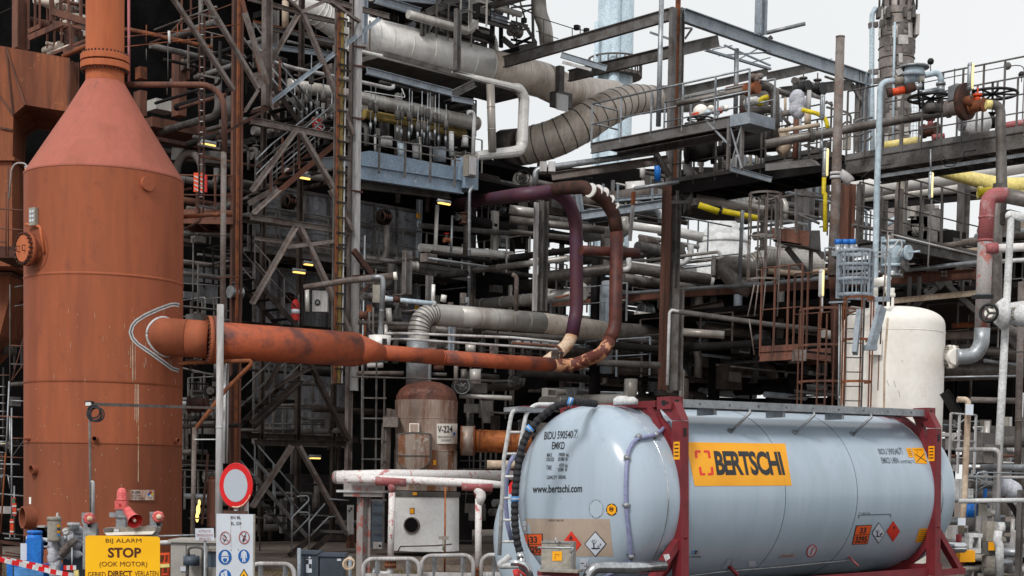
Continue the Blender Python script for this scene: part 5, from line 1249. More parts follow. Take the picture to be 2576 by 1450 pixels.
a=P(775,600,D3);b_=P(778,-60,D3);r_=sz(272,a)/2;t.part('shell','pale_blue').cyl(V((a.x,a.y,0)),V((a.x,a.y,b_.z)),r_,seg=36);t.part('riser','pale_blue').cyl(V((a.x-r_*1.08,a.y-1,P(775,205,D3).z)),V((a.x-r_*1.08,a.y-1,0)),.16);t.part('riser','pale_blue').cyl(V((a.x-r_*.1,a.y-r_,0)),V((a.x-r_*.1,a.y-r_,b_.z)),.35)
for y in(590,):
 z=P(775,y,D3).z;k=t.part('ring_platform','dirty_grey');k.lathe(V((a.x,a.y,z)),[(0,r_*1.02),(0,r_*1.5),(.2,r_*1.5),(.2,r_*1.02)],seg=32,cap=False)
 k=t.part('ring_railing','dirty_grey');k.ring(V((a.x,a.y,z+1.1)),Z,r_*1.48,.06,seg=32);k.ring(V((a.x,a.y,z+.6)),Z,r_*1.48,.05,seg=32)
 for i in range(20):q=V((a.x+r_*1.48*math.cos(i*.314),a.y+r_*1.48*math.sin(i*.314),z));k.cyl(q,q+Z*1.1,.05,seg=5)
t=Thing('overhead_gantry','large grey and blue steel frame of deep girders standing against the sky','steel gantry')
def G(a,b_,w,d,m_='grey_steel',k='i',nm='girder',ratio=.4):return beam(t.part(nm,m_),a,b_,w,d,k,None,ratio)
G((-60,470),(1190,112),88,FA,'grey_steel');G((430,575),(1190,395),86,FA.off(-2.6 if FA.n.y<0 else 2.6),'dirty_grey')
G((1300,118),(1950,350),100,FB,'blue_steel');
G((1190,395),(1560,310),90,FB.off(2.5).off(0),'dirty_grey')
G((370,415),(715,520),44,48.5,'blue_steel');G((380,470),(600,530),22,48.3,'offwhite_col','b')
G((1040,245),(1200,300),16,49,'blue_steel');G((1300,215),(1360,215),14,47,'grey_steel');G((1310,300),(1365,220),22,47.2,'grey_steel','l','knee')
G((1460,385),(1950,530),24,FB.off(3),'blue_steel','l','lattice');G((1560,425),(1950,400),14,FB.off(3),'blue_steel','l','lattice');G((1600,345),(1950,500),14,FB.off(3),'blue_steel','l','lattice');G((1700,460),(1860,370),14,FB.off(3),'blue_steel','l','lattice');G((1800,480),(1950,440),12,FB.off(3),'blue_steel','l','lattice');G((1510,380),(1660,350),12,FB.off(3),'blue_steel','l','lattice')
G((1290,690),(1933,545),60,FB.off(4.5),'dirty_grey')
T(2,0)
a,b_=column(t.part('column','grey_steel'),1215,60,1190,1450,55,CO,'b',.6);column(t.part('column','rust'),1250,-60,1228,1450,36,CO+.12,'b',.6);column(t.part('column','dirty_grey'),1284,60,1262,1450,30,CO+.05,'i',.8)
for i in range(14):c=P(1292,110+i*18,CO-.25);t.part('bolt_row','black').box(c,V((.035,0,0)),V((0,.02,0)),Z*.05)if i==0 else t.parts[-1].box(c,V((.035,0,0)),V((0,.02,0)),Z*.05)
T(2,1)
column(t.part('column','brown_steel'),1170,-60,1138,1500,66,CO-.1,'b',.6);column(t.part('column','dirty_grey'),1232,-60,1222,1500,60,CO+.25,'i',.8);column(t.part('column','rust_dark'),1200,-60,1190,760,20,CO+.1,'b')
column(t.part('column','grey_steel'),1262,730,1250,1500,62,CO,'i',.8)
T(3,0)
G((-20,345),(760,605),98,FB,'blue_steel');G((-10,585),(480,480),70,FB.off(2.5),'dirty_grey');G((100,700),(640,640),80,FB.off(3.5),'dirty_grey');G((200,600),(390,655),22,FB.off(1.5),'galv','l')
q=FB.hit(ray(715,800));column(t.part('column','grey_steel'),692,545,672,1150,44,q.y-.1,'i',.9);column(t.part('column','blue_steel'),745,550,720,1150,55,q.y+.1,'i',.9)
T(3,1);column(t.part('column','brown_steel'),610,-60,590,380,95,q.y-3,'i',.8);column(t.part('column','dirty_grey'),700,-60,690,400,50,q.y,'i',.8)
T(3,0);G((625,640),(690,760),34,q.y-.2,'grey_steel','l','knee');G((-10,250),(280,180),30,46,'galv','t','pipe_stub');G((10,275),(30,300),26,46.1,'grey_steel','b')
T(2,0);column(t.part('post','blue_steel'),1880,-60,1882,262,72,46.5,'i',.9)
T(2,0)
pipe('thick pale grey pole rising in front of the corner column',[(1131,-60),(1105,955)],38,'galv',CO-2.2,seg=18,name='pole',cat='pole');pipe('slimmer pale grey pole behind the walkway end',[(1697,370),(1688,860)],36,'galv',49,seg=16,name='pole',cat='pole')
T(2,1);pipe('slim light pole continuing down to the brown rack beam',[(1748,-40),(1718,675)],30,'galv',47,seg=14,name='pole',cat='pole')
T(2,0)
WK=PL(1640,43.5,V_)
t=Thing('walkway','grey steel walkway with open railings climbing right past the corner column','walkway')
q=pts([(600,1095),(1650,880)],WK);z=(q[0].z+q[1].z)/2
n2=WK.n if WK.n.y>0 else-WK.n
q[0].z=q[1].z=z
t.part('edge_beam','grey_steel').ibeam(q[0]-Z*.12,q[1]-Z*.12,.3,.1);t.part('edge_beam','grey_steel').ibeam(q[0]-Z*.12+n2*1.1,q[1]-Z*.12+n2*1.1,.3,.1)
t.part('deck','dark').box((q[0]+q[1])/2-Z*.04+n2*.55,(q[1]-q[0])/2,n2*.5,Z*.02)
qq=[q[0],q[1]+V_*.6];railing(t,qq,h=1.15,n=5,mat_='galv',toe=False,r=.028);railing(t,[p+n2*1.1+V_*(1.8 if i==0 else 0)for i,p in enumerate(qq)],h=1.1,n=4,mat_='galv',toe=False,r=.025)
t.part('end_rail','galv').cyl(q[0]+Z*1.15,q[0]+Z*1.15+n2*1.1,.026);t.part('end_rail','galv').cyl(q[0]+Z*.6,q[0]+Z*.6+n2*1.1,.026)
eb=P(1710,885,WK);t.part('end_plate','blue_steel').box(q[1]+V_*.35+n2*.5-Z*.12,V_*.33,n2*.55,Z*.15)
for x in(1640,1740):column(t.part('hanger_leg','grey_steel'),x,905,x-8,1285,28,WK.off(.1 if x==1740 else 0),'b',.7)
beam(t.part('cross_brace','galv'),(1650,960),(1735,1270),12,WK,'b');beam(t.part('cross_brace','galv'),(1735,945),(1655,1250),12,WK.off(.06),'b');beam(t.part('cross_brace','galv'),(1465,910),(1650,1105),14,WK,'b')
beam(t.part('bracket','dirty_grey'),(1010,1050),(1190,1090),44,CO-1.5,'i');beam(t.part('bracket','dirty_grey'),(1030,1070),(1190,1335),46,CO-1.3,'i');beam(t.part('bracket','dirty_grey'),(620,1110),(940,1140),26,46.5,'b')
t=Thing('insulation_bundle','round cream wrapped drum on the walkway behind the railing','drum');c=P(1425,850,46);t.part('wrap','cream').sphere(c,sz(60,c),n=10)
t=Thing('tarpaulin','crumpled pale blue and orange cloth bundle on the walkway','bundle');
for i in range(7):c=P(1480+i*22,840+RND.uniform(-25,15),45.6);t.part('cloth',['pale_blue','cream','offwhite_col','pale_blue','orange_bright','offwhite_col','cream'][i]).sphere(c,sz(28,c),sz_=.8,n=6)
b=one('orange_tool','small orange tool lying at the walkway edge','tool','orange_bright');beam(b,(1340,870),(1410,855),18,45.2,'b');beam(b,(1345,850),(1350,890),14,45.2,'b')
b=one('green_bag','small green bag hanging below the walkway end','bag','green');c=P(1600,995,45);b.sphere(c,sz(30,c),sz_=.7,n=8)
pipe('pale grey pipe with bent foot crossing under the segmented duct',[(175,1395),(178,1295),(220,1275),(1090,1150)],[44,46,48,44],'galv',45.5,fil=.2,seg=14,bands=2.5)
beam(one('girder','rust stained girder under the pale bent pipe','girder','tower_steel'),(300,1335),(1180,1205),60,46);
for x in(235,300):t=Thing('pipe_clamp','clamp block on the pale bent pipe','clamp',group='clamps on the pale bent pipe');t.part('clamp_block','offwhite_col').box(P(x,1268,45.2),V((.1,0,0)),V((0,.2,0)),Z*.14)
pipe('blue painted vertical vessel glimpsed left of the corner column',[(1098,1215),(1100,1370)],50,'blue',50,seg=16,name='vertical_vessel',cat='vessel')
pipe('silver round header below the girder left of the corner column',[(860,1440),(1000,1430)],130,'clad_light',52,seg=20);pipe('short silver riser under the rust stained girder',[(985,1220),(985,1340)],40,'clad_light',50,seg=14)
pipe('grey handrail like pipe under the rust stained girder',[(920,1425),(1260,1375)],30,'galv',44.5,seg=10)
pipe('black pipe elbow with flange left of the black tee',[(1330,930),(1332,1170)],56,'dark',45.0,seg=16);pipe('short black flanged pipe right of the corner column',[(1300,1178),(1610,1140)],84,'dark',45.0,seg=18,flanges=(1,));pipe('white ribbed pipe bend under the black pipe',[(1320,1215),(1325,1280),(1375,1340)],74,'offwhite_col',45.2,seg=16,fil=.2)
t=Thing('gate_valve','black valve standing on the short black pipe','valve');valve(t,P(1420,1140,44.8),V((1,0,0)),.22,'dark',up=Z,bonnet='dark')
pipe('long dark grey pipe behind the walkway railing',[(1240,785),(1600,715),(1800,680),(1850,660),(1925,645),(1985,700),(1990,1080)],[44,50,56,62,68,70,70],'clad_dark',42.5,fil=.35,seg=18)
t=Thing('gate_valve','rusty red valve with knobbly bonnet on the dark grey pipe','valve');valve(t,P(1812,672,42.3),V_,.10,'rust',up=Z,bonnet='rust');T(2,0);
for i in range(5):c=P(1812+i*16,585+RND.uniform(-12,12),42.2);t.part('fitting','tower_steel').sphere(c,.09,n=5)
pipe('second grey pipe stub with red flange right of the walkway end',[(1735,842),(1960,828)],56,'clad_dark',42.8,seg=16,flanges=(0,),fmat='rust_dark');pipe('yellow pipe elbow above the red flange',[(1870,800),(1885,750),(1933,735)],44,'yellow_str',43,seg=14,fil=.1)
T(2,0);t=Thing('insulation_bundle','white wrapped valve bundle below the rusty valve','bundle');
for i in range(4):c=P(1780+i*28,765+RND.uniform(-10,15),43.2);t.part('wrap','white').sphere(c,sz(34,c),n=6)
t=Thing('black_pump','black pump body with flanges right of the X braced frame','pump');c=P(1850,1095,45);t.part('casing','dark').lathe(c-V((.9,0,0)),[(0,.3),(.1,.42),(.2,.42),(.22,.3),(.9,.36),(1.0,.46),(1.1,.46),(1.12,.3),(1.8,.3)],seg=20,ax=V((1,.1,.1)))
t=Thing('white_block','light concrete coloured valve block under the platform right of the X braces','block');
for x in(1840,1890):beam(t.part('leg','offwhite_col'),(x,880),(x,990),34,46,'b')
for x in(1800,1855,1905):beam(t.part('leg','filter_grey'),(x,1170),(x,1270),26,46,'b')
T(2,0)
DK=PL(1900,43,V_)
walkway('long dark steel deck running right below the X braced frame',(1210,1375),(2430,1195),1.6,'dark',n=7,d=DK,rails=(1,0),beam_h=.35,railmat='dirty_grey')
T(2,0);beam(one('girder','blue grey diagonal girder end under the dark deck','girder','blue_steel'),(1650,1275),(1960,1360),40,42.5);
T(2,1)
D2P=PL(1340,48,V_)
t=Thing('steel_post','pale edged steel I column standing behind the purple riser','column');column(t.part('column','offwhite_col'),190,80,165,900,36,46.2,'b',.5);column(t.part('column','dirty_grey'),245,70,228,900,56,46.5,'i',.9)
BM=PL(2000,46,V_)
t=Thing('rack_beam','long brown rack beam with pale top pipe running right under the frame','girder')
beam(t.part('beam','brown_steel'),(190,850),(1120,775),64,BM);T(2,1);beam(t.part('beam','brown_steel'),(1240,765),(3500,620),72,BM)
pipe('pale grey pipe lying along the top of the brown rack beam',[(185,815),(1120,748),(1940,692),(3520,535)],[24,26,32,38],'galv',BM.off(.4 if BM.n.y<0 else-.4),seg=12)
for i,(p,w,m_,d_,l_)in enumerate([([(250,640),(700,590),(870,570),(1500,665)],[84,84,88,88],'clad_dark',50,'long dark clad pipe bending behind the two risers'),([(900,565),(1100,590),(1520,690)],84,'clad_light',51,'bright silver pipe ending near the grey bent ducts'),([(900,250),(1160,285),(1440,345)],76,'clad_light',50.5,'shiny silver vessel pipe with rounded end under the blue deck'),([(-20,500),(450,440)],50,'dark',48,'dark heavy pipe left of the purple riser'),([(-20,130),(180,160)],66,'clad',47.5,'galvanised pipe end left of the pale edged column'),([(-20,210),(700,290)],60,'clad_dark',48.5,'brownish pipe behind the purple riser at mid height'),([(-20,300),(440,350)],40,'clad_dark',49,'thin brownish pipe under the mid height pipe'),([(880,500),(890,580),(840,590)],40,'white',47,'white pipe bend beside the capped maroon pipe'),([(1060,560),(1300,540),(1350,480),(1350,400)],46,'white',54,'white pipe loop under the silver vessel pipe'),([(1390,40),(1900,135)],62,'clad',46,'long silver pipe behind the bracket right of the corner column'),([(850,190),(850,260),(900,290)],60,'clad',48.5,'silver pipe bend right of the banded riser'),([(920,215),(1150,250)],20,'dirty_grey',47,'thin grey tube with round end under the blue deck'),([(330,800),(430,780)],14,'rust',46,'thin rusty tube on the rack beam left end'),([(0,625),(35,640),(30,900)],34,'tower_steel',46.0,'stained pipe elbow dropping at the left of the pale column'),([(640,1150),(1110,1190),(1300,1180),(1933,1140),(2500,1120)],60,'dark',48,'long black pipe running right under the insulated pipe'),([(640,1290),(1120,1310)],50,'dirty_grey',46,'dark brown girder pipe right of the peeling bend'),([(1190,895),(1933,1000),(2300,1040)],40,'dirty_grey',45,'sloping grey tube starting at the white conduit'),([(1290,1060),(1600,1080)],60,'clad',47,'short silver pipe right of the corner column'),([(0,1300),(230,1310)],30,'brown_steel',46,'short brown pipe under the orange pipe end'),]):
 pipe(l_,p,w,m_,d_,seg=16,fil=.6)
T(2,1)
b=pipe('white conduit rising beside the corner column foot',[(1260,905),(1190,888),(1172,1460)],24,'white',44.5,fil=.1)
t=Thing('blue_platform','dusty blue steel beam deck behind the banded bend','platform')
for a,b_,w in[((525,180),(1140,90),64),((500,0),(520,150),44),((780,60),(1140,30),26)]:beam(t.part('beam','blue_steel'),a,b_,w,49)
for x in(690,800,1060):beam(t.part('post','blue_steel'),(x,-60),(x,90),16,49,'b')
beam(one('hanging_post','white and rusty post hanging in front of the blue deck','post','offwhite_col'),(914,100),(890,370),26,47.5,'b');beam(one('hanging_post','rusty upper end of the hanging white post','post','rust'),(918,0),(914,98),30,47.5,'b')
t=Thing('pipe_bracket','grey bracket box holding an open pipe end right of the corner column','bracket')
for a,b_ in[((1205,78),(1362,78)),((1355,-40),(1355,85)),((1250,-10),(1250,75))]:beam(t.part('arm','grey_steel'),a,b_,22,45,'b')
c=P(1300,30,45);t.part('pipe_end','offwhite_col').lathe(c,[(0,sz(30,c)),(-.6,sz(30,c)),(-.6,sz(22,c)),(-.01,sz(22,c)),(0,sz(22,c))],seg=20,ax=V((-.3,-1,0)),cap=False);t.part('bore','black').cyl(c+V((.03,.1,0)),c+V((.1,.3,0)),sz(23,c))
pipe('yellow pipe hidden under the dark deck right of the bracket',[(1410,100),(1560,150)],50,'yellow_str',48);pipe('flat bright yellow beam under the long silver pipe',[(1590,145),(1860,200)],44,'yellow_str',48)
t=Thing('storage_tank','white storage tank with domed lid far behind the rack','tank');D4=90;a=P(1590,700,D4);r_=sz(400,a)/2;zt=P(1590,395,D4).z;t.part('shell','white').cyl(V((a.x,a.y,0)),V((a.x,a.y,zt)),r_,seg=48);t.part('lid','white').lathe(V((a.x,a.y,zt)),[(0,r_*1.02),(.12,r_*1.02),(.2,r_*.99),(1.6,r_*.35)],seg=48)
k=t.part('seams','filter_grey')
for j in range(4):k.ring(V((a.x,a.y,zt-2-j*1.8)),Z,r_*1.0,.03,seg=48,rs=4)
for x0,x1,y0,y1,l_ in((1300,1395,550,620,'white box unit on the rack in front of the storage tank'),(905,1000,495,560,'white casing on the rack left of the corner column'),(1060,1120,440,520,'pale panel glimpsed left of the corner column')):sized_box('white_casing',l_,'casing',x0,y0,x1,y1,1.2,'white',60)
t=Thing('bent_duct','dark grey bent duct with ribs in front of the storage tank','duct');b=t.part('duct_body','clad_dark');b.tube(pts([(1800,740),(1700,700),(1560,540),(1700,560),(1850,600)],47.5),sz(130,P(1600,600,47.5))/2,seg=24,fil=.9)
pipe('silver ribbed elbow duct right of the dark bent duct',[(1770,720),(1800,540),(1950,520),(2350,560)],170,'clad',48.5,gores=8,fil=1.4,seg=24,ring_mat='clad_dark')
T()
for i,(x0,y0,x1,y1,Y,l_)in enumerate([(1380,800,2140,985,62,'dark block standing for shade behind the insulated pipe'),(1190,985,1660,1060,60,'dark low block standing for shade behind the tank hose'),(2120,760,2640,960,60,'dark block standing for shade behind the cream tank'),(1180,640,1330,770,64,'dark block standing for shade left of the pale edged column'),(1200,430,1330,600,62,'dark block standing for shade under the segmented duct mouth'),(1330,420,1720,545,64,'dark block standing for shade under the blue deck'),(1730,420,2080,530,66,'dark block standing for shade right of the corner column'),(2370,960,2640,1080,58,'dark block standing for shade right of the cream tank')]):
 b=sized_box('shade_block',l_,'equipment',x0,y0,x1,y1,3,'soot' if i<3 or i>6 else 'dark',Y)  # plain dark blocks, shade under the rack put into their colour
t=Thing('pipe_rack','pipe rack with solid dark slabs added over the low bays at the right','pipe rack')
def hslab(part,pl_,x0,x1,y,depth0,depth1,th):
 a=P(x0,y,pl_);b_=P(x1,y,pl_);n_=pl_.n if pl_.n.y>0 else-pl_.n;z=(a.z+b_.z)/2
 w=V(((b_-a).x,(b_-a).y,0))/2;c=(a+b_)/2;part.box(V((c.x,c.y,z))+n_*(depth0+depth1)/2,w,n_*(depth1-depth0)/2,Z*th/2)
hslab(t.part('deck','dark'),BM,1340,2640,765,.6,12,.15);hslab(t.part('deck','dark'),BM,1240,2640,640,4,12,.15)  # solid slabs added overhead to keep the low bays dark
for k in range(8):
 x=1500+k*150;d_=50+RND.uniform(0,8);column(t.part('column','dark'),x,650,x-8,1300,22,d_,'i')
for k in range(6):beam(t.part('cross_beam','dark_brown'),(1400+k*180,790+RND.uniform(-10,40)),(1640+k*180,770+RND.uniform(-10,40)),16,52+k,'i')
T(3,0)
t=Thing('column_tower','far grey patched distillation column with platform crown and pale blue side pipe','tower');D5=98
a=P(965,600,D5);r_=sz(255,a)/2;zt=P(965,70,D5).z
t.part('shell','column_clad').lathe(V((a.x,a.y,0)),[(0,r_*.92),(P(965,700,D5).z,r_*.92),(P(965,650,D5).z,r_*1.03),(zt,r_*1.03),(zt+.6,r_*.9)],seg=40)
k=t.part('seams','dirty_grey')
for j in range(15):k.ring(V((a.x,a.y,P(965,130+j*80,D5).z)),Z,r_*(1.04 if j<7 else .93),.05,seg=40,rs=4)
sf=Surf([t.parts[0]])
for x,y,w,h in[(1020,300,70,70),(862,110,28,80),(845,250,26,70),(960,240,36,90),(1070,230,30,110),(1000,440,28,70),(900,80,30,60),(1060,120,30,60),(990,770,30,80),(870,860,40,60),(880,1040,60,60),(840,560,20,60),(1040,990,30,60)]:patch(t.part('cladding_patch','patch_light'),sf,rect(x-w/2,y-h/2,x+w/2,y+h/2),.06,4)
for i in range(34):x=RND.uniform(840,1070);y=RND.uniform(100,1100);w=RND.uniform(20,60);patch(t.part('cladding_patch','clad_dark'),sf,rect(x,y,x+w,y+RND.uniform(40,76)),.05,3)
for x in(835,905,1030,1095):t.part('bracket','dirty_grey').box(P(x,100,D5-r_),V((sz(12,a),0,0)),V((0,.3,0)),Z*sz(38,a))
t.part('louvre','clad').box(P(1112,205,D5-.5),V((sz(14,a),0,0)),V((0,.6,0)),Z*sz(75,a))
c=V((a.x,a.y,zt+.9));k=t.part('crown_platform','grey_steel');k.lathe(c,[(0,r_*.9),(0,r_*1.15),(.3,r_*1.15),(.3,r_*.9)],seg=32,cap=False)
for i in range(14):q=c+V((r_*1.1*math.cos(i*.449),r_*1.1*math.sin(i*.449),0));k.cyl(q-Z*.9,q+Z*1.4,.07,seg=5)
k.ring(c+Z*1.3,Z,r_*1.1,.06,seg=32);k.ring(c+Z*.8,Z,r_*1.1,.05,seg=32)
t.part('riser','pale_blue').tube(pts([(815,60),(785,110),(783,620),(790,1300)],D5-1),sz(38,a)/2,seg=12,fil=.6);t.part('riser','pale_blue').tube(pts([(958,170),(950,560),(940,1290)],D5-r_-.4),sz(18,a)/2,seg=8)
k=t.part('riser_bracket','grey_steel');
for y in(195,550,620):k.bar(P(760,y,D5-1),P(830,y-8,D5-1),.3,.3)
t=Thing('cage_tower','faint pale blue ladder cage beside the far column','ladder')
for x in(1088,1105,1130):beam(t.part('bar','pale_blue'),(x,680),(x-14,1100),5,110,'t')
for j in range(14):beam(t.part('hoop','pale_blue'),(1082,700+j*28),(1132,700+j*28),4,110,'t')
for x,y0,y1,l_ in((1228,460,560,'small sensor mast against the sky beside the far column'),(1915,560,620,'small black signal fitting at the right edge')):
 t=Thing('sensor_mast',l_,'mast');beam(t.part('mast','dirty_grey'),(x,y0),(x,y1),8,60,'t');beam(t.part('arm','dirty_grey'),(x-22,y0+25),(x+20,y0+22),7,60,'t');c=P(x,y0+5,60);t.part('sensor','black').sphere(c,.13,n=5)
b=one('overhead_wire','long overhead wire with small float sagging across the sky','wire','dirty_grey');b.tube(pts([(1130,635),(1500,560),(1800,505),(1870,495),(1930,500),(1935,560),(1920,900)],40),.014,seg=5,fil=.3);b.sphere(P(1808,500,40),.1,n=5)
RW=PL(2300,38,V_)
T(3,0)
walkway('long dark grating walkway with railings crossing the sky at the right',(590,1190),(2100,985),1.6,'dirty_grey',n=10,d=RW,rails=(1,1),beam_h=.38,hgt=1.7,railmat='grey_steel')
b=one('grating_strip','light grating nosing under the right walkway edge','grating','galv');q=pts([(830,1185),(2000,1025)],RW.off(.1 if RW.n.y>0 else-.1));z=RW.hit(ray(1300,1125)).z
for i in range(90):c=V((q[0].x+(q[1].x-q[0].x)*i/89,q[0].y+(q[1].y-q[0].y)*i/89,z-.42));b.box(c,V_*.02,V((.01,.02,0)),Z*.045)
T(3,0)
t=Thing('handrail','looped grey ladder gate rails at the left end of the right walkway','handrail')
for q in([(435,765),(490,800)],[(440,810),(600,850),(625,880),(625,1030),(560,1050)],[(560,945),(590,920),(625,925)],[(640,1000),(650,920),(700,900),(790,890)],[(645,1000),(660,1030),(780,990)],[(700,1070),(760,1060),(785,1030)]):t.part('rail','grey_steel').tube(pts(q,41),.03,seg=6,fil=.15)
for x in(650,695):beam(t.part('post','grey_steel'),(x,900),(x,1180),14,41,'b')
RP=RW.off(-.5 if RW.n.y>0 else .5)
pipe('long dark grey pipe rising right behind the slanted pole',[(-20,1090),(330,1025),(500,995),(860,930),(1345,850)],66,'clad_dark',38.5,seg=20,bands=3,name='main_pipe',flanges=(1,),fmat='dirty_grey')
pipe('dark grey elbow pipe with yellow band diving down at the right',[(1640,792),(1755,795),(1765,1450),(1750,1700)],[60,72,84,84],'clad_dark',35.5,seg=24,fil=.7)
T(3,1);pipe('grey pipe running down behind the red stained riser',[(1745,-60),(1722,200),(1725,940),(1830,1070),(1960,1065)],86,'clad_dark',35.5,seg=24,fil=.8)
T(3,0)
b=one('yellow_band','pale yellow painted band on the elbow pipe','band','yellow');c0_,c1_=P(1645,790,35.4),P(1688,792,35.4);b.cyl(c0_,c1_,sz(68,c0_)/2,seg=24)
def vcl(label,x,y,r,d,mt,up=Z,wheel=True,ax=V_,wmat='black',bonnet='dirty_grey'):
 t=Thing('gate_valve',label,'valve');valve(t,P(x,y,d),ax,r,mt,wheel,up,wmat,bonnet);return t
t=vcl('large grimy valve body with flat actuator on the main pipe',1420,815,.12,36.5,'tower_steel',wheel=False);t.part('actuator','galv').box(P(1440,705,36.5),V((.17,.05,0)),V((-.05,.17,0)),Z*.17)
t=Thing('blind_disc','round dark red disc between the two big valves','disc');t.part('plate','rust_dark').cyl(P(1490,770,36.2)-V_*.06,P(1490,770,36.2)+V_*.06,.42,seg=28);t.part('boss','rust').cyl(P(1490,770,36.1),P(1490,770,36.1)+V_*.2,.12)
vcl('rusty red valve left of the yellow banded elbow',1580,800,.095,36.0,'rust',wheel=False,bonnet='orange_bright')
t=Thing('handwheel','wide flat black handwheel above the elbow pipe','handwheel');c=P(1695,712,36.5);t.part('rim','black').ring(c,Z,.56,.035,seg=28);k=t.part('spokes','black')
for i in range(4):d_=V((math.cos(i*.785),math.sin(i*.785),0));k.cyl(c-d_*.56,c+d_*.56,.025,seg=5)
t.part('stem','black').cyl(P(1697,620,36.5),P(1695,790,36.5),.03,seg=6)
t=Thing('handwheel','flat black handwheel between the two valve risers','handwheel');c=P(1230,745,37.5);t.part('rim','black').ring(c,Z,.53,.035,seg=28);k=t.part('spokes','black')
for i in range(4):d_=V((math.cos(i*.785),math.sin(i*.785),0));k.cyl(c-d_*.53,c+d_*.53,.025,seg=5)
t.part('stem','black').cyl(c,P(1232,860,37.5),.08,seg=6);t.part('bonnet','dirty_grey').cyl(P(1232,790,37.5),P(1232,850,37.5),.18,seg=10)
t=Thing('handwheel','upright oval black handwheel left of the grey riser','handwheel');c=P(1155,705,37.2);ax_=V((.9,-.4,0)).normalized();t.part('rim','black').ring(c,ax_,.34,.03,seg=24);t.part('stem','galv').cyl(c,P(1270,680,37.4),.06,seg=8)
pipe('pale grey gooseneck pipe arching over to the grey riser',[(1160,575),(1300,545),(1308,640)],44,'pale_blue',37.4,fil=.35,seg=18)
t=Thing('gate_valve','pale grey bolted valve stack on the riser above the main pipe','valve');
for y0,y1,w in((625,645,72),(650,700,60),(705,725,72)):t.part('flange' if w>70 else 'valve_body','galv').cyl(P(1305,y0,37.4),P(1305,y1,37.4),sz(w,P(1305,y0,37.4))/2,seg=18)
pipe('short grey riser joining the main pipe',[(1303,720),(1300,850)],40,'dirty_grey',37.5,seg=14)
pipe('long pale grey pipe descending from the orange actuator valve',[(960,612),(850,622),(822,1450),(806,2300),(850,2410),(1010,2450)],46,'pale_blue',36.3,fil=.45,seg=18,name='tall_white_pipe')
t=Thing('control_valve','pale grey control valve body with greenish flanges high on the right','valve')
for x0,x1,w,m_ in((958,1020,80,'filter_grey'),(1020,1100,96,'pale_blue'),(1095,1130,70,'pale_blue'),(1130,1172,76,'cream')):c0_,c1_=P(x0,612-(x0-958)*.16,36.3),P(x1,612-(x1-958)*.16,36.3);t.part('valve_body' if m_=='pale_blue' else 'flange',m_).cyl(c0_,c1_,sz(w,c0_)/2,seg=18)
t.part('yoke','pale_blue').cyl(P(1090,580,36.3),P(1092,515,36.3),.3,.26,seg=14);t.part('yoke_cap','galv').cyl(P(1092,522,36.3),P(1092,508,36.3),.38,seg=14)
t.part('bracket','offwhite_col').bar(P(980,525,36.2),P(1000,565,36.2),.15,.1);t.part('knob','black').cyl(P(1030,490,36.2),P(1030,550,36.2),.06)
t=Thing('actuator','orange and dark cylindrical actuator slung under the control valve','actuator');c0_,c1_,c2_,c3_=P(935,700,36.1),P(1030,680,36.1),P(1105,655,36.1),P(1035,680,36.1);t.part('orange_cylinder','orange_bright').cyl(c0_,c1_,sz(56,c0_)/2,seg=18);t.part('dark_cylinder','rust_dark').cyl(c3_,c2_,sz(70,c0_)/2,seg=18);t.part('end_cap','rust_dark').cyl(c0_-(c1_-c0_).normalized()*.1,c0_,sz(66,c0_)/2,seg=18);t.part('arm','galv').cyl(c2_,P(1160,655,36.1),.08)
pipe('thin vertical whip rod left of the big grimy valve',[(1410,520),(1405,700)],9,'dirty_grey',36.5)
vcl('dusty red pump head behind the walkway rail',1225,985,.11,41,'rust_dark',wheel=False,bonnet='red_fade');vcl('dark valve with wheel behind the elbow pipe',1690,930,.10,41,'dark',wheel=False,bonnet='dark')
pipe('dusty red horizontal pipe behind the walkway at the right edge',[(1740,960),(2000,915)],52,'red_fade',41,seg=16,flanges=(0,));pipe('dusty red pipe stub right of the pump head',[(1240,1040),(1330,1030)],46,'red_fade',40.8,seg=14)
t=Thing('transmitter','white round transmitter on a post behind the walkway rail','instrument');t.part('case','white').sphere(P(1575,935,40.5),.38,n=10);t.part('body','galv').cyl(P(1450,925,40.5),P(1560,930,40.5),.22);t.part('post','dirty_grey').cyl(P(1490,930,40.5),P(1500,1040,40.5),.12)
pipe('short yellow pipe behind the walkway rail',[(860,1105),(1145,1060)],62,'yellow',44,seg=20)
t=Thing('sign_board','blank white board mounted under the left end of the right walkway','board');sized_box('b','','',570,985,628,1130,.1,'filter_grey',42,t=t,part='board')
lamp('tall upright lit tube lamp on the walkway rail against the sky',1533,578,46,204,35,glow='lamp_glow_pale',body='galv',vertical=True,drop=[(1532,680),(1532,740)])
lamp('upright unlit grey tube lamp left of the slanted pole',413,812,36,190,37.5,glow='galv',body='galv',vertical=True,drop=[(408,905),(408,1060)])
lamp('upright tube lamp with yellow strip under the dark deck',437,1228,44,220,37.5,glow='lamp_glow_pale',body='galv',vertical=True)
lamp('slim hanging lamp with yellow strip below the right walkway',1232,1400,34,200,36,glow='lamp_glow_pale',body='galv',vertical=True,drop=[(1228,1130),(1228,1310)])
T(3,1);lamp('upright tube lamp with yellow edge left of the blue cage',406,690,40,210,36,glow='lamp_glow_pale',body='offwhite_col',vertical=True,drop=[(410,790),(410,910)])
pipe('thin rusty post carrying the upright lamp left of the cages',[(410,800),(400,1010)],10,'rust',36.2)
pipe('hanging lamp rod dropping from the walkway past the catwalk',[(1236,60),(1208,560),(1220,585)],12,'dirty_grey',36,fil=.1)
T(3,0)
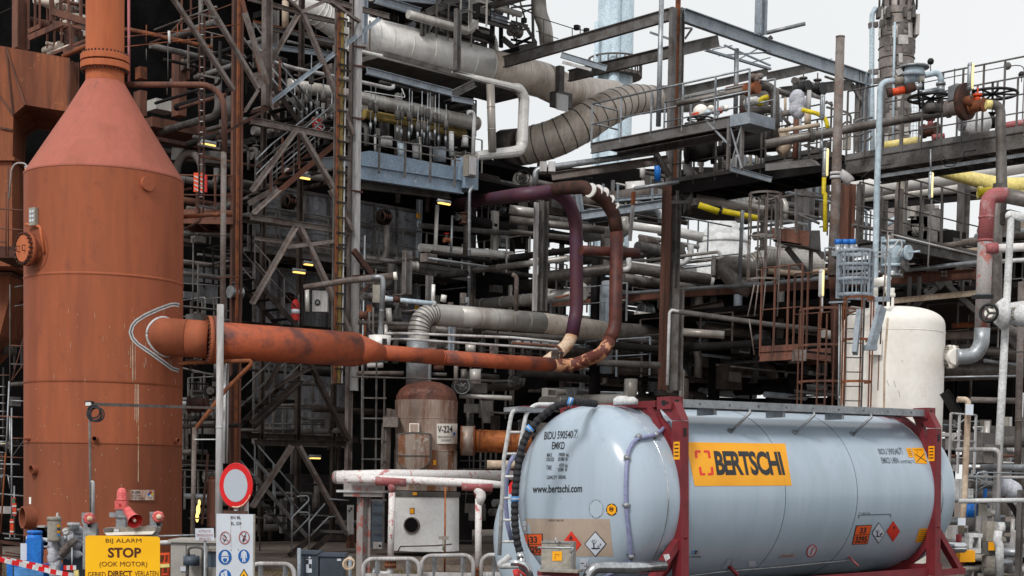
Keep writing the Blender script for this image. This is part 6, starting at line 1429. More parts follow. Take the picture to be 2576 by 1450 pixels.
b=Thing('pole','slanted thick brown pipe pole with red stains rising above everything at right','pole');q=[P(546,285,36),P(513,1450,36)];q.append(P(484,2080,36));b.part('pole_body','tower_steel').tube(q,[sz(66,q[0])/2,sz(74,q[0])/2,sz(74,q[0])/2],seg=24);b.part('lower_body','rust_dark').tube([q[2],P(500,2250,36.6),P(510,2900,36.8)],sz(62,q[0])/2,seg=20,fil=.6);dn=(q[0]-q[1]).normalized();b.part('rim','tower_steel').cyl(q[0],q[0]+dn*.03,sz(70,q[0])/2,seg=24)
k=b.part('clamp','offwhite_col');c=P(512,1322,36);k.cyl(c-dn*.09,c-dn*.03,sz(88,c)/2,seg=24);k.cyl(c+dn*.0,c+dn*.06,sz(88,c)/2,seg=24);b.part('side_stub','offwhite_col').tube(pts([(540,1310),(600,1350),(625,1380)],36),.12,seg=12,fil=.2)
pipe('thin yellow pipe bending down left of the slanted pole',[(255,830),(370,858),(440,900),(450,970)],32,'yellow_str',38.5,fil=.4,seg=14);T(3,1);pipe('thin bright yellow vertical pipe beside the slanted pole',[(424,-110),(420,10),(432,20),(430,300)],32,'yellow_str',38.5,seg=14);T(3,0)
pipe('large yellow pipe slanting down right under the walkway',[(1060,1230),(1500,1342),(1740,1402),(2000,1408)],[76,98,122,130],'yellow',44,fil=1.5,seg=24);pipe('yellow flanged pipe end below the large yellow pipe',[(1600,1455),(2000,1475)],60,'yellow',42.5,seg=20,flanges=(0,),fmat='yellow')
T(3,1);pipe('yellow disc like pipe end above the red stained elbow',[(1590,5),(1690,-10)],60,'yellow_str',42,seg=18);T(3,0)
pipe('very large silver insulated pipe far behind the walkway',[(560,1440),(1300,1330),(2100,1200)],165,'clad_light',58,seg=28,bands=4);pipe('silver pipe running below the very large one',[(560,1530),(1300,1440),(2100,1350)],80,'clad',60,seg=24);b=one('girder','dark long girder below the silver pipes at right','girder','dark');beam(b,(700,1560),(2000,1440),60,56)
pipe('tall grey concrete like post under the walkway centre',[(1005,1240),(995,2100)],66,'filter_grey',43,seg=4,name='support_post',cat='post');t=Thing('cap_plate','grey cap plate on the tall post under the walkway','plate');t.part('plate','grey_steel').box(P(1020,1225,43),V((.8,0,0)),V((0,.4,0)),Z*.14)
for i,q in enumerate(([(1300,1160),(1380,1250),(1470,1210),(1480,1150)],[(700,1350),(760,1300),(860,1250),(930,1240)],[(1480,1150),(1600,1130),(1860,1110),(1933,1100)],[(1290,1170),(1330,1260),(1400,1260),(1460,1190)])):b=one('loose_cable','thin loose cable drooping under the right walkway','cable','black',group='loose cables under the right walkway');b.tube(pts(q,37),.012,seg=5,fil=.2)
for i,(p,w,m_,d_,l_)in enumerate([([(215,790),(235,700),(290,695)],56,'blanket',41,'wrapped grey pipe bend beside the white post'),([(312,685),(305,840)],34,'offwhite_col',40.5,'white upright pipe in the insulated valve cluster'),([(290,705),(400,735)],40,'offwhite_col',41.2,'white stub pipe pointing right in the cluster'),([(300,840),(300,940)],50,'beige',40.6,'beige flanged drop pipe in the cluster'),([(105,860),(200,850)],46,'tower_steel',41,'brownish flanged pipe left of the cluster'),([(80,990),(250,965),(390,945)],34,'beige',39.5,'beige pipe lying above the main pipe'),([(110,1000),(150,1100),(90,1160)],90,'beige',42.5,'round beige insulated vessel left of the slanted pole'),([(85,850),(170,950)],26,'grey_steel',42,'grey diagonal strut in the cluster'),([(215,860),(205,1200)],44,'brown_steel',42.2,'rusty column behind the cluster'),([(245,850),(240,1200)],22,'galv',42,'pale column edge behind the cluster'),([(405,1030),(400,1180)],24,'galv',42,'short pale post above the dark deck'),([(130,740),(130,850)],20,'beige',41,'little beige riser beside the grey elbow')]):pipe(l_,p,w,m_,d_,seg=14,fil=.3)
t=vcl('black and white valve fittings above the insulated cluster',265,665,.1,41,'black',wheel=False);vcl('second black valve fitting above the insulated cluster',372,680,.1,41.2,'black',wheel=False)
t=Thing('insulation_bundle','crinkled foil wrapped bundle in the insulated valve cluster','bundle')
for i in range(8):t.part('wrap','blanket').sphere(P(230+RND.uniform(-22,25),740+i*14,40.8),.2,sz_=1.1,n=6)
walkway('dark walkway with thin railing behind the insulated valve cluster',(-20,1215),(470,1150),1.4,'dark',n=3,d=PL(2010,43,V_),rails=(1,1),hgt=1.3,railmat='dirty_grey')
T(3,0);b=Thing('cable_tray','grey perforated cable tray with rounded corner under the dark walkway','tray');b.part('tray','grey_steel').prism([P(x,y,40.5)for x,y in[(-20,1240),(300,1205),(340,1215),(375,1250),(0,1290),(-20,1290)]],V((.2,.6,.12)))
T(3,1)
t=Thing('access_platform','brown box shaped platform basket with railing and splayed legs','platform')
t.part('toe_box','brown_steel').prism([P(x,y,40)for x,y in[(30,270),(255,292),(252,405),(40,375)]],V((.2,.05,0)));t.part('side_box','grey_steel').prism([P(255,292,40),P(392,290,41),P(400,445,41),P(252,405,40)],V((-.1,.3,0)));t.part('floor','dirty_grey').prism([P(40,375,40),P(252,408,40),P(400,445,41),P(150,410,42)],Z*.05)
for a,b_,w in[((140,420),(325,650),40),((325,420),(322,650),30),((345,410),(425,500),34)]:beam(t.part('leg','dirty_grey'),a,b_,w,41,'b')
for q in([(65,330),(60,50),(200,20),(440,50)],[(60,150),(210,160),(440,210)],[(210,160),(390,240)],[(0,60),(60,50)]):t.part('rail','grey_steel').tube(pts(q,39.8),.035,seg=6,fil=.2)
for x,y0,y1,w in((62,40,330,22),(212,-20,310,22),(105,60,270,12)):beam(t.part('post','grey_steel'),(x,y0),(x,y1),w,39.7,'b')
pipe('thin white conduit behind the basket platform railing',[(-20,225),(160,220),(300,250)],18,'white',45)
pipe('silver round pipe low behind the basket platform',[(-20,470),(150,500),(360,500)],130,'clad',50,seg=24)
pipe('beige pipe behind the basket legs',[(0,600),(250,620),(520,590)],46,'beige',48,seg=18)
b=one('girder','long pale lower girder of the right rack truss','girder','beige');beam(b,(935,825),(1570,765),40,42)
t=Thing('truss_brace','riveted steel truss braces below the right rack beam','truss');
for a,b_,w in[((1090,880),(1310,690),40),((1340,690),(1570,900),40),((1180,740),(1250,800),30)]:beam(t.part('brace','dirty_grey'),a,b_,w,42.3,'b')
for x in(1068,1465,1140):column(t.part('post','dirty_grey'),x,640,x,860,24,42.4,'b')
t.part('gusset_plate','dirty_grey').prism([P(x,y,42.2)for x,y in[(1260,680),(1390,670),(1400,770),(1340,700),(1300,740)]],V((0,.03,0)));
for i in range(4):t.parts[-1].cyl(P(1315+(i%2)*28,605+(i//2)*28,42.0),P(1315+(i%2)*28,605+(i//2)*28,42.1),.04,seg=6)
pipe('beige insulated pipe resting above the right rack beam',[(965,525),(1250,500),(1470,470),(1700,440)],72,'beige',44,seg=22,bands=1.5)
pipe('brown stained insulated pipe swelling before the red riser',[(1180,425),(1400,400),(1600,370)],44,'tower_steel',42,seg=18)
pipe('white pipe hanging behind the cage top',[(870,340),(866,610)],34,'pale_blue',37,seg=14)
walkway('long grey bridge walkway with thin rails descending right behind the tall pale pipe',(980,375),(1600,470),1.2,'dirty_grey',n=4,d=PL(2290,41,U_),rails=(1,1),hgt=1.6)
T(3,1)
t=Thing('handrail','thin rails behind the slanted pole and white pipe','handrail')
for a,b_ in[((670,100),(1000,170)),((670,180),(980,230)),((670,250),(980,300)),((670,310),(900,340))]:beam(t.part('rail','grey_steel'),a,b_,9,42,'t')
for x in(680,840):beam(t.part('post','dirty_grey'),(x,90),(x,400),12,42,'b')
column(one('steel_post','tall grey post crossing the bridge walkway rails','post','tower_steel'),990,-20,985,350,50,41.5,'b')
pipe('rusty orange post stub under the bridge end',[(838,330),(835,440)],40,'rust',42);pipe('blue grey vessel pipe glimpsed behind the tall pale pipe',[(820,250),(900,240),(1010,180)],44,'pale_blue',55,seg=16)
t=Thing('instrument_cluster','distant dark instrument tower behind the bridge rails','instrument')
for i in range(16):c=P(1130+RND.uniform(-50,60),120+i*16,62);t.part('device',RND.choice(['dirty_grey','dark','clad'])).box(c,V((RND.uniform(.1,.6),0,0)),V((0,.3,0)),Z*RND.uniform(.1,.35))
beam(t.part('mast','dirty_grey'),(1130,60),(1135,400),12,62,'t')
vcl('pale blue relief valve stack on the tank piping',945,470,.16,36.5,'pale_blue',wheel=False,ax=Z,up=V_,bonnet='pale_blue');vcl('grey valve pair below the pale blue relief valve',945,560,.13,36.5,'galv',wheel=False,ax=Z,up=V_)
b=one('loose_cable','white looped cable tied beside the relief valve','cable','white');b.tube(pts([(910,330),(905,400),(925,440),(960,400),(1000,350),(1015,410),(980,480)],36),.02,seg=5,fil=.15);b=one('loose_cable','thin white wire slanting from the tall pipe to the red riser','cable','offwhite_col');b.tube(pts([(930,320),(1250,400),(1580,480)],35.5),.018,seg=5)
t=Thing('cage_platform','pale blue circular safety cage standing on top of the ladder','cage');dC=33.5;cC=P(655,620,dC);R_=sz(250,cC)/2
for y,in((455,),(560,),(668,),(785,)):z=P(655,y,dC).z;k=t.part('hoop','blue_steel');k.lathe(V((cC.x,cC.y,z)),[(-.04,R_),(-.04,R_+.02),(.04,R_+.02),(.04,R_),(-.04,R_)],seg=32,cap=False)
zt,zb=P(655,452,dC).z,P(655,800,dC).z
for i in range(12):a_=i*math.pi/6+.2;q=V((cC.x+R_*1.03*math.cos(a_),cC.y+R_*1.03*math.sin(a_),0));t.part('upright','blue_steel').bar(q+Z*zb,q+Z*zt,.055,.02,up=V((math.cos(a_),math.sin(a_),0)))
for x in(770,790,915):column(t.part('post','blue_steel'),x,460,x-4,830,20,dC-.1,'b')
for y in(460,490,815):beam(t.part('side_rail','blue_steel' if y>500 else 'galv'),(770,y),(920,y-8),14 if y<500 else 34,dC-.05,'b')
beam(t.part('base','blue_steel'),(515,795),(810,812),22,dC-.1,'b');beam(t.part('outrigger','blue_steel'),(460,835),(620,828),14,dC-.2,'b')
ladder('rusty and grey caged ladder standing in front of the cream tank',640,815,610,3300,130,'dirty_grey',dC-.3,cage=True,cage_from=.0,cmat='rust',cr=sz(215,cC)/2,rung=.3)
T(3,1)
ladder('brown caged ladder beside the platform left of the cream tank',395,920,370,3300,60,'brown_steel',37.0,cage=True,cmat='brown_steel',cr=.68,rung=.35)
T(3,1)
t=Thing('blue_valves','row of small valves with bright blue knobs above the cage','valve')
for i,x in enumerate((530,585,635)):c=P(x,378,34);t.part('knob','blue').cyl(c-V((.07,0,0)),c+V((.07,0,0)),.06,seg=12);t.part('body','galv').cyl(c-Z*.06,c-Z*.3,.07);t.part('body','galv').box(c-Z*.26+V((.05,0,0)),V((.2,0,0)),V((0,.08,0)),Z*.06)
t.part('tube','galv').tube(pts([(480,430),(560,410),(680,420)],34),.03,seg=6);t.part('tube','galv').tube(pts([(430,520),(430,425),(480,420)],34),.025,seg=6);t.part('tube','dirty_grey').tube(pts([(480,450),(520,500)],34),.05,seg=6)
walkway('brown platform with looped grey rails left of the brown caged ladder',(-60,1210),(245,1185),1.4,'brown_steel',n=3,d=PL(1980,39,V_),rails=(1,1),hgt=2.1)
T(3,1)
b=sized_box('platform_box','grey brown box end of the brown platform','box',205,1190,290,1275,1,'tower_steel',38.5);beam(one('girder','dark girder under the brown platform','girder','dark'),(-20,1250),(280,1290),60,40)
for i,(a,b_)in enumerate([((1790-1933,960),(1830-1933,1230)),((95,400),(70,940)),((1830-1933,700),(1780-1933,940)),((1860-1933,700),(1830-1933,940)),((1915-1933,690),(1890-1933,940))]):
 b=one('tie_rod','thin slanting tie rod left of the brown caged ladder','rod','tower_steel',group='tie rods left of the brown caged ladder');beam(b,a,b_,10,38.8,'t')
T(2,1);ladder('tall thin caged ladder going up under the dark deck right of the bent ducts',1890,40,1880,680,56,'tower_steel',40,cage=True,cr=.4,rung=.3)
T(3,1)
t=Thing('cream_tank','cream painted round tank with domed top and rust streak','tank');dT=34.5;c=P(942,1200,dT);cT=V((c.x,c.y,0));R_=sz(760,c)/2;zz=lambda y:P(942,y,dT).z
sh=t.part('shell','cream');sh.lathe(cT,[(0,R_),(zz(1075),R_),(zz(1073),R_+.006),(zz(1066),R_+.006),(zz(1064),R_)],seg=72,cap=False)
dm=t.part('dome','cream');prof=[]
zs,zt_=zz(1064),zz(872)
dm.lathe(cT,[(zs,R_),(zs+(zz(1020)-zs),R_*.995)]+[(zz(1020)+(zt_-zz(1020))*math.sin(a_)**.9,R_*(.995*math.cos(a_)**.75))for a_ in[math.pi/2*i/12 for i in range(1,12)]]+[(zt_,.02)],seg=72)
SFT=Surf([sh,dm])
k=t.part('rust_streak','rust');line(k,SFT,[(862,930),(850,1000),(852,1150),(838,1250),(830,1500)],8,.006);k=t.part('stain','beige');line(k,SFT,[(905,950),(880,1300),(875,1700)],16,.003);line(k,SFT,[(580,1150),(575,1600)],30,.003);k=t.part('weld_mark','filter_grey');line(k,SFT,[(1010,870+400),(1020,1290)],3,.004)
T(3,2)
for(x,y,l,w)in[(895,0,20,3),(950,5,14,3),(985,80,12,3)]:line(k,SFT,[(x,y-30),(x+l,y+20)],w,.004)
T(3,1)
for x,w in((778,26),(908,24),(940,22)):c=P(x,860,dT-.4);nz_=t.part('top_nozzle','cream');nz_.cyl(c-Z*.35,c+Z*.2,sz(w,c)/2,seg=14);nz_.cyl(c+Z*.2,c+Z*.27,sz(w*1.7,c)/2,seg=14)
for x in(775,900):
 for j,y in enumerate((735,755,690)):c=P(x+(30 if j==1 else 0),y,dT-.3);t.part('top_fitting','cream').cyl(c-Z*.08,c+Z*.08,sz(50,c)/2,seg=14)
t.part('top_pipe','cream').tube(pts([(790,690),(890,672),(900,640)],dT-.3),.1,seg=10,fil=.1)
q=SFT.hit(1300,1245);nx=V((1,-.12,0)).normalized();c=P(1310,1245,dT-.2);k=t.part('side_nozzle','cream');k.cyl(c-nx*.4,P(1375,1245,dT-.3),sz(112,c)/2,seg=28);k=t.part('side_flange','cream');k.cyl(P(1355,1245,dT-.3),P(1378,1245,dT-.3),sz(176,c)/2,seg=32);k.sub('bolts','filter_grey').bolts(P(1378,1245,dT-.3),nx,sz(150,c)/2,16,r=.025,h=.3)
t.part('side_bracket','cream').box(SFT.hit(800,1165)[0]+V((0,-.1,0)),V((.12,0,0)),V((0,.1,0)),Z*.2)
t=Thing('tank_stay','blue grey diagonal stay bar leaning on the cream tank','bar');t.part('stay','blue_steel').bar(P(860,870,31.8),P(775,1180,31.6),.2,.1);t.part('foot','blue_steel').box(P(775,1178,31.6),V((.12,0,0)),V((0,.08,0)),Z*.05)
t=Thing('tank_stay','second blue stay bar seen through the ladder cage','bar');t.part('stay','blue_steel').bar(P(690,900,32.6),P(655,1220,32.3),.17,.1)
pipe('tall thin grey conduit standing in front of the tank beside the cage',[(905,300),(868,880),(862,930),(848,1150)],11,'tower_steel',32)
pipe('pale blue conduit strips rising along the tank ladder',[(540,850),(528,2000)],12,'galv',33.6,seg=8);pipe('second pale conduit next to the tank ladder left stile',[(555,850),(548,2000)],8,'filter_grey',33.6)
t=Thing('riser_pipe','tall peeling riser: red faded top elbow, grey red middle and silver bottom bend','pipe');dR=33
pz=[P(1388,1245,dR),P(1625,1235,dR),P(1618,1030,dR),P(1640,380,dR),P(1660,30,dR),P(1800,20,dR),P(2100,95,dR)]
w_=sz(112,pz[2])/2
m_=t.part('silver_bend','galv');c=P(1430,1245,dR);m_.tube([P(1420,1245,dR),P(1480,1245,dR),P(1560,1235,dR),P(1610,1160,dR),P(1618,1030,dR)],w_*1.04,seg=28,fil=1.2,fseg=8)
f_=t.part('bend_flange','cream');f_.cyl(P(1383,1245,dR+.5),P(1405,1245,dR+.5),sz(176,c)/2,seg=32);f_.cyl(P(1400,1245,dR+.3),P(1430,1245,dR),w_*1.1,seg=28)
t.part('grey_section','grey_peel').tube([P(1618,1030,dR),pz[3]],w_,seg=28)
m_=t.part('red_elbow','red_fade');m_.tube([pz[3],P(1662,25,dR),P(1800,25,dR)],w_*1.02,seg=28,fil=.75,fseg=9)
for y in(70,200,375,100):c=P(1640+(375-y)*.05,y,dR);m_.cyl(c,c+Z*.04,w_*1.06,seg=28)if y>150 else None
t.part('grey_top','clad_dark').tube([P(1790,28,dR),P(2150,100,dR)],w_,seg=28)
t.part('branch_tee','red_fade').tube([P(1640,430,dR-.1),P(1730,425,dR-.1)],sz(84,c)/2,seg=20);t.part('branch_pipe','redwhite').tube([P(1720,427,dR-.1),P(2100,410,dR-.1)],sz(64,c)/2,seg=20)
t.part('clamp_band','cabinet').cyl(P(1622,800,dR),P(1623,778,dR),w_*1.12,seg=28);t.part('clamp_rod','black').bar(P(1540,796,dR-.4),P(1700,792,dR-.4),.08,.06)
pipe('white pipe with flat cap and horizontal arm standing at the right edge',[(2050,215),(1815,172),(1835,200),(1770,1450),(1720,2400)],[66,66,52,58,62],'white',30.5,fil=.12,seg=20,name='white_standpipe')
T(3,1)
t=Thing('gate_valve','cream valve with dark spoked handwheel on the white standpipe','valve');c=P(1668,915,30.0);axv=V((-.55,-.83,0)).normalized();t.part('handwheel','black').ring(c,axv,sz(64,c),.03,seg=32);k=t.part('spokes','dirty_grey')
up_=Z;sdv=axv.cross(Z)
for i in range(3):a_=.5+i*math.pi*2/3;k.cyl(c,c+(up_*math.cos(a_)+sdv*math.sin(a_))*sz(62,c),.025,seg=5)
t.part('hub','cream').cyl(c,c-axv*.3,.09,seg=12);t.part('valve_body','white').lathe(P(1720,918,30.3),[(0,.2),(.12,.3),(.2,.3),(.22,.2),(.5,.25),(.62,.25)],seg=18,ax=V((1,0,0)));f_=t.part('flange','white');ax2=V((.75,-.65,0));c=P(1812,922,30.2);f_.cyl(c-ax2*.12,c-ax2*.02,sz(54,c),seg=24);f_.cyl(c+ax2*.0,c+ax2*.1,sz(54,c),seg=24);f_.sub('bolts','filter_grey').bolts(c+ax2*.1,ax2,sz(42,c),12,r=.02,h=.1)
pipe('stained beige pipe along the right picture edge',[(1915,680),(1880,2250)],52,'tower_steel',31.5,seg=18,bands=1.6)
t=Thing('building_panel','pale beige building corner behind the white arm at the right edge','building');sized_box('b','','',1850,225,2050,380,3,'beige',60,t=t,part='wall');sized_box('b','','',1880,300,1960,350,.1,'dark',59.8,t=t,part='window')
pipe('white pipe lying on the rack beam right of the standpipe',[(1760,525),(2100,505)],34,'white',36,seg=14)
for i,(p,w,m_,d_)in enumerate([([(1330,1090),(1560,1080)],60,'tower_steel',44),([(1390,1010),(1560,1000)],44,'rust',46),([(1330,1350),(1933,1340)],120,'clad_dark',46),([(1330,1400),(1900,1390)],16,'galv',40),([(1700,1000),(1933,960)],40,'dirty_grey',44),([(1380,1180),(1560,1160)],40,'dirty_grey',45),([(1650,1200),(2000,1220)],60,'clad_dark',44)]):pipe(['brown pipe','rusty pipe','wide dark pipe','thin galvanised pipe','dark sloping pipe','grey pipe','broad dark pipe'][i]+' in the shade between cream tank and right edge',p,w,m_,d_,seg=14)
beam(one('brace','dark diagonal brace behind the silver bend','brace','dirty_grey'),(1800,1080),(1960,1260),50,42,'i')
T(3,2)
t=Thing('riser_pipe','grey insulated pipe hooking over and running down right of the tank end','pipe');t.part('pipe_body','beige').tube(pts([(1430,118),(1510,120),(1512,180),(1480,900),(1455,1120)],29.5),sz(46,P(1500,500,29.5))/2,seg=18,fil=.12);k=t.part('tag','sign_white');c=P(1520,195,29.3);k.box(c,V((.07,0,0)),V((0,.02,0)),Z*.1);k=t.part('tag','sign_white');c=P(1462,1040,29.3);k.box(c,V((.07,0,0)),V((0,.02,0)),Z*.07)
pipe('brown beige pipe running into the dark behind the hook pipe',[(1530,120),(1730,125),(1900,130)],44,'tower_steel',32,seg=16);pipe('white horizontal pipe crossing low at the right edge',[(1440,885),(2000,878)],36,'white',27,seg=16,bands=1.2);pipe('thin brown pipe behind the hook pipe',[(1370,545),(1870,545)],22,'brown_steel',34);pipe('white painted pipe glimpsed under the dark beam',[(1300,385),(1690,388)],34,'white',44,seg=14)
beam(one('brace','big dark double diagonal brace crossing behind the hook pipe','brace','dark'),(1330,60),(1850,900),70,33,'i');beam(one('brace','second dark diagonal brace low at the right','brace','dark'),(1400,200),(1900,1020),36,34,'i');beam(one('brace','small white tie across the dark diagonal brace','brace','offwhite_col'),(1430,305),(1485,268),8,32.6,'b')
pipe('thin looped handrail pipe low at the right',[(1560,1120),(1578,670),(1620,668),(1933,678)],12,'galv',28,fil=.1)
for a,b_ in(((1520,680),(1690,770)),((1560,810),(1680,750)),((1530,790),(1640,740))):b=one('thin_brace','thin white lattice bar behind the looped pipe','brace','galv',group='thin lattice bars low at the right');beam(b,a,b_,8,31,'t')
t=Thing('storage_container','white caged plastic liquid container beside the looped pipe','container');m_=sized_box('b','','',1440,718,1552,862,1.0,'white',33,t=t,part='tank_body');k=t.part('cage_grid','galv')
for i in range(6):line(k,m_.front,[(1442+i*21,718),(1442+i*21,862)],3,.03)
for i in range(5):line(k,m_.front,[(1440,722+i*34),(1552,722+i*34)],3,.035)
pipe('bright blue drum below the white crossing pipe',[(1525,905),(1525,1005)],72,'blue',32,seg=20,name='drum',cat='drum');pipe('dark brown drum base under the blue drum',[(1525,1008),(1525,1115)],76,'dirty_grey',32,seg=20,name='drum',cat='drum')
sized_box('blue_upright','narrow bright blue upright behind the looped pipe','post',1636,740,1656,860,.1,'blue',33);sized_box('blue_upright','narrow bright blue edge beside the pale cabinet','post',1570,900,1588,1060,.1,'blue',33.5);sized_box('pale_cabinet','pale grey cabinet behind the white crossing pipe','cabinet',1590,910,1655,1060,.5,'filter_grey',33.4);sized_box('blue_sheeting','dark blue panel behind the caged container','panel',1500,640,1690,900,.3,'cabinet',37)
for i,(x0,y0,x1,y1,m_,l_)in enumerate([(1300,270,1400,360,'dirty_grey','blue grey machine casing'),(1400,270,1480,330,'offwhite_col','white casing'),(1600,270,1685,380,'filter_grey','pale casing'),(1340,410,1470,500,'offwhite_col','white louvred casing'),(1570,400,1680,500,'filter_grey','pale panel'),(1500,420,1560,540,'offwhite_col','white panel'),(1395,560,1435,660,'white','white door frame')]):sized_box('machine_casing',l_+' glimpsed in daylight under the rack right of the tank','equipment',x0,y0,x1,y1,.5,m_,48)
for i in range(16):b=one('thin_pipe','thin pipe in the daylight gap right of the tank','pipe',RND.choice(['galv','pale_blue','dirty_grey']),group='thin pipes in the daylight gap right of the tank');x=RND.uniform(1300,1690);y=RND.uniform(270,540);beam(b,(x,y),(x+RND.choice([0,0,90]),y+90),9,46,'t')if i%2 else beam(b,(x,y),(x+120,y+3),9,46,'t')
for i,(x,w,m_)in enumerate(((1790,60,'filter_grey'),(1830,26,'offwhite_col'),(1925,40,'dirty_grey'))):pipe(['wide grey upright','slim white upright','dark upright'][i]+' behind the white standpipe foot',[(x,250),(x-8,1000)],w,m_,36,seg=10)
pipe('white capped cylinder at the foot of the white standpipe',[(1690,1040),(1685,1190)],86,'offwhite_col',29.8,seg=18);t=Thing('foil_elbow','crumpled foil wrapped elbow right of the white standpipe','elbow');
for i in range(6):t.part('wrap','blanket').sphere(P(1770+i*16,770+abs(i-1)*9,31),.19,n=6)
t=Thing('steel_column','dark lower column with pale bracket at the right edge','column');column(t.part('column','dirty_grey'),1905,800,1895,1450,44,29,'i')
t=Thing('pump_unit','cluttered grey pump unit with white boxes at the lower right','pump')
for x0,y0,x1,y1,m_ in[(1650,1040,1730,1190,'filter_grey'),(1650,1300,1740,1380,'filter_grey'),(1620,1190,1720,1290,'dirty_grey'),(1520,1130,1620,1160,'white'),(1520,1240,1610,1280,'white'),(1520,1160,1545,1240,'white'),(1590,1160,1608,1240,'white')]:sized_box('b','','',x0,y0,x1,y1,.3,m_,29,t=t,part='box')
for i in range(40):x=RND.uniform(1470,1930);y=RND.uniform(1150,1445);c=P(x,y,30+RND.uniform(0,3));m_=RND.choice(['galv','dirty_grey','dark','filter_grey','offwhite_col']);k=t.part('fitting',m_);d_=V((RND.uniform(-1,1),RND.uniform(-1,1),RND.choice([0,0,1]))).normalized();k.cyl(c-d_*RND.uniform(.1,.5),c+d_*RND.uniform(.1,.5),RND.uniform(.03,.11),seg=8)
t.part('bent_pipe','white').tube(pts([(1740,1110),(1730,1180),(1750,1230),(1745,1450)],28.7),.08,seg=8,fil=.1);t.part('stub','white').cyl(P(1730,1085,28.8),P(1780,1085,28.8),.1)
k=t.part('label_plate','sticker_yellow');k.box(P(1688,1225,28.9),V((.06,0,0)),V((0,.01,0)),Z*.08)
t=Thing('red_stand','maroon post with orange shelf behind the far tank frame','stand');column(t.part('post','frame_red'),1440,1135,1438,1340,34,27.5,'b');t.part('shelf','sticker_yellow').bar(P(1432,1300,27.4),P(1545,1298,27.4),.2,.3);t.part('gusset','frame_red').prism([P(1440,1320,27.4),P(1530,1320,27.4),P(1450,1390,27.4)],V((0,.1,0)))
t=Thing('chrome_rail','shiny chrome double rail beyond the far frame','rail')
for dy in(0,22):t.part('bar','chrome').tube(pts([(1320,1225+dy),(1470,1225+dy),(1485,1235)],26.5),.07,seg=10)
T()
_a,_b,_c=.7156325,-.0172778,-.0183596
def _rz(a):return Matrix.Rotation(a,3,'Z')
MR=Matrix.Rotation(_a,3,'Z')@Matrix.Rotation(_b,3,'Y')@Matrix.Rotation(_c,3,'X')
MO=V((2.359,20.975,.9715))
def K(x,y,z):return MO+MR@V((x,y,z))
ex,ey,ez=MR@V((1,0,0)),MR@V((0,1,0)),MR@V((0,0,1))
LN,HT,WD=5.95,2.67,2.5
t=Thing('tank_container','large pale grey blue tank container in maroon end frames with an orange name panel','tank container')
RT=1.295;CZ=1.31;CY=1.32
cb=K(0,CY,CZ)
br=t.part('barrel','tank_paint');br.lathe(cb,[(-.38,RT)]+[(x,RT)for x in(.0,.8,1.6,2.4,3.2,4.0,4.8,5.6,LN+.25)],seg=128,ax=ex,cap=False)
def dome(s,x0):
 return[(x0+s*.70*math.sin(math.pi/2*i/30)**.72,max(.006,RT*max(0,math.cos(math.pi/2*i/30))**.58))for i in range(31)]
 for i in range(0,15):
  a_=math.pi/2*i/14
  pr.append((x0+s*.50*math.sin(a_)**1.0,RT*(1-.33+.33*math.cos(a_))))
 R1_=RT*.67
 for i in range(1,12):u=i/11;pr.append((x0+s*(.50+.20*(1-(1-u)**2)),max(.01,R1_*(1-u))))
 return pr
dn_=t.part('near_end','tank_paint');
prn=[(x,r)for x,r in dome(-1,-.38)]
dn_.lathe(cb,prn,seg=128,ax=ex,cap=False);df=t.part('far_end','tank_paint');df.lathe(cb,dome(1,LN+.25),seg=128,ax=ex,cap=False)
TK=Surf([br,dn_,df])
for x,r in((-.31,.008),(LN+.16,.008)):t.part('seam_trim','chrome').ring(cb+ex*x,ex,RT+.003,r,seg=96,rs=5)
for x in(2.15,3.85):t.part('seam_line','cabinet').ring(cb+ex*x,ex,RT-.001,.006,seg=96,rs=4)
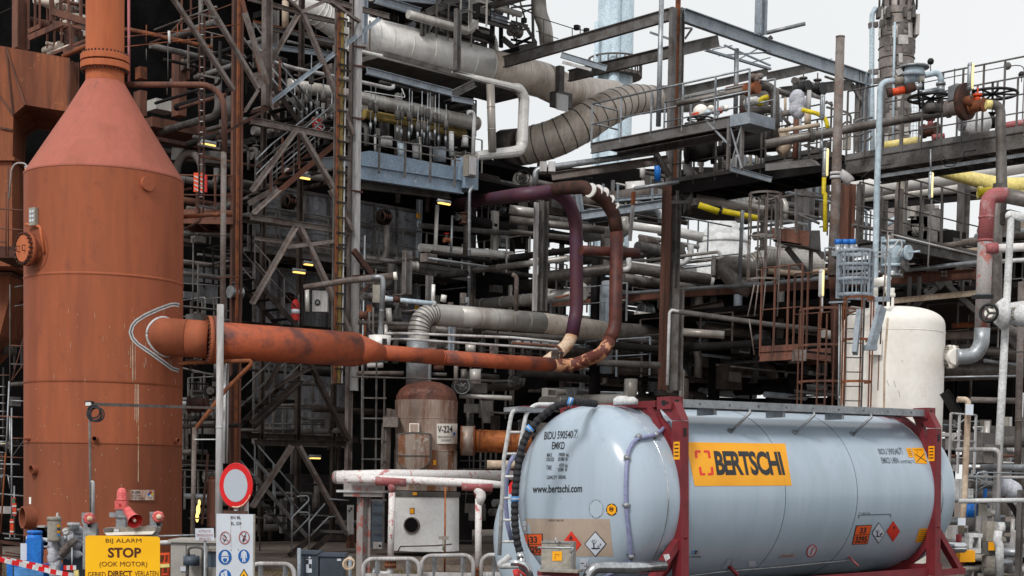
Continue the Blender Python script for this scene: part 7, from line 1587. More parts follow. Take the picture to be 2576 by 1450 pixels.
def frame(x0,s):
 nm='near_frame' if s<0 else 'far_frame'
 f=t.part(nm,'frame_red');w=.17
 f.box(K(x0,.09,0)+ez*1.2,ex*.075,ey*.085,ez*1.15)
 f.box(K(x0,WD-.09,0)+ez*1.2,ex*.075,ey*.085,ez*1.15)
 for yy,sg in((.0,1),(WD,-1)):
  q=[K(x0-.075,yy,2.36),K(x0-.075,yy+sg*.17,2.36),K(x0-.075,yy+sg*.38,2.52),K(x0-.075,yy+sg*.38,2.66),K(x0-.075,yy+sg*.15,2.62)]
  f.prism(q,ex*.15)
  top=[K(x0-.03,yy+sg*.17,1.75),K(x0-.03,yy+sg*.12,2.05)]
  arc=[];
  for i in range(9):
   a_=math.radians(22+i*7.6);arc.append((CY-sg*(RT+.02)*math.cos(a_),CZ+(RT+.02)*math.sin(a_)))
  out=[(yy+sg*.17,CZ+(RT+.02)*math.sin(math.radians(22))+.0)]
  inn=[K(x0-.03,y,min(z,2.58))for y,z in arc]
  o2=[K(x0-.03,y-sg*.10*math.cos(math.radians(22+i*7.6)),min(z+.10*math.sin(math.radians(22+i*7.6)),2.6))for i,(y,z)in enumerate(arc)]
  for i in range(8):f.prism([inn[i],inn[i+1],o2[i+1],o2[i]],ex*.06)
  arc=[(CY-sg*(RT+.02)*math.cos(math.radians(-22-i*7.6)),CZ+(RT+.02)*math.sin(math.radians(-22-i*7.6)))for i in range(9)]
  inn=[K(x0-.03,y,max(z,.12))for y,z in arc]
  o2=[K(x0-.03,y-sg*.12*math.cos(math.radians(22+i*7.6)),max(z-.10*math.sin(math.radians(22+i*7.6)),.1))for i,(y,z)in enumerate(arc)]
  for i in range(8):f.prism([inn[i],inn[i+1],o2[i+1],o2[i]],ex*.06)
  f.bar(K(x0,yy+sg*.08,.95),K(x0,yy+sg*.75,.14),.12,.1,up=ex)
 f.box(K(x0,CY,2.60),ex*.06,ey*(CY-.5),ez*.045)
 f.box(K(x0,CY,.08),ex*.07,ey*(CY-.02),ez*.09)
 f.bar(K(x0+.0,.42,2.60),K(x0,.10,1.80),.10,.10,up=ex)if s>0 else f.bar(K(x0,.62,2.58),K(x0,.13,1.75),.13,.10,up=ex)
 for yy in(.28,WD-.28):
  cst=t.part('corner_casting','frame_red');cst.box(K(x0-s*.0,yy,2.60),ex*.12,ey*.13,ez*.085)
  hl=cst.sub('lifting_hole','black');hl.lathe(K(x0,yy-.131*(1 if yy<1 else-1),2.60),[(-.004,.045),(.004,.045)],seg=16,ax=ey);hl=cst.sub('lifting_hole','black');hl.lathe(K(x0-.121,yy,2.60),[(-.004,.04),(.004,.04)],seg=16,ax=ex);hl=cst.sub('lifting_hole','black');hl.lathe(K(x0-.121,yy-.07,2.60),[(-.004,.02),(.004,.02)],seg=16,ax=ex)
 for yy in(.09,WD-.09):
  cst=t.part('corner_casting','frame_red');cst.box(K(x0,yy,.09),ex*.1,ey*.1,ez*.1)
 hh=t.part('post_slot','black');hh.box(K(x0,-.001,2.20),ex*.026,ey*.003,ez*.055)
 if s>0:f.bar(K(x0+.05,.1,.75),K(x0+.75,.1,.05),.12,.1,up=ey);f.bar(K(x0,.1,.03),K(x0+.85,.1,.03),.1,.12)
 else:f.bar(K(x0-.05,.1,.72),K(x0-.75,.1,.02),.12,.1,up=ey)
frame(0,-1);frame(LN,1)
for yy in(.16,WD-.16):
 r_=t.part('bottom_rail','frame_red');r_.box(K(LN/2,yy,.05),ex*(LN/2-.08),ey*.06,ez*.06)
w_=t.part('top_walkway','galv');
for yy in(.20,.62):w_.box(K(LN/2+.02,yy,2.60),ex*(LN/2-.13),ey*.012,ez*.055)
w_.box(K(LN/2+.02,.41,2.60),ex*(LN/2-.13),ey*.20,ez*.008)
tk=w_.sub('tread_slots','dirty_grey')
for i in range(40):tk.box(K(.25+i*.138,.41,2.611),ex*.04,ey*.17,ez*.002)
for i in range(9):c=K(.5+i*.62,.19,2.60);tk.lathe(c,[(-.01,.014),(.01,.014)],seg=8,ax=ey)
for x in(1.55,3.0,4.4):
 s_=t.part('walkway_bracket','galv');s_.tube([K(x,.20,2.57),K(x-.06,.13,2.50),K(x-.16,CY-RT*math.cos(math.radians(46)),CZ+RT*math.sin(math.radians(46))-.02)],.022,seg=8);s_.lathe(K(x-.16,CY-RT*math.cos(math.radians(46)),CZ+RT*math.sin(math.radians(46))),[(-.01,.045),(.03,.045)],seg=12,ax=(ey*-.7+ez*.7))
for x in(.9,2.4,3.8):s_=t.part('walkway_support','galv');s_.box(K(x,.42,2.52),ex*.03,ey*.16,ez*.06)
v_=t.part('top_valve_box','white');v_.lathe(K(-.25,.95,2.60),[(0,.12),(.08,.12),(.12,.07)],seg=16,ax=ez);v_.lathe(K(-.25,.78,2.60),[(0,.1),(.06,.1),(.1,.05)],seg=16,ax=ez)
T(2,2)
nm=t.part('end_lettering','ink')
def tx(s_,q,bold=0.,off=.005,mb=None,nx=1,ny=1,sp=1.0):text(mb or nm,TK,s_,q,off,bold,nx,ny,sp)
def sl_(x0,y0,x1,y1,sk=0,dy=0):return[(x0+sk,y0+dy),(x1+sk,y0),(x1,y1),(x0,y1+dy)]
tx('BIDU 590540',sl_(243,352,458,412,6,10),.015,nx=4);tx('7',sl_(470,352,492,402,4),.01)
line(nm,TK,[(464,408),(470,346),(502,345),(496,406),(464,408)],1.8,.005)
tx('EMKD',sl_(302,438,397,494,4),.015)
tx('MAX.',sl_(265,522,305,552,2),.01);tx('GROSS',sl_(261,556,318,585,2),.01);tx('39000',sl_(352,520,398,548,2),.01);tx('kg',sl_(410,524,428,552,2),.01);tx('85980',sl_(349,554,396,582,2),.01);tx('lb',sl_(406,552,420,580,2),.01)
tx('TARE',sl_(260,615,299,648,2),.01);tx('4710',sl_(357,600,392,630,2),.01);tx('kg',sl_(402,603,420,634,2),.01);tx('10384',sl_(348,632,389,662,2),.01);tx('lb',sl_(402,630,415,660,2),.01)
tx('CAPACITY',sl_(262,692,340,720,2),.01);tx('38500L',sl_(349,690,410,717,2),.01)
tx('www.bertschi.com',sl_(156,758,530,818,2,6),.02,nx=5)
bp_=t.part('label_band','tape_beige');patch(bp_,TK,[(60,1016),(738,1020),(766,1305),(72,1300)],.0025,16)
nm2=t.part('small_lettering','ink');tx('PLEASE PUT LABELS HERE',sl_(280,1024,392,1038),0,.005,nm2)
for q in(rect(84,1036,112,1070),rect(92,1076,108,1105),rect(160,1310,212,1388),rect(515,1318,578,1398),rect(1128,1236,1152,1266),rect(1786,1335,1838,1375)):fx=t.part('fix_plate','sign_white');patch(fx,TK,q,.006,3)
k=fx.sub('print','ink');
for x in(522,168):patch(k,TK,rect(x,1350,x+22,1356),.009,1);patch(k,TK,rect(x+24,1372,x+44,1376),.009,1);patch(k,TK,rect(x+44,1345,x+48,1385),.009,1)
def placard(q,n1,n2,bd=5,lab=None):
 p_=t.part('hazard_placard','ink',lab);patch(p_,TK,q,.006,6);k=p_.sub('orange_face','sticker_orange')
 cx_=sum(a[0]for a in q)/4;cy_=sum(a[1]for a in q)/4
 def ins(q_,b_):return[(x+(b_ if x<cx_ else-b_),y+(b_ if y<cy_ else-b_))for x,y in q_]
 A,B_,C_,D_=q;ML=((A[0]+D_[0])/2,(A[1]+D_[1])/2);MRr=((B_[0]+C_[0])/2,(B_[1]+C_[1])/2)
 patch(k,TK,[(A[0]+bd,A[1]+bd),(B_[0]-bd,B_[1]+bd),(MRr[0]-bd,MRr[1]-2.5),(ML[0]+bd,ML[1]-2.5)],.009,4);patch(k,TK,[(ML[0]+bd,ML[1]+2.5),(MRr[0]-bd,MRr[1]+2.5),(C_[0]-bd,C_[1]-bd),(D_[0]+bd,D_[1]-bd)],.009,4)
 k=p_.sub('numbers','ink')
 def inner(P0,P1,P2,P3,a0,a1,b0,b1):
  f_=lambda u,v:((P0[0]*(1-u)+P1[0]*u)*(1-v)+(P3[0]*(1-u)+P2[0]*u)*v,(P0[1]*(1-u)+P1[1]*u)*(1-v)+(P3[1]*(1-u)+P2[1]*u)*v)
  return[f_(a0,b0),f_(a1,b0),f_(a1,b1),f_(a0,b1)]
 text(k,TK,n1,inner(A,B_,MRr,ML,.3,.7,.24,.86),.011,.03);text(k,TK,n2,inner(ML,MRr,C_,D_,.14,.88,.14,.84),.011,.03)
placard([(95,1132),(234,1130),(236,1292),(118,1290)],'33','3295',lab='orange 33 over 3295 plate on the near end')
def diamond(cx,cy,rx,ry,m_,edge='ink',lab=None):
 p_=t.part('hazard_diamond',edge,lab)
 def dq(s_):return[(cx,cy-ry*s_),(cx+rx*s_,cy),(cx,cy+ry*s_),(cx-rx*s_,cy)]
 patch(p_,TK,dq(1),.006,8);k=p_.sub('face',m_);patch(k,TK,dq(.9 if edge=='ink' else .95),.009,8);return p_
d1=diamond(632,1208,84,98,'sign_white',lab='white diamond with dead tree and fish');k=d1.sub('symbol','ink')
def env(k,cx,cy,s_):
 f=lambda x,y:(cx+x*s_,cy+y*s_)
 line(k,TK,[f(-10,28),f(-11,5),f(-12,-8)],9*s_,.011,6);line(k,TK,[f(-11,5),f(-24,-18),f(-30,-20)],4*s_,.011,6);line(k,TK,[f(-12,-4),f(-8,-26),f(0,-34)],4*s_,.011,6);line(k,TK,[f(-10,4),f(6,-14),f(10,-26)],4*s_,.011,6);line(k,TK,[f(-22,-14),f(-20,-30)],3*s_,.011,6);line(k,TK,[f(-10,-18),f(-18,-34)],3*s_,.011,6)
 poly(k,TK,[f(-36,34),f(-12,26),f(6,30),f(30,27),f(38,34),f(10,40),f(-20,39)],.011);poly(k,TK,[f(12,20),f(22,8),f(40,-6),f(46,2),f(34,18),f(22,26)],.011)
env(k,632,1208,1.0);k2=d1.sub('fish_belly','sign_white');poly(k2,TK,[(650,1225),(662,1212),(672,1206),(668,1218),(656,1230)],.013)
d2=diamond(450,1210,76,100,'sticker_red','sticker_red','red flame diamond partly behind the document box');k=d2.sub('symbol','ink')
def flame(k,cx,cy,s_):poly(k,TK,[(cx+x*s_,cy+y*s_)for x,y in[(-12,14),(-16,2),(-9,-6),(-7,-16),(0,-24),(3,-12),(9,-8),(12,2),(9,14),(4,6),(0,12),(-5,6)]],.011);line(k,TK,[(cx-14*s_,cy+19*s_),(cx+13*s_,cy+19*s_)],4*s_,.011)
flame(k,450,1165,1.0)
vp=t.part('round_plate','tank_low');disc(vp,TK,637,943,52,68,.004,0);k=vp.sub('plate_rim','galv');disc(k,TK,637,943,54,70,.007,.955)
k2=vp.sub('screws','chrome');
for i in range(6):disc(k2,TK,637+49*math.cos(i*1.047),943+63*math.sin(i*1.047),2.5,3,.009)
yb=t.part('round_badge','black');disc(yb,TK,754,949,42,46,.006);k=yb.sub('badge_face','sticker_yellow');disc(k,TK,754,949,34,38,.009);k=yb.sub('badge_print','sign_brown');disc(k,TK,752,945,17,19,.011,.75);patch(k,TK,rect(742,938,764,952),.011,2)
k=yb.sub('badge_ticks','sticker_yellow')
for i in range(6):a_=i*1.047+.5;line(k,TK,[(754+33*math.cos(a_),949+37*math.sin(a_)),(754+43*math.cos(a_),949+47*math.sin(a_))],5,.009)
cq=[]
for x,y in[(1172,310),(1110,375),(1060,405),(990,420),(945,425),(905,460),(878,520),(866,620),(862,760),(862,900),(870,1010),(885,1150),(892,1260),(888,1320),(860,1368),(780,1400),(700,1445)]:
 h=TK.hit(x,y)
 cq.append(h[0]+h[1]*.045 if h else P(x,y,20.8))
cb_=t.part('earth_cable','cable_lilac');cb_.tube(cq,.028,seg=10)
for x,y,dx,dy in((868,568,32,2),(865,916,32,2),(945,416,16,20),(1072,400,8,22),(895,1288,32,2)):
 cl=t.part('cable_clip','galv');line(cl,TK,[(x-dx,y-dy),(x+dx,y+dy)],18,.012);h=TK.hit(x,y);cl.sphere(h[0]+h[1]*.05,.045,n=6)
T(2,2)
lp=t.part('name_panel','sticker_yellow','orange name panel');QA=[(1312,441),(2062,452),(2111,768),(1378,772)]
patch(lp,TK,QA,.004,20)
lg=lp.sub('logo_brackets','logo_red');lw=lp.sub('name_lettering','ink')
def br_(pts_):line(lg,TK,pts_,17,.008,8)
br_([(1391,562),(1385,512),(1421,512)]);br_([(1446,512),(1482,512),(1490,562)]);br_([(1416,628),(1424,682),(1456,682)]);br_([(1478,682),(1512,682),(1506,628)])
text(lw,TK,'BERTSCHI',[(1518,506),(2020,512),(2062,690),(1546,691)],.008,.035,14,8,.92)
T(3,2)
n3=t.part('side_lettering','ink_soft');text(n3,TK,'BIDU 590540',[(826,490),(976,488),(998,536),(840,532)],.006,.005,5,1);text(n3,TK,'7',[(984,488),(1000,488),(1012,532),(996,532)],.006);line(n3,TK,[(978,484),(1004,484),(1018,538)],2,.006);text(n3,TK,'EMKD L4BN',[(848,556),(976,556),(992,600),(862,600)],.006,.005,4,1);text(n3,TK,'UN PORTABLE T11',[(994,578),(1098,576),(1110,600),(1002,600)],.006,0,3,1)
y1=t.part('warning_sticker','sticker_yellow');patch(y1,TK,[(1040,486),(1076,486),(1096,556),(1062,556)],.006,4);k=y1.sub('print','sign_brown');
for i in range(4):line(k,TK,[(1050+i*4,500+i*13),(1076+i*4,500+i*13)],3,.009)
y2=t.part('warning_sticker','sticker_yellow');patch(y2,TK,[(1082,484),(1172,484),(1200,604),(1114,600)],.006,6);k=y2.sub('print','ink');line(k,TK,[(1106,530),(1198,590)],5,.009);line(k,TK,[(1178,528),(1120,592)],5,.009);line(k,TK,[(1100,500),(1160,500)],3,.009);line(k,TK,[(1120,498),(1128,530)],2,.009)
placard([(662,1068),(784,1062),(750,1208),(632,1213)],'33','3295',5,'orange 33 over 3295 plate on the tank side')
d3=diamond(833,1124,52,80,'sign_white',lab='slim white tree and fish diamond on the side');k=d3.sub('symbol','ink');env(k,830,1124,.72)
d4=diamond(944,1112,52,80,'sticker_red','sticker_red','red flame diamond on the side');k=d4.sub('symbol','ink');flame(k,950,1082,.6)
y3=t.part('warning_sticker','sticker_yellow');patch(y3,TK,[(1142,1092),(1214,1090),(1186,1194),(1112,1194)],.006,5);k=y3.sub('print','yellow_dirty')
for i in range(6):line(k,TK,[(1146-i*4,1106+i*15),(1200-i*4,1105+i*15)],4,.009)
n4=t.part('side_bracket_line','ink');line(n4,TK,[(684,1014),(684,990),(922,984),(924,1004)],5,.006);text(n4,TK,'PUT LABELS HERE',rect(684,970,768,982),.006)
nf=t.part('no_entry_label','sign_red');
def ring_tilt(mb,cx,cy,r0,r1,w_,m1):
 ps=[(cx+r0*math.cos(a_)*.66+-r1*math.sin(a_)*.25,cy+r1*math.sin(a_))for a_ in[math.pi*2*i/28 for i in range(29)]];line(mb,TK,ps,w_,.008,20);return ps
bgk=nf.sub('face','sign_white');ps=[(328+54*math.cos(a_)*.62-44*math.sin(a_)*.22,1258+44*math.sin(a_))for a_ in[math.pi*2*i/28 for i in range(28)]];poly(bgk,TK,ps,.006);line(nf,TK,ps+[ps[0]],6,.009,30);line(nf,TK,[(318,1290),(340,1228)],5,.01)
rl=t.part('small_label','offwhite_col');patch(rl,TK,[(96,1282),(216,1276),(206,1304),(82,1312)],.006,3);k=rl.sub('print','red_fade');line(k,TK,[(110,1293),(196,1288)],4,.009);line(k,TK,[(104,1303),(190,1298)],3,.009)
T(2,2)
bl=t.part('small_logo','blue_light');
for i,(m_,x)in enumerate((('blue_light',1362),('ink',1380),('offwhite_col',1398))):
 k=bl if i==0 else bl.sub('logo_squares',m_);patch(k,TK,rect(x,1256,x+14,1268),.006,1);patch(k,TK,rect(x-4,1272,x+10,1284),.006,1)
k=bl.sub('lettering','ink');text(k,TK,'We fill Daily',sl_(1316,1296,1426,1314,2),.006,.01,3)
rp=t.part('seal_line','offwhite_col');qs=[]
for x,y in[(1240,1450),(1500,1415),(1660,1398),(1933,1378)]:h=TK.hit(x,y);qs+=[h[0]+h[1]*.03]if h else[]
T(3,2)
for x,y in[(100,1370),(350,1345),(600,1322)]:h=TK.hit(x,y);qs+=[h[0]+h[1]*.03]if h else[]
rp.tube(qs,.008,seg=5);k=t.part('pegs','red_fade');h=TK.hit(608,1305);k.cyl(h[0]-h[1]*.02,h[0]+h[1]*.2+ex*.08,.018,seg=8)
T(2,2);h=TK.hit(1638,1380);k=t.part('pegs','frame_red');k.cyl(h[0]-h[1]*.02,h[0]+h[1]*.16+ex*.08,.03,seg=8);fl_=t.part('access_flap','tank_low');
fr_=t.part('flap_outline','galv');line(fr_,TK,[(1580,1400),(1625,1318),(1665,1320),(1640,1400)],3,.004)
for tile,x,y,w,h_ in(((2,2),1265,503,22,42),((3,2),1276,520,16,38)):
 T(*tile);k=t.part('frame_sticker','sticker_yellow');n_=-ey;x0=0 if tile==(2,2)else LN
 c=K(x0+.0,-.004,1.90 if tile==(2,2)else 1.88);
 z_=MO;r_=ray(x,y);f_=Flat(K(x0,.005-.0,1),-ey);f2=Flat(K(x0-.075,0,1),-ex)
 q,n_=f2.hit(x,y)if tile==(2,2)else f_.hit(x,y)
 c=K(x0-.077,.085,1.95)if tile==(2,2)else K(x0-.077,.085,1.95)
 k.box(c,ex*.002,ey*.055,ez*.12);kk=k.sub('print','sign_brown')
 for i in range(4):kk.box(c-ex*.003+ez*(.08-i*.05),ex*.001,ey*.038,ez*.010)
T(2,2)
h=P(338,1290,19.95);db=t.part('document_box','filter_grey');A_=P(216,1190,19.9);B_=P(445,1190,19.9);C_=P(338,1400,19.9);wv=B_-A_;wv.z=0;wv=V((wv.length,0,0));hz=(P(338,1188,19.9).z-P(338,1400,19.9).z)
cbx=P(338,1296,19.9);xdir=V((.96,-.28,0));ydir=V((.28,.96,0));hw=sz(120,cbx)
db.box(cbx+ydir*.1,xdir*hw,ydir*.1,Z*hz/2);k=db.sub('door_edge','chrome');k.box(cbx-ydir*.006+Z*(hz/2-.01),xdir*hw*1.02,ydir*.008,Z*.012);k.box(cbx-ydir*.006-Z*(hz/2-.01),xdir*hw*1.02,ydir*.008,Z*.012);k.box(cbx-ydir*.006+xdir*hw,xdir*.012,ydir*.008,Z*hz/2)
fb=Flat(cbx,-ydir);k=db.sub('sticker','sticker_yellow');patch(k,fb,rect(305,1264,378,1336),.008,1);k=db.sub('sticker_print','sign_brown');line(k,fb,[(325,1325),(330,1285),(358,1290),(352,1302)],3,.011)
k=db.sub('latch','galv');k.tube(pts([(330,1160),(332,1200),(345,1195)],19.8),.015,seg=6);k=t.part('step_bar','galv');k.tube(pts([(195,1236),(450,1240),(466,1238),(442,1280)],19.6),.014,seg=8,fil=.05)
k=t.part('box_support','frame_red');k.box(P(350,1432,19.95),xdir*sz(150,cbx),ydir*.1,Z*sz(18,cbx));k=t.part('box_shelf','filter_grey');k.box(P(370,1410,19.85),xdir*sz(150,cbx),ydir*.15,Z*.015)
cr_=t.part('chrome_bumper','chrome');cr_.tube([P(575,1560,19.8),P(580,1385,19.8),P(900,1388,19.9),P(1145,1375,20.3)],.075,seg=16,fil=.16)
k=t.part('bumper_bracket','offwhite_col');k.prism([P(x,y,20.2)for x,y in[(1143,1290),(1185,1285),(1195,1315),(1160,1340)]],V((0,.02,0)))
T(2,2)
ld=Thing('tank_ladder','white tubular ladder with curved tops hanging beside the tank end','ladder')
for q in([(-95+0,1300-5),(-60,560),(-10,260),(5,205),(60,195),(150,200)],[(30,1150),(25,700),(70,420),(105,235),(130,195),(180,155),(320,155)]):
 ld.part('stile','white').tube(pts(q,21.6),.03,seg=10,fil=.18)
for y,x0,x1 in((365,-30,90),(528,-50,60),(700,-60,30),(862,-75,20),(1028,-78,18),(1192,-85,20)):ld.part('rung','white').cyl(P(x0,y,21.6),P(x1,y,21.6),.018,seg=8)
ld.part('top_plate','galv').box(P(110,195,21.8),V((.22,.1,0)),V((-.1,.22,0)),Z*.03);ld.part('top_plate','frame_red').box(P(230,180,22.2),V((.3,.1,0)),V((-.05,.1,0)),Z*.015)
T(1,2);ld.part('foot_rail','white').tube(pts([(1920,1300),(1840,1360),(1850,1375),(1990,1372),(2040,1400)],21.2),.045,seg=10,fil=.08)
T(2,2)
hs=Thing('hose','black corrugated hose with blue cable ties arching along the tank end','hose');hq=pts([(600,145),(440,132),(330,165),(210,260),(130,350),(80,460),(50,590),(28,760),(20,900),(22,1060),(40,1200),(68,1300)],20.6);hb=hs.part('hose_body','rubber');r_=.047
hq[0]=P(620,148,21.3)
hb.tube(hq,r_,seg=12,fil=.3,fseg=4);pth=hb.path
acc=0
for(p0,t0,_),(p1,t1,_)in zip(pth,pth[1:]):
 l=(p1-p0).length;s_=-acc%.085
 while s_<l:c=p0+(p1-p0)*(s_/l);tg=t0;hb.cyl(c-tg*.03,c+tg*.03,r_*1.1,seg=12);s_+=.085
 acc+=l
for x,y,dx,dy in((438,135,3,1),(132,342,-1,1),(22,870,0,1)):c=P(x,y,20.6);d_=(P(x+dx*8,y+dy*8,20.6)-c).normalized();m_=hs.part('cable_tie','blue_light');m_.cyl(c-d_*.035,c+d_*.035,r_*1.25,seg=14);m_.sub('white_stripe','white').cyl(c-d_*.008,c+d_*.008,r_*1.3,seg=14)
m_=hs.part('coupling','chrome');m_.tube(pts([(64,1290),(80,1380),(110,1450)],20.5),.055,seg=12);m_.cyl(P(40,1302,20.5),P(88,1298,20.5),.06,seg=12)
T(2,2);b=Thing('flexible_tube','shiny metal looped tube with red coupling at the tank foot','tube');b.part('tube','chrome').tube(pts([(-10,1350),(60,1352),(120,1380),(140,1460)],20.3),.045,seg=10,fil=.15);b.part('coupling','red').cyl(P(15,1450,20.2),P(60,1438,20.2),.08,seg=12);b.part('strap','red').tube(pts([(50,1410),(90,1440),(110,1470)],20.2),.02,seg=6)
t2=Thing('tank_container','second blue grey tank container hidden behind, showing a red label and hose','tank container');off=V((-.25,3.6,-.72));c2_=cb+off-ex*.25
k=t2.part('barrel','tank_low');k.lathe(c2_,[(-.3,RT),(LN,RT)],seg=64,ax=ex,cap=False);k=t2.part('near_end','tank_low');k.lathe(c2_,dome(-1,-.30),seg=64,ax=ex,cap=False);k2_=t2.part('far_end','tank_low');k2_.lathe(c2_,dome(1,LN),seg=64,ax=ex,cap=False)
T2=Surf([k]);T(1,2);k=t2.part('red_label','sign_red');patch(k,T2,rect(1912,725,1960,830),.01,3);k=t2.part('yellow_label','sticker_yellow');patch(k,T2,rect(1930,610,1960,665),.01,3);k=t2.part('side_cable','cable_lilac');k.tube([K(0,0,0)+off+q for q in[]]or pts([(1960,520),(1915,600),(1890,700),(1885,900),(1900,1060),(1930,1180)],24.2),.035,seg=8)
for x in(-.0,LN-.2):k=t2.part('end_frame','frame_red');k.box(K(x,1.25,.08)+off,ex*.07,ey*1.2,ez*.08);k.box(K(x,.1,1.2)+off,ex*.07,ey*.08,ez*1.2);k.box(K(x,2.4,1.2)+off,ex*.07,ey*.08,ez*1.2)
ch=Thing('trailer','dark trailer chassis under the tank container','trailer')
for yy in(.7,1.8):ch.part('chassis_beam','dark').box(K(LN/2,yy,-.2),ex*(LN/2+.6),ey*.08,ez*.16)
for x in(0,LN):ch.part('bolster','dark').box(K(x,1.25,-.12),ex*.12,ey*1.2,ez*.09)
for x in(3.6,4.9):
 for yy in(.25,2.25):c=K(x,yy,-.5);w_=ch.part('wheel','black');w_.lathe(V((c.x,c.y,.46))-ey*.13,[(0,.3),(.02,.46),(.24,.46),(.26,.3)],seg=28,ax=ey);r_=w_.sub('rim','filter_grey');r_.lathe(V((c.x,c.y,.46))-ey*.14,[(0,.27),(.28,.27)],seg=20,ax=ey)
 ch.part('axle','dark').cyl(K(x,.3,-.5),K(x,2.2,-.5),.06)
ch2=Thing('trailer','dark low trailer under the second tank container behind','trailer');ch2.part('chassis_beam','dark').box(K(LN/2,1.25,-.2)+off,ex*(LN/2),ey*.5,ez*.16)
for x in(.6,4.9):
 for yy in(.25,2.25):c=K(x,yy,-.5)+off;ch2.part('wheel','black').lathe(V((c.x,c.y,.46))-ey*.13,[(0,.3),(.02,.46),(.24,.46),(.26,.3)],seg=24,ax=ey)
T(0,2)
DS=20.5
t=Thing('round_sign','round red bordered no vehicles traffic sign with pale centre','sign');c=P(1779,768,DS);n_=V((-.35,-.94,0)).normalized();rx,ry=sz(137,c),sz(165,c)
bk=t.part('sign_disc','sign_red');R_=ry;bk.cyl(c-n_*.0,c-n_*.03,R_,seg=64)
s_=1
nn=V((-.56,-.83,0)).normalized();t.parts.remove(bk);bk=t.part('sign_disc','sign_red');bk.cyl(c,c-nn*.02,R_,seg=64,smooth=False);bk.ring(c-nn*.01,nn,R_,.012,seg=64)
k=t.part('reflective_centre','sign_grey');k.cyl(c,c+nn*.004,R_*.735,seg=64);k=t.part('white_edge','offwhite_col');k.lathe(c,[(.002,R_*.75),(.003,R_*.735)],seg=64,ax=nn,cap=False)
pp=t.part('post','galv');q=P(1779,940,DS+.06);pp.cyl(V((c.x,c.y+.06,0)),V((c.x,c.y+.06,c.z+.2)),.03,seg=12);pq_=t.part('bracket','brown_steel');pq_.box(P(1779,970,DS-.02),V((.16,0,0)),V((0,.02,0)),Z*.02);t.part('post','offwhite_col').cyl(V((c.x+.13,c.y+.08,0)),V((c.x+.13,c.y+.08,c.z-.1)),.03,seg=12)
k=t.part('edge_paint_chips','cream_pipe');
for i in range(26):a_=3.6+i*.052;d_=nn.cross(Z).normalized()*math.cos(a_)+Z*math.sin(a_);k.sphere(c+d_*R_*.99,.012*RND.uniform(.6,1.2),n=3)
t=Thing('safety_sign','white safety board with blue helmet and clothing pictograms and red prohibition rings','sign');DB=20.3
bd_=t.part('board','sign_white');A_=P(1634,980,DB);B_=P(1912,978,DB);wv=V((B_.x-A_.x,0,0))/2;c=P(1772,1400,DB);zt=A_.z;zb=P(1772,1900,DB).z
bd_.box(V(((A_.x+B_.x)/2,A_.y+.012,(zt+zb)/2)),wv,V((0,.01,0)),Z*(zt-zb)/2);SFB=Flat(V((0,A_.y,0)),V((0,-1,0)))
sides=t.part('side_channel','filter_grey');sides.box(V((B_.x+.01,A_.y+.03,(zt+zb)/2)),V((.01,0,0)),V((0,.03,0)),Z*(zt-zb)/2)
k=t.part('lettering','ink');text(k,SFB,'EN BL',rect(1742,998,1820,1020),.004,.01);text(k,SFB,'EL. 529',rect(1745,1042,1822,1066),.004,.01)
k=t.part('rust_run','beige');line(k,SFB,[(1745,1000),(1742,1120),(1745,1240)],2,.003,50);line(k,SFB,[(1808,985),(1818,1110)],2,.003,50)
k=t.part('screws','dirty_grey')
for x,y in((1744,1254),(1800,1252)):disc(k,SFB,x,y,4,4,.005)
def prohib(cx,cy,r):
 p_=t.part('prohibition_ring','red_fade');disc(p_,SFB,cx,cy,r*.86,r*1.05,.005,.82);line(p_,SFB,[(cx-r*.55,cy-r*.68),(cx+r*.55,cy+r*.68)],8,.007,60);return p_
p_=prohib(1702,1164,48);k=p_.sub('symbol','ink');line(k,SFB,[(1690,1140),(1708,1160),(1702,1178),(1690,1180)],10,.006,50);line(k,SFB,[(1680,1160),(1695,1185),(1690,1196)],6,.006,50)
p_=prohib(1844,1160,48);k=p_.sub('symbol','ink');poly(k,SFB,[(1846,1140),(1858,1146),(1842,1195),(1828,1188)],.006);line(k,SFB,[(1852,1142),(1856,1124)],4,.006,50)
def blue(cx,cy,rx,ry):p_=t.part('mandatory_disc','sign_blue');disc(p_,SFB,cx,cy,rx,ry,.005);return p_
p_=blue(1699,1308,50,57);k=p_.sub('symbol','sign_white');poly(k,SFB,[(1678,1292)]+[(1699+24*math.cos(a_),1290-28*math.sin(a_))for a_ in[math.pi-math.pi*i/10 for i in range(11)]]+[(1735,1298),(1665,1300)],.008);poly(k,SFB,[(1674,1302),(1726,1302),(1728,1330),(1712,1352),(1690,1352),(1672,1330)],.008);k2=p_.sub('mask_detail','sign_blue');poly(k2,SFB,[(1684,1318),(1716,1318),(1712,1340),(1699,1348),(1687,1338)],.011);poly(k2,SFB,[(1676,1300),(1724,1300),(1724,1304),(1676,1304)],.011);k3=p_.sub('goggle_lens','sign_white');disc(k3,SFB,1690,1312,8,6,.013);disc(k3,SFB,1708,1312,8,6,.013)
p_=blue(1842,1302,43,52);k=p_.sub('symbol','sign_white');poly(k,SFB,[(1832,1262),(1842,1258),(1852,1262),(1862,1275),(1866,1315),(1860,1316),(1854,1288),(1854,1344),(1845,1345),(1842,1312),(1839,1345),(1830,1344),(1830,1288),(1824,1316),(1818,1315),(1822,1275)],.008)
p_=blue(1699,1452,46,52);k=p_.sub('symbol','sign_white');poly(k,SFB,[(1690,1412),(1715,1408),(1720,1480),(1700,1480),(1696,1440)],.008);poly(k,SFB,[(1668,1428),(1690,1420),(1692,1480),(1670,1480)],.008)
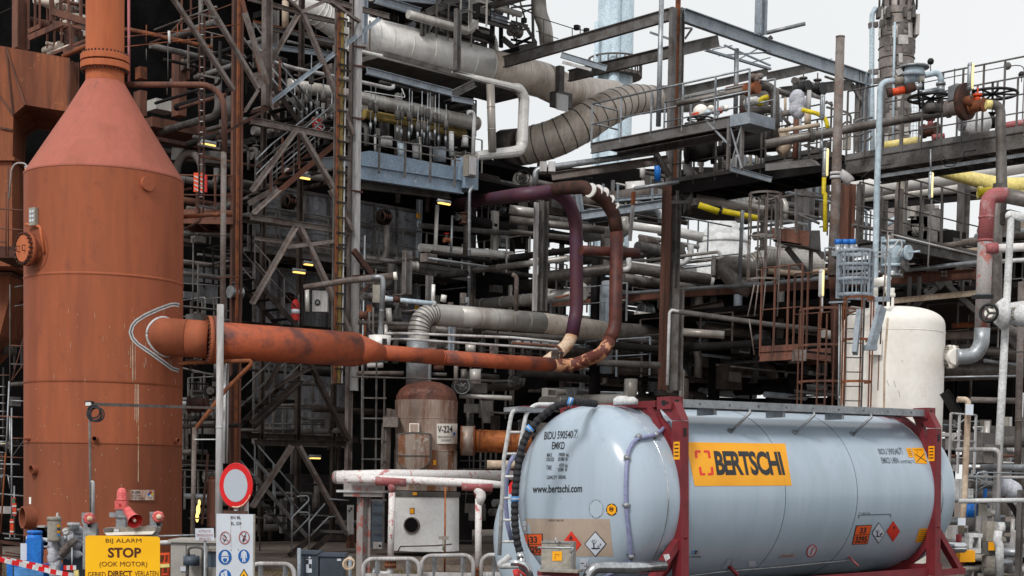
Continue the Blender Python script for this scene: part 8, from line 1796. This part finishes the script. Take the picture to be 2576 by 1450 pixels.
p_=t.part('warning_triangle','ink');poly(p_,SFB,[(1842,1394),(1905,1500),(1780,1500)],.005);k=p_.sub('face','sign_yellow');poly(k,SFB,[(1842,1408),(1893,1494),(1791,1494)],.008);k=p_.sub('symbol','ink');poly(k,SFB,[(1842,1430),(1850,1450),(1846,1500),(1838,1500),(1834,1450)],.01)
ps_=t.part('post','galv');ps_.cyl(V((P(1772,1400,DB).x,A_.y+.07,0)),V((P(1772,1400,DB).x,A_.y+.07,zt-.05)),.035,seg=12)
DA=19.5
t=Thing('alarm_sign','bright yellow alarm stop sign in Dutch with rounded corners','sign');A_=P(644,1152,DA);B_=P(1208,1145,DA);zt=(A_.z+B_.z)/2;zb=zt-1.1;cx_=(A_.x+B_.x)/2;hw=(B_.x-A_.x)/2
out_=[]
for(sx,sz2,a0)in((1,1,0),(-1,1,90),(-1,-1,180),(1,-1,270)):
 for i in range(5):a_=math.radians(a0+i*22.5);out_.append(V((cx_+sx*(hw-.04)+.04*math.cos(a_),A_.y,(zt+zb)/2+sz2*((zt-zb)/2-.04)+.04*math.sin(a_))))
t.part('board','sign_yellow').prism(out_,V((0,.012,0)));SA=Flat(V((0,A_.y,0)),V((0,-1,0)))
k=t.part('lettering','sign_brown');tr=[('BIJ ALARM',798,1168,1068,1208,0,0),('STOP',815,1236,1066,1312,.03,1),('(OOK MOTOR)',752,1342,1112,1390,0,0),('GEBIED',664,1420,798,1462,0,0),('DIRECT',816,1410,998,1456,.03,1),('VERLATEN',1018,1412,1196,1452,0,0)]
for s_,x0,y0,x1,y1,bo,b2 in tr:text(k,SA,s_,rect(x0,y0,x1,y1),.004,bo)
for x in(-.3,.3):t.part('post','galv').bar(V((cx_+x,A_.y+.05,0)),V((cx_+x,A_.y+.05,zt-.1)),.05,.05)
t=Thing('alarm_station','grey housing with red beacon, red horn and two red sounder boxes over the yellow sign','alarm station');DU=19.9
k=t.part('lamp_housing','filter_grey');c=P(980,1118,DU);hw=sz(195,c);k.prism([P(x,y,DU-.1)for x,y in[(780,1095),(800,1086),(1160,1080),(1176,1092),(1172,1118),(1150,1140),(805,1148),(782,1122)]],V((0,.3,0)));k2=k.sub('diffuser','cream');k2.prism([P(x,y,DU-.115)for x,y in[(785,1122),(1170,1112),(1150,1136),(808,1144)]],V((0,.01,0)));k3=k.sub('label_plate','sign_white');k3.prism([P(x,y,DU-.115)for x,y in[(862,1098),(898,1097),(898,1116),(862,1117)]],V((0,.01,0)));k4=k.sub('end_cap','dirty_grey');k4.prism([P(x,y,DU-.115)for x,y in[(784,1092),(850,1088),(850,1122),(784,1124)]],V((0,.01,0)))
k=t.part('mounting_post','galv');k.bar(P(918,940,DU),P(918,1085,DU),.12,.1,up=V((1,0,0)));k.box(P(905,990,DU-.06),V((.13,0,0)),V((0,.02,0)),Z*.03)
k=t.part('beacon_base','red_pale');c=P(918,915,DU);k.box(c,V((sz(42,c),0,0)),V((0,.07,0)),Z*sz(32,c));k2=k.sub('screw_cover','red');k2.cyl(c-V((0,.07,0)),c-V((0,.075,0)),.02)
k=t.part('beacon_dome','red_pale');c=P(920,882,DU);k.lathe(c,[(0,.07),(.02,.07),(.03,.064),(.12,.06),(.15,.045),(.165,.02)],seg=20)
for z_ in(.05,.075,.10):k.ring(c+Z*z_,Z,.063,.004,seg=20)
hn=t.part('horn','red_pale');a0=P(968,965,DU-.05);a1=P(1022,1038,DU-.45);ax_=(a1-a0).normalized();L_=(a1-a0).length;a1=P(1022,1038,DU-.22);ax_=(a1-a0).normalized();L_=(a1-a0).length;hn.lathe(a0-ax_*.06,[(0,.05),(.05,.062),(.1,.058),(L_*.6+.06,.066),(L_+.06,.1)],seg=28,ax=ax_,cap=False);hn.cyl(a0-ax_*.07,a0-ax_*.055,.05);k=hn.sub('horn_throat','red');k.lathe(a0,[(L_*.45,.04),(L_*.7,.06),(L_-.005,.094)],seg=28,ax=ax_,cap=False);k.cyl(a0+ax_*L_*.4,a0+ax_*L_*.46,.055);k.lathe(a0,[(L_*.45,.035),(L_*.85,.03),(L_*.9,.01)],seg=16,ax=ax_);k=hn.sub('horn_core','cream');k.cyl(a0+ax_*L_*.88,a0+ax_*(L_*.93),.02);
for x,y,pl0,pl1 in((680,1018,(616,970),(702,1055)),(1200,1005,(1130,964),(1222,1078))):
 k=t.part('sounder_plate','galv');k.prism([P(a_,b_,DU)for a_,b_ in[(pl0[0],pl0[1]+2),(pl1[0],pl0[1]),(pl1[0],pl1[1]),(pl0[0],pl1[1])]],V((0,.01,0)))
 c=P(x-12,y-2,DU-.07);k=t.part('sounder','red_pale');k.lathe(c+V((0,.07,0)),[(0,sz(44,c)),(.10,sz(46,c)),(.15,sz(36,c))],seg=8,ax=V((.15,-1,0)),smooth=False);k2=k.sub('sounder_lens','cream_pipe');k2.sphere(c+V((.04,-.08,0)),sz(22,c),n=8);t.part('cable_gland','black').tube(pts([(x-5,y+40),(x+4,y+62),(x-12,y+60),(x-14,y+35)],DU-.05),.014,seg=6)
k=t.part('back_post','galv');k.bar(P(682,1050,DU+.03),P(680,1400,DU+.03),.17,.08,up=V((1,0,0)));k.bar(P(1150,1070,DU+.03),P(1150,1300,DU+.03),.14,.08,up=V((1,0,0)))
t=Thing('cable_mast','thin grey mast with black cable coil and horizontal perforated arm','mast');DM2=23
t.part('mast','tower_steel').tube(pts([(675,135),(682,700),(686,1000)],DM2),sz(20,P(675,500,DM2))/2,seg=10);t.part('cap','black').cyl(P(675,130,DM2),P(675,150,DM2),.07);t.part('side_conduit','offwhite_col').tube(pts([(688,740),(704,742),(702,1000)],DM2-.1),.025,seg=6,fil=.05)
c=P(718,218,DM2-.12);co=t.part('cable_coil','rubber')
for i in range(5):co.ring(c+V((RND.uniform(-.03,.03),i*.015,RND.uniform(-.03,.03))),V((RND.uniform(-.1,.1),1,RND.uniform(-.1,.1))),sz(RND.uniform(50,58),c)*.95,.012,seg=28,rs=5)
ar=t.part('arm','tower_steel');ar.bar(P(670,152,DM2),P(1620,182,33.5),.05,.04)
k=ar.sub('arm_holes','black');a_,b_=P(658,152,DM2),P(1620,182,33.5)
for i in range(60):k.box(a_+(b_-a_)*(i+3)/64-V((0,.022,.0)),V((.02,0,0)),V((0,.002,0)),Z*.012)
t.part('clamp','white').box(P(668,152,DM2-.05),V((.04,0,0)),V((0,.02,0)),Z*.025)
t=Thing('notice_sign','small white attention sign in faded red letters behind the grey cabinet','sign');D6=22.5;c=P(1545,1140,D6);bd_=t.part('board','sign_white');q=[P(x,y,D6)for x,y in[(1473,1092),(1614,1088),(1618,1184),(1476,1180)]];bd_.prism(q,V((0,.01,0)));F6=Flat(q[0],V((0,-1,0)));k=t.part('lettering','red_fade');text(k,F6,'ATTENTIE',rect(1500,1104,1590,1122),.004);text(k,F6,'DRAINLEIDING',rect(1486,1132,1608,1152),.004);text(k,F6,'SPENCERS',rect(1502,1160,1594,1180),.004);t.part('post','galv').cyl(V((c.x,c.y+.04,0)),V((c.x,c.y+.04,c.z)),.02)
t=Thing('grey_cabinet','light grey steel cabinet with dark switch boxes between the signs','cabinet');m_=sized_box('b','','',1288,1195,1640,1700,.8,'cabinet_grey',23,t=t,part='cabinet_body');t.part('lid','cabinet_grey').box(m_.c+V((0,.4,m_.h/2+.02)),V((m_.w/2+.03,0,0)),V((0,.45,0)),Z*.02)
for x in(1405,1570):t.part('door_seam','dirty_grey').box(V((P(x,1300,23).x,23-.003,m_.c.z)),V((.006,0,0)),V((0,.003,0)),Z*m_.h*.48)
k=sized_box('b','','',1400,1290,1462,1365,.12,'cabinet',22.8,t=t,part='switch_box');k.cyl(P(1445,1300,22.75),P(1445,1370,22.75),.12);k=sized_box('b','','',1565,1260,1628,1385,.15,'cabinet',22.7,t=t,part='switch_box');sized_box('b','','',1562,1244,1632,1265,.2,'filter_grey',22.65,t=t,part='box_lid')
t.part('conduit','dirty_grey').tube(pts([(1425,1290),(1420,1240),(1480,1232),(1530,1240),(1532,1450)],22.8),.02,seg=6,fil=.05);t.part('conduit','dirty_grey').tube(pts([(1420,1360),(1415,1460)],22.8),.02,seg=6)
k=sized_box('b','','',1362,1380,1402,1415,.005,'sign_white',22.98,t=t,part='label_plate')
pipe('white horizontal pipe running behind the yellow sign',[(200,1165),(640,1210),(1220,1200),(1535,1182)],36,'white',26,seg=14);pipe('thin grey rail above the white pipe behind the sign',[(1190,1150),(1470,1142)],14,'galv',27)
t=Thing('safety_barrier','orange barrier frame behind the right edge of the yellow sign','barrier')
for a,b_,w,m_ in[((1205,1285),(1282,1282),16,'orange_bright'),((1205,1355),(1282,1350),10,'orange_bright'),((1220,1440),(1275,1435),14,'orange_bright'),((1250,1290),(1225,1450),12,'orange_bright'),((1275,1290),(1270,1450),12,'orange_bright'),((1210,1375),(1280,1370),26,'yellow')]:beam(t.part('bar',m_),a,b_,w,24.5,'b')
D7=26
t=Thing('electric_motor','bright blue vertical electric motor with cooling fins and flanged foot','motor');c=P(262,1220,D7);base=V((c.x,c.y,0));zz=lambda y:P(262,y,D7).z;r_=sz(58,c)
t.part('motor_body','blue').lathe(base,[(zz(1315),r_*.9),(zz(1300),r_*1.04),(zz(1180),r_*1.04),(zz(1150),r_*.98),(zz(1138),r_*.9)],seg=32);t.part('fan_cover','blue').lathe(base,[(zz(1130),r_*.96),(zz(1116),r_*1.02),(zz(1108),r_*.9),(zz(1105),r_*.3)],seg=32)
k=t.part('cooling_fins','blue')
for i in range(28):a_=i*2*math.pi/28;d_=V((math.cos(a_),math.sin(a_),0));k.box(V((c.x,c.y,(zz(1300)+zz(1185))/2))+d_*r_*1.08,d_*r_*.06,V((-d_.y,d_.x,0))*.008,Z*(zz(1185)-zz(1300))/2)
t.part('terminal_box','blue').box(V((c.x+.05,c.y-r_*1.1,(zz(1290)+zz(1230))/2)),V((.12,0,0)),V((0,.06,0)),Z*.22);t.part('flange','blue_light').lathe(base,[(zz(1345),r_*1.1),(zz(1322),r_*1.1)],seg=32);t.part('neck','blue').lathe(base,[(zz(1400),r_*.6),(zz(1345),r_*.75)],seg=24)
t.part('gear_housing','blue').box(P(275,1425,D7),V((sz(95,c),0,0)),V((0,.3,0)),Z*sz(40,c));k=t.part('housing_ribs','blue_light')
for i in range(6):k.box(P(215,1395+i*12,D7-.31),V((.25,0,0)),V((0,.01,0)),Z*.015)
k=t.part('side_plate','sign_white');k.box(P(186,1268,D7-.1),V((.06,0,0)),V((0,.03,0)),Z*.14)
t=Thing('filter_bottle','beige grey cylindrical filter housing with yellow labels','filter');D8=25.6;c=P(410,1100,D8);base=V((c.x,c.y,0));zz=lambda y:P(410,y,D8).z;r_=sz(51,c)
t.part('housing','filter_grey').lathe(base,[(zz(1195),r_*.6),(zz(1188),r_*.92),(zz(1175),r_*1.0),(zz(1035),r_*1.0)],seg=32);t.part('lid','filter_grey').lathe(base,[(zz(1035),r_*1.04),(zz(1010),r_*1.04),(zz(1004),r_*.95)],seg=32);t.part('lid_knob','offwhite_col').ring(V((c.x+r_*.5,c.y,zz(1000))),V((1,0,0)),.05,.014)
SX=Surf([t.parts[0]])
for y,m_ in((1072,'sticker_yellow'),(1096,'cabinet'),(1118,'sticker_yellow'),(1140,'blue_light')):k=t.part('label_patch',m_);patch(k,SX,rect(430,y-9,452,y+9),.006,2)
t=Thing('insulated_valve','grey blanket wrapped valve assembly with round pressure gauge','valve')
def blank(q,w):
 b=t.part('blanket_wrap','blanket');P_=pts(q,25.8);n=14;
 pp_=[];rr_=[]
 for i in range(n+1):
  u=i/n*(len(P_)-1);j=min(int(u),len(P_)-2);p=P_[j]+(P_[j+1]-P_[j])*(u-j);pp_.append(p+V((RND.uniform(-.02,.02),RND.uniform(-.02,.02),RND.uniform(-.02,.02))));rr_.append(sz(w,p)/2*(1+.09*math.sin(i*2.2)+RND.uniform(-.05,.05)))
 b.tube(pp_,rr_,seg=16)
blank([(412,1200),(410,1450)],92);blank([(430,1300),(600,1275)],74);blank([(470,1200),(560,1160)],90);blank([(580,1100),(570,1230)],84);blank([(500,1120),(600,1110)],70);blank([(480,1180),(470,1230)],60);blank([(600,1150),(608,1100)],40)
g_=t.part('gauge','cabinet_grey');c=P(494,1112,25.3);g_.cyl(c,c+V((0,.08,0)),sz(27,c),seg=28);k=g_.sub('gauge_face','white');k.cyl(c-V((0,.005,0)),c,sz(21,c),seg=28);k=g_.sub('gauge_needle','ink');k.box(c-V((0,.008,0)),V((.07,0,.03)),V((0,.001,0)),Z*.004);t.part('gauge_stem','galv').cyl(P(494,1138,25.35),P(495,1190,25.35),.03)
t.part('top_fitting','galv').cyl(P(556,1045,25.6),P(556,1110,25.6),.09,seg=10);t.part('top_fitting','offwhite_col').cyl(P(556,1050,25.6),P(556,1070,25.6),.11,seg=8);t.part('coupling','tower_steel').cyl(P(500,1225,25.6),P(530,1250,25.6),.2,seg=12);t.part('sight_wire','galv').tube(pts([(545,1235),(543,1450)],25.2),.014,seg=5)
t=Thing('small_pump','bright blue pump body peeking out behind the grey blankets','pump');t.part('volute','blue').cyl(P(510,1400,26.2),P(510,1400,26.2)+V((0,.3,0)),sz(36,P(510,1400,26.2)),seg=20);t.part('foot','blue').box(P(300,1425,26.4),V((.5,0,0)),V((0,.2,0)),Z*.15);t.part('casing','cabinet').box(P(610,1360,26.3),V((.25,0,0)),V((0,.2,0)),Z*.6)
k=one('yellow_wedge','small pale yellow wedge plate at the foot of the blanket wrapped valve','plate','yellow');k.prism([P(x,y,25)for x,y in[(556,1412),(588,1405),(592,1450),(556,1450)]],V((0,.05,0)))
t=Thing('valve_gear','dark little valve gear behind the filter housing','valve')
for i in range(10):t.part('gear_piece',RND.choice(['dirty_grey','dark','offwhite_col'])).box(P(330+RND.uniform(-25,25),1095+i*14,27),V((RND.uniform(.05,.2),0,0)),V((0,.1,0)),Z*.06)
t=Thing('barrier_tape','red and white barrier tape sagging across the lower left corner','tape')
def tape(q,d0,n):
 P_=pts(q,d0);tot=[]
 for i in range(n):
  u0,u1=i/n*(len(P_)-1),(i+1)/n*(len(P_)-1)
  f=lambda u:(lambda j:P_[j]+(P_[j+1]-P_[j])*(u-j))(min(int(u),len(P_)-2))
  a_,b_=f(u0),f(u1);m_=t.part('red_band' if i%2==0 else 'white_band','sign_red' if i%2==0 else 'white');m_.bar(a_,b_,.075,.004)
tape([(-20,1322),(200,1372),(380,1415),(560,1448)],24.2,12);tape([(-20,1318),(90,1335),(250,1365),(420,1400)],24.8,10);tape([(480,1388),(575,1388)],25,4)
pipe('thin grey rope post behind the barrier tape',[(125,1310),(100,1360),(100,1450)],10,'dirty_grey',25,fil=.05)
TANG=[]
def tangle(x0,x1,y0,y1,d0,d1,n,where,mats,rmax=.12,lmax=4.5,seed=1):
 R_=random.Random(seed);T()
 for i in range(n):
  k=R_.random();c=P(R_.uniform(x0,x1),R_.uniform(y0,y1),R_.uniform(d0,d1));m_=R_.choice(mats)
  d_=U_ if k<.34 else V_ if k<.6 else Z
  L_=R_.uniform(.8,lmax)*(.7 if d_ is Z else 1);r=rmax*R_.uniform(.15,1)**1.5+.012
  q=[c-d_*L_/2,c+d_*L_/2]
  for j in(0,1):
   q[j]=q[j]
  if q[0].z<.1:q[0].z=.1
  if k>.93:
   t=Thing('gate_valve','small dim valve '+where,'valve','small valves '+where);valve(t,c,U_,.07+rmax*.3,m_,R_.random()<.6,Z if R_.random()<.6 else V((0,-1,0)))
  elif k>.86:
   t=Thing('equipment_box','small dim box '+where,'equipment','small boxes '+where);b=t.part('casing',m_);s_=R_.uniform(.12,.4);b.box(c,U_*s_,V_*s_*.6,Z*s_*R_.uniform(.5,1.3));t.part('door','dirty_grey').box(c-V((-V_.x,-V_.y,0))*s_*.61,U_*s_*.8,V_*.01,Z*s_*.4)
  elif k>.74:
   b=one('steel_joist','dim steel joist '+where,'beam',m_,'steel joists '+where);b.ibeam(q[0],q[1],.08+r*1.6,.05+r)
  elif k>.66:
   t=Thing('handrail','dim handrail '+where,'handrail','handrails '+where);e=U_ if R_.random()<.5 else V_;a=c-e*L_/2;b=c+e*L_/2;railing(t,[a,b],n=3,mat_=m_,toe=False,r=.02)
  else:
   b=one('thin_pipe' if r<.05 else 'pipe',('thin' if r<.05 else 'thick')+' dim pipe '+where,'pipe',m_,('thin' if r<.05 else 'thick')+' pipes '+where)
   TANG.append((r*(q[1]-q[0]).length/c.y**2,THINGS[-1]))
   if d_ is not Z and R_.random()<.35:b.tube([q[0],q[1],q[1]+Z*R_.choice([-1,1])*R_.uniform(.4,1.4)],r,seg=10,fil=r*3)
   else:b.cyl(q[0],q[1],r,seg=10)
   if r>.05:
    dn=(q[1]-q[0]).normalized()
    for j in range(1,int(L_)):cc2=q[0]+dn*j;b.cyl(cc2-dn*.02,cc2+dn*.02,r*1.06+.004,seg=10)
DK_=['dark','dirty_grey','clad_dark','dark_brown','dirty_grey','grey_steel']
MD_=DK_+['clad','galv','tower_steel','grey_steel']
LT_=['clad','galv','dirty_grey','clad_dark','offwhite_col','grey_steel','blue_steel','dirty_grey']
tangle(455,600,20,700,44,49,55,'in the dark bay between cone and stair tower',DK_+['brown_steel','tower_steel'],.1,3.5,1)
tangle(455,600,700,1340,42,47,36,'low between vessel and stair tower',DK_+['galv'],.1,3,2)
tangle(620,900,30,480,49.5,52,50,'behind the upper stair tower',MD_,.14,4,3)
tangle(905,1190,610,900,45.6,47.2,46,'below the furnace catwalk',MD_,.1,2.6,4)
tangle(1190,1700,440,790,52,60,95,'behind the purple riser pipes',MD_+['clad_light','galv'],.22,6,5)
tangle(1380,2110,790,1010,49.5,58,105,'in the shaded rack above the tank',MD_+['blue_steel','galv'],.2,6,6)
tangle(1720,2140,390,650,50,60,60,'right of the corner column',LT_,.16,5,7)
tangle(2140,2576,560,960,44.5,54,80,'behind the cream tank and red riser',MD_,.2,5,8)
tangle(1170,1400,900,1330,46,52,44,'in the dark right of the V-224 vessel',DK_+['clad'],.12,3,9)
tangle(0,70,30,1300,45,47,20,'at the dark left edge',DK_+['brown_steel'],.1,3,10)
tangle(620,890,880,1330,47,48.6,34,'behind the lower stair tower',DK_,.1,3,11)
tangle(930,1200,200,480,51,54,30,'behind the spring hanger rods',MD_,.14,3,12)
tangle(2400,2576,1100,1440,30,40,60,'in the yard right of the tank',LT_+['white','offwhite_col'],.12,1.8,13)
tangle(100,215,0,130,46,48,14,'high behind the flue duct',['brown_steel','clad_rust','rust_dark'],.12,2,14)
tangle(960,1300,0,110,50,54,30,'around the topmost deck',MD_,.14,3,15)
tangle(1720,2100,200,400,46,50,26,'among the walkway valves',LT_+['rust'],.1,2,16)
T()
for i,(x0,y0,x1,y1,Y,l_)in enumerate([(1400,1000,1690,1330,63,'dark backing added to close daylight behind the near end of the tank'),(1720,1000,1960,1330,64,'dark backing added to close daylight behind the middle of the tank'),(1990,1000,2110,1330,63,'dark backing added to close daylight behind the ladder cages'),(0,1180,1190,1420,58.5,'dark long backing added to close daylight behind the stair tower foot')]):
 a=P(x0,y0,Y);b_=P(x1,y0,Y);m_=one('gap_backing',l_,'wall','dark');m_.box(V(((a.x+b_.x)/2,Y,a.z/2)),V(((b_.x-a.x)/2,0,0)),V((0,.3,0)),Z*a.z/2)  # added dark backing that shuts out daylight under the rack
def merge_small():
 n=sum(1 for t in THINGS if t.cat=='pipe');over=n-292
 if over<=0:return
 mats={}
 rest=sorted(TANG,key=lambda a:a[0])[:over]
 g=Thing('distant_pipework','mass of thin dim background pipes threading through the whole plant','pipework',kind='stuff')
 for _,t in rest:
  THINGS.remove(t)
  for b in t.parts:
   k=mats.get(b.mat)or g.part('pipe_mass',b.mat);mats[b.mat]=k;k.kind='stuff';k.add(b.v,b.f,b.sm)
finish()
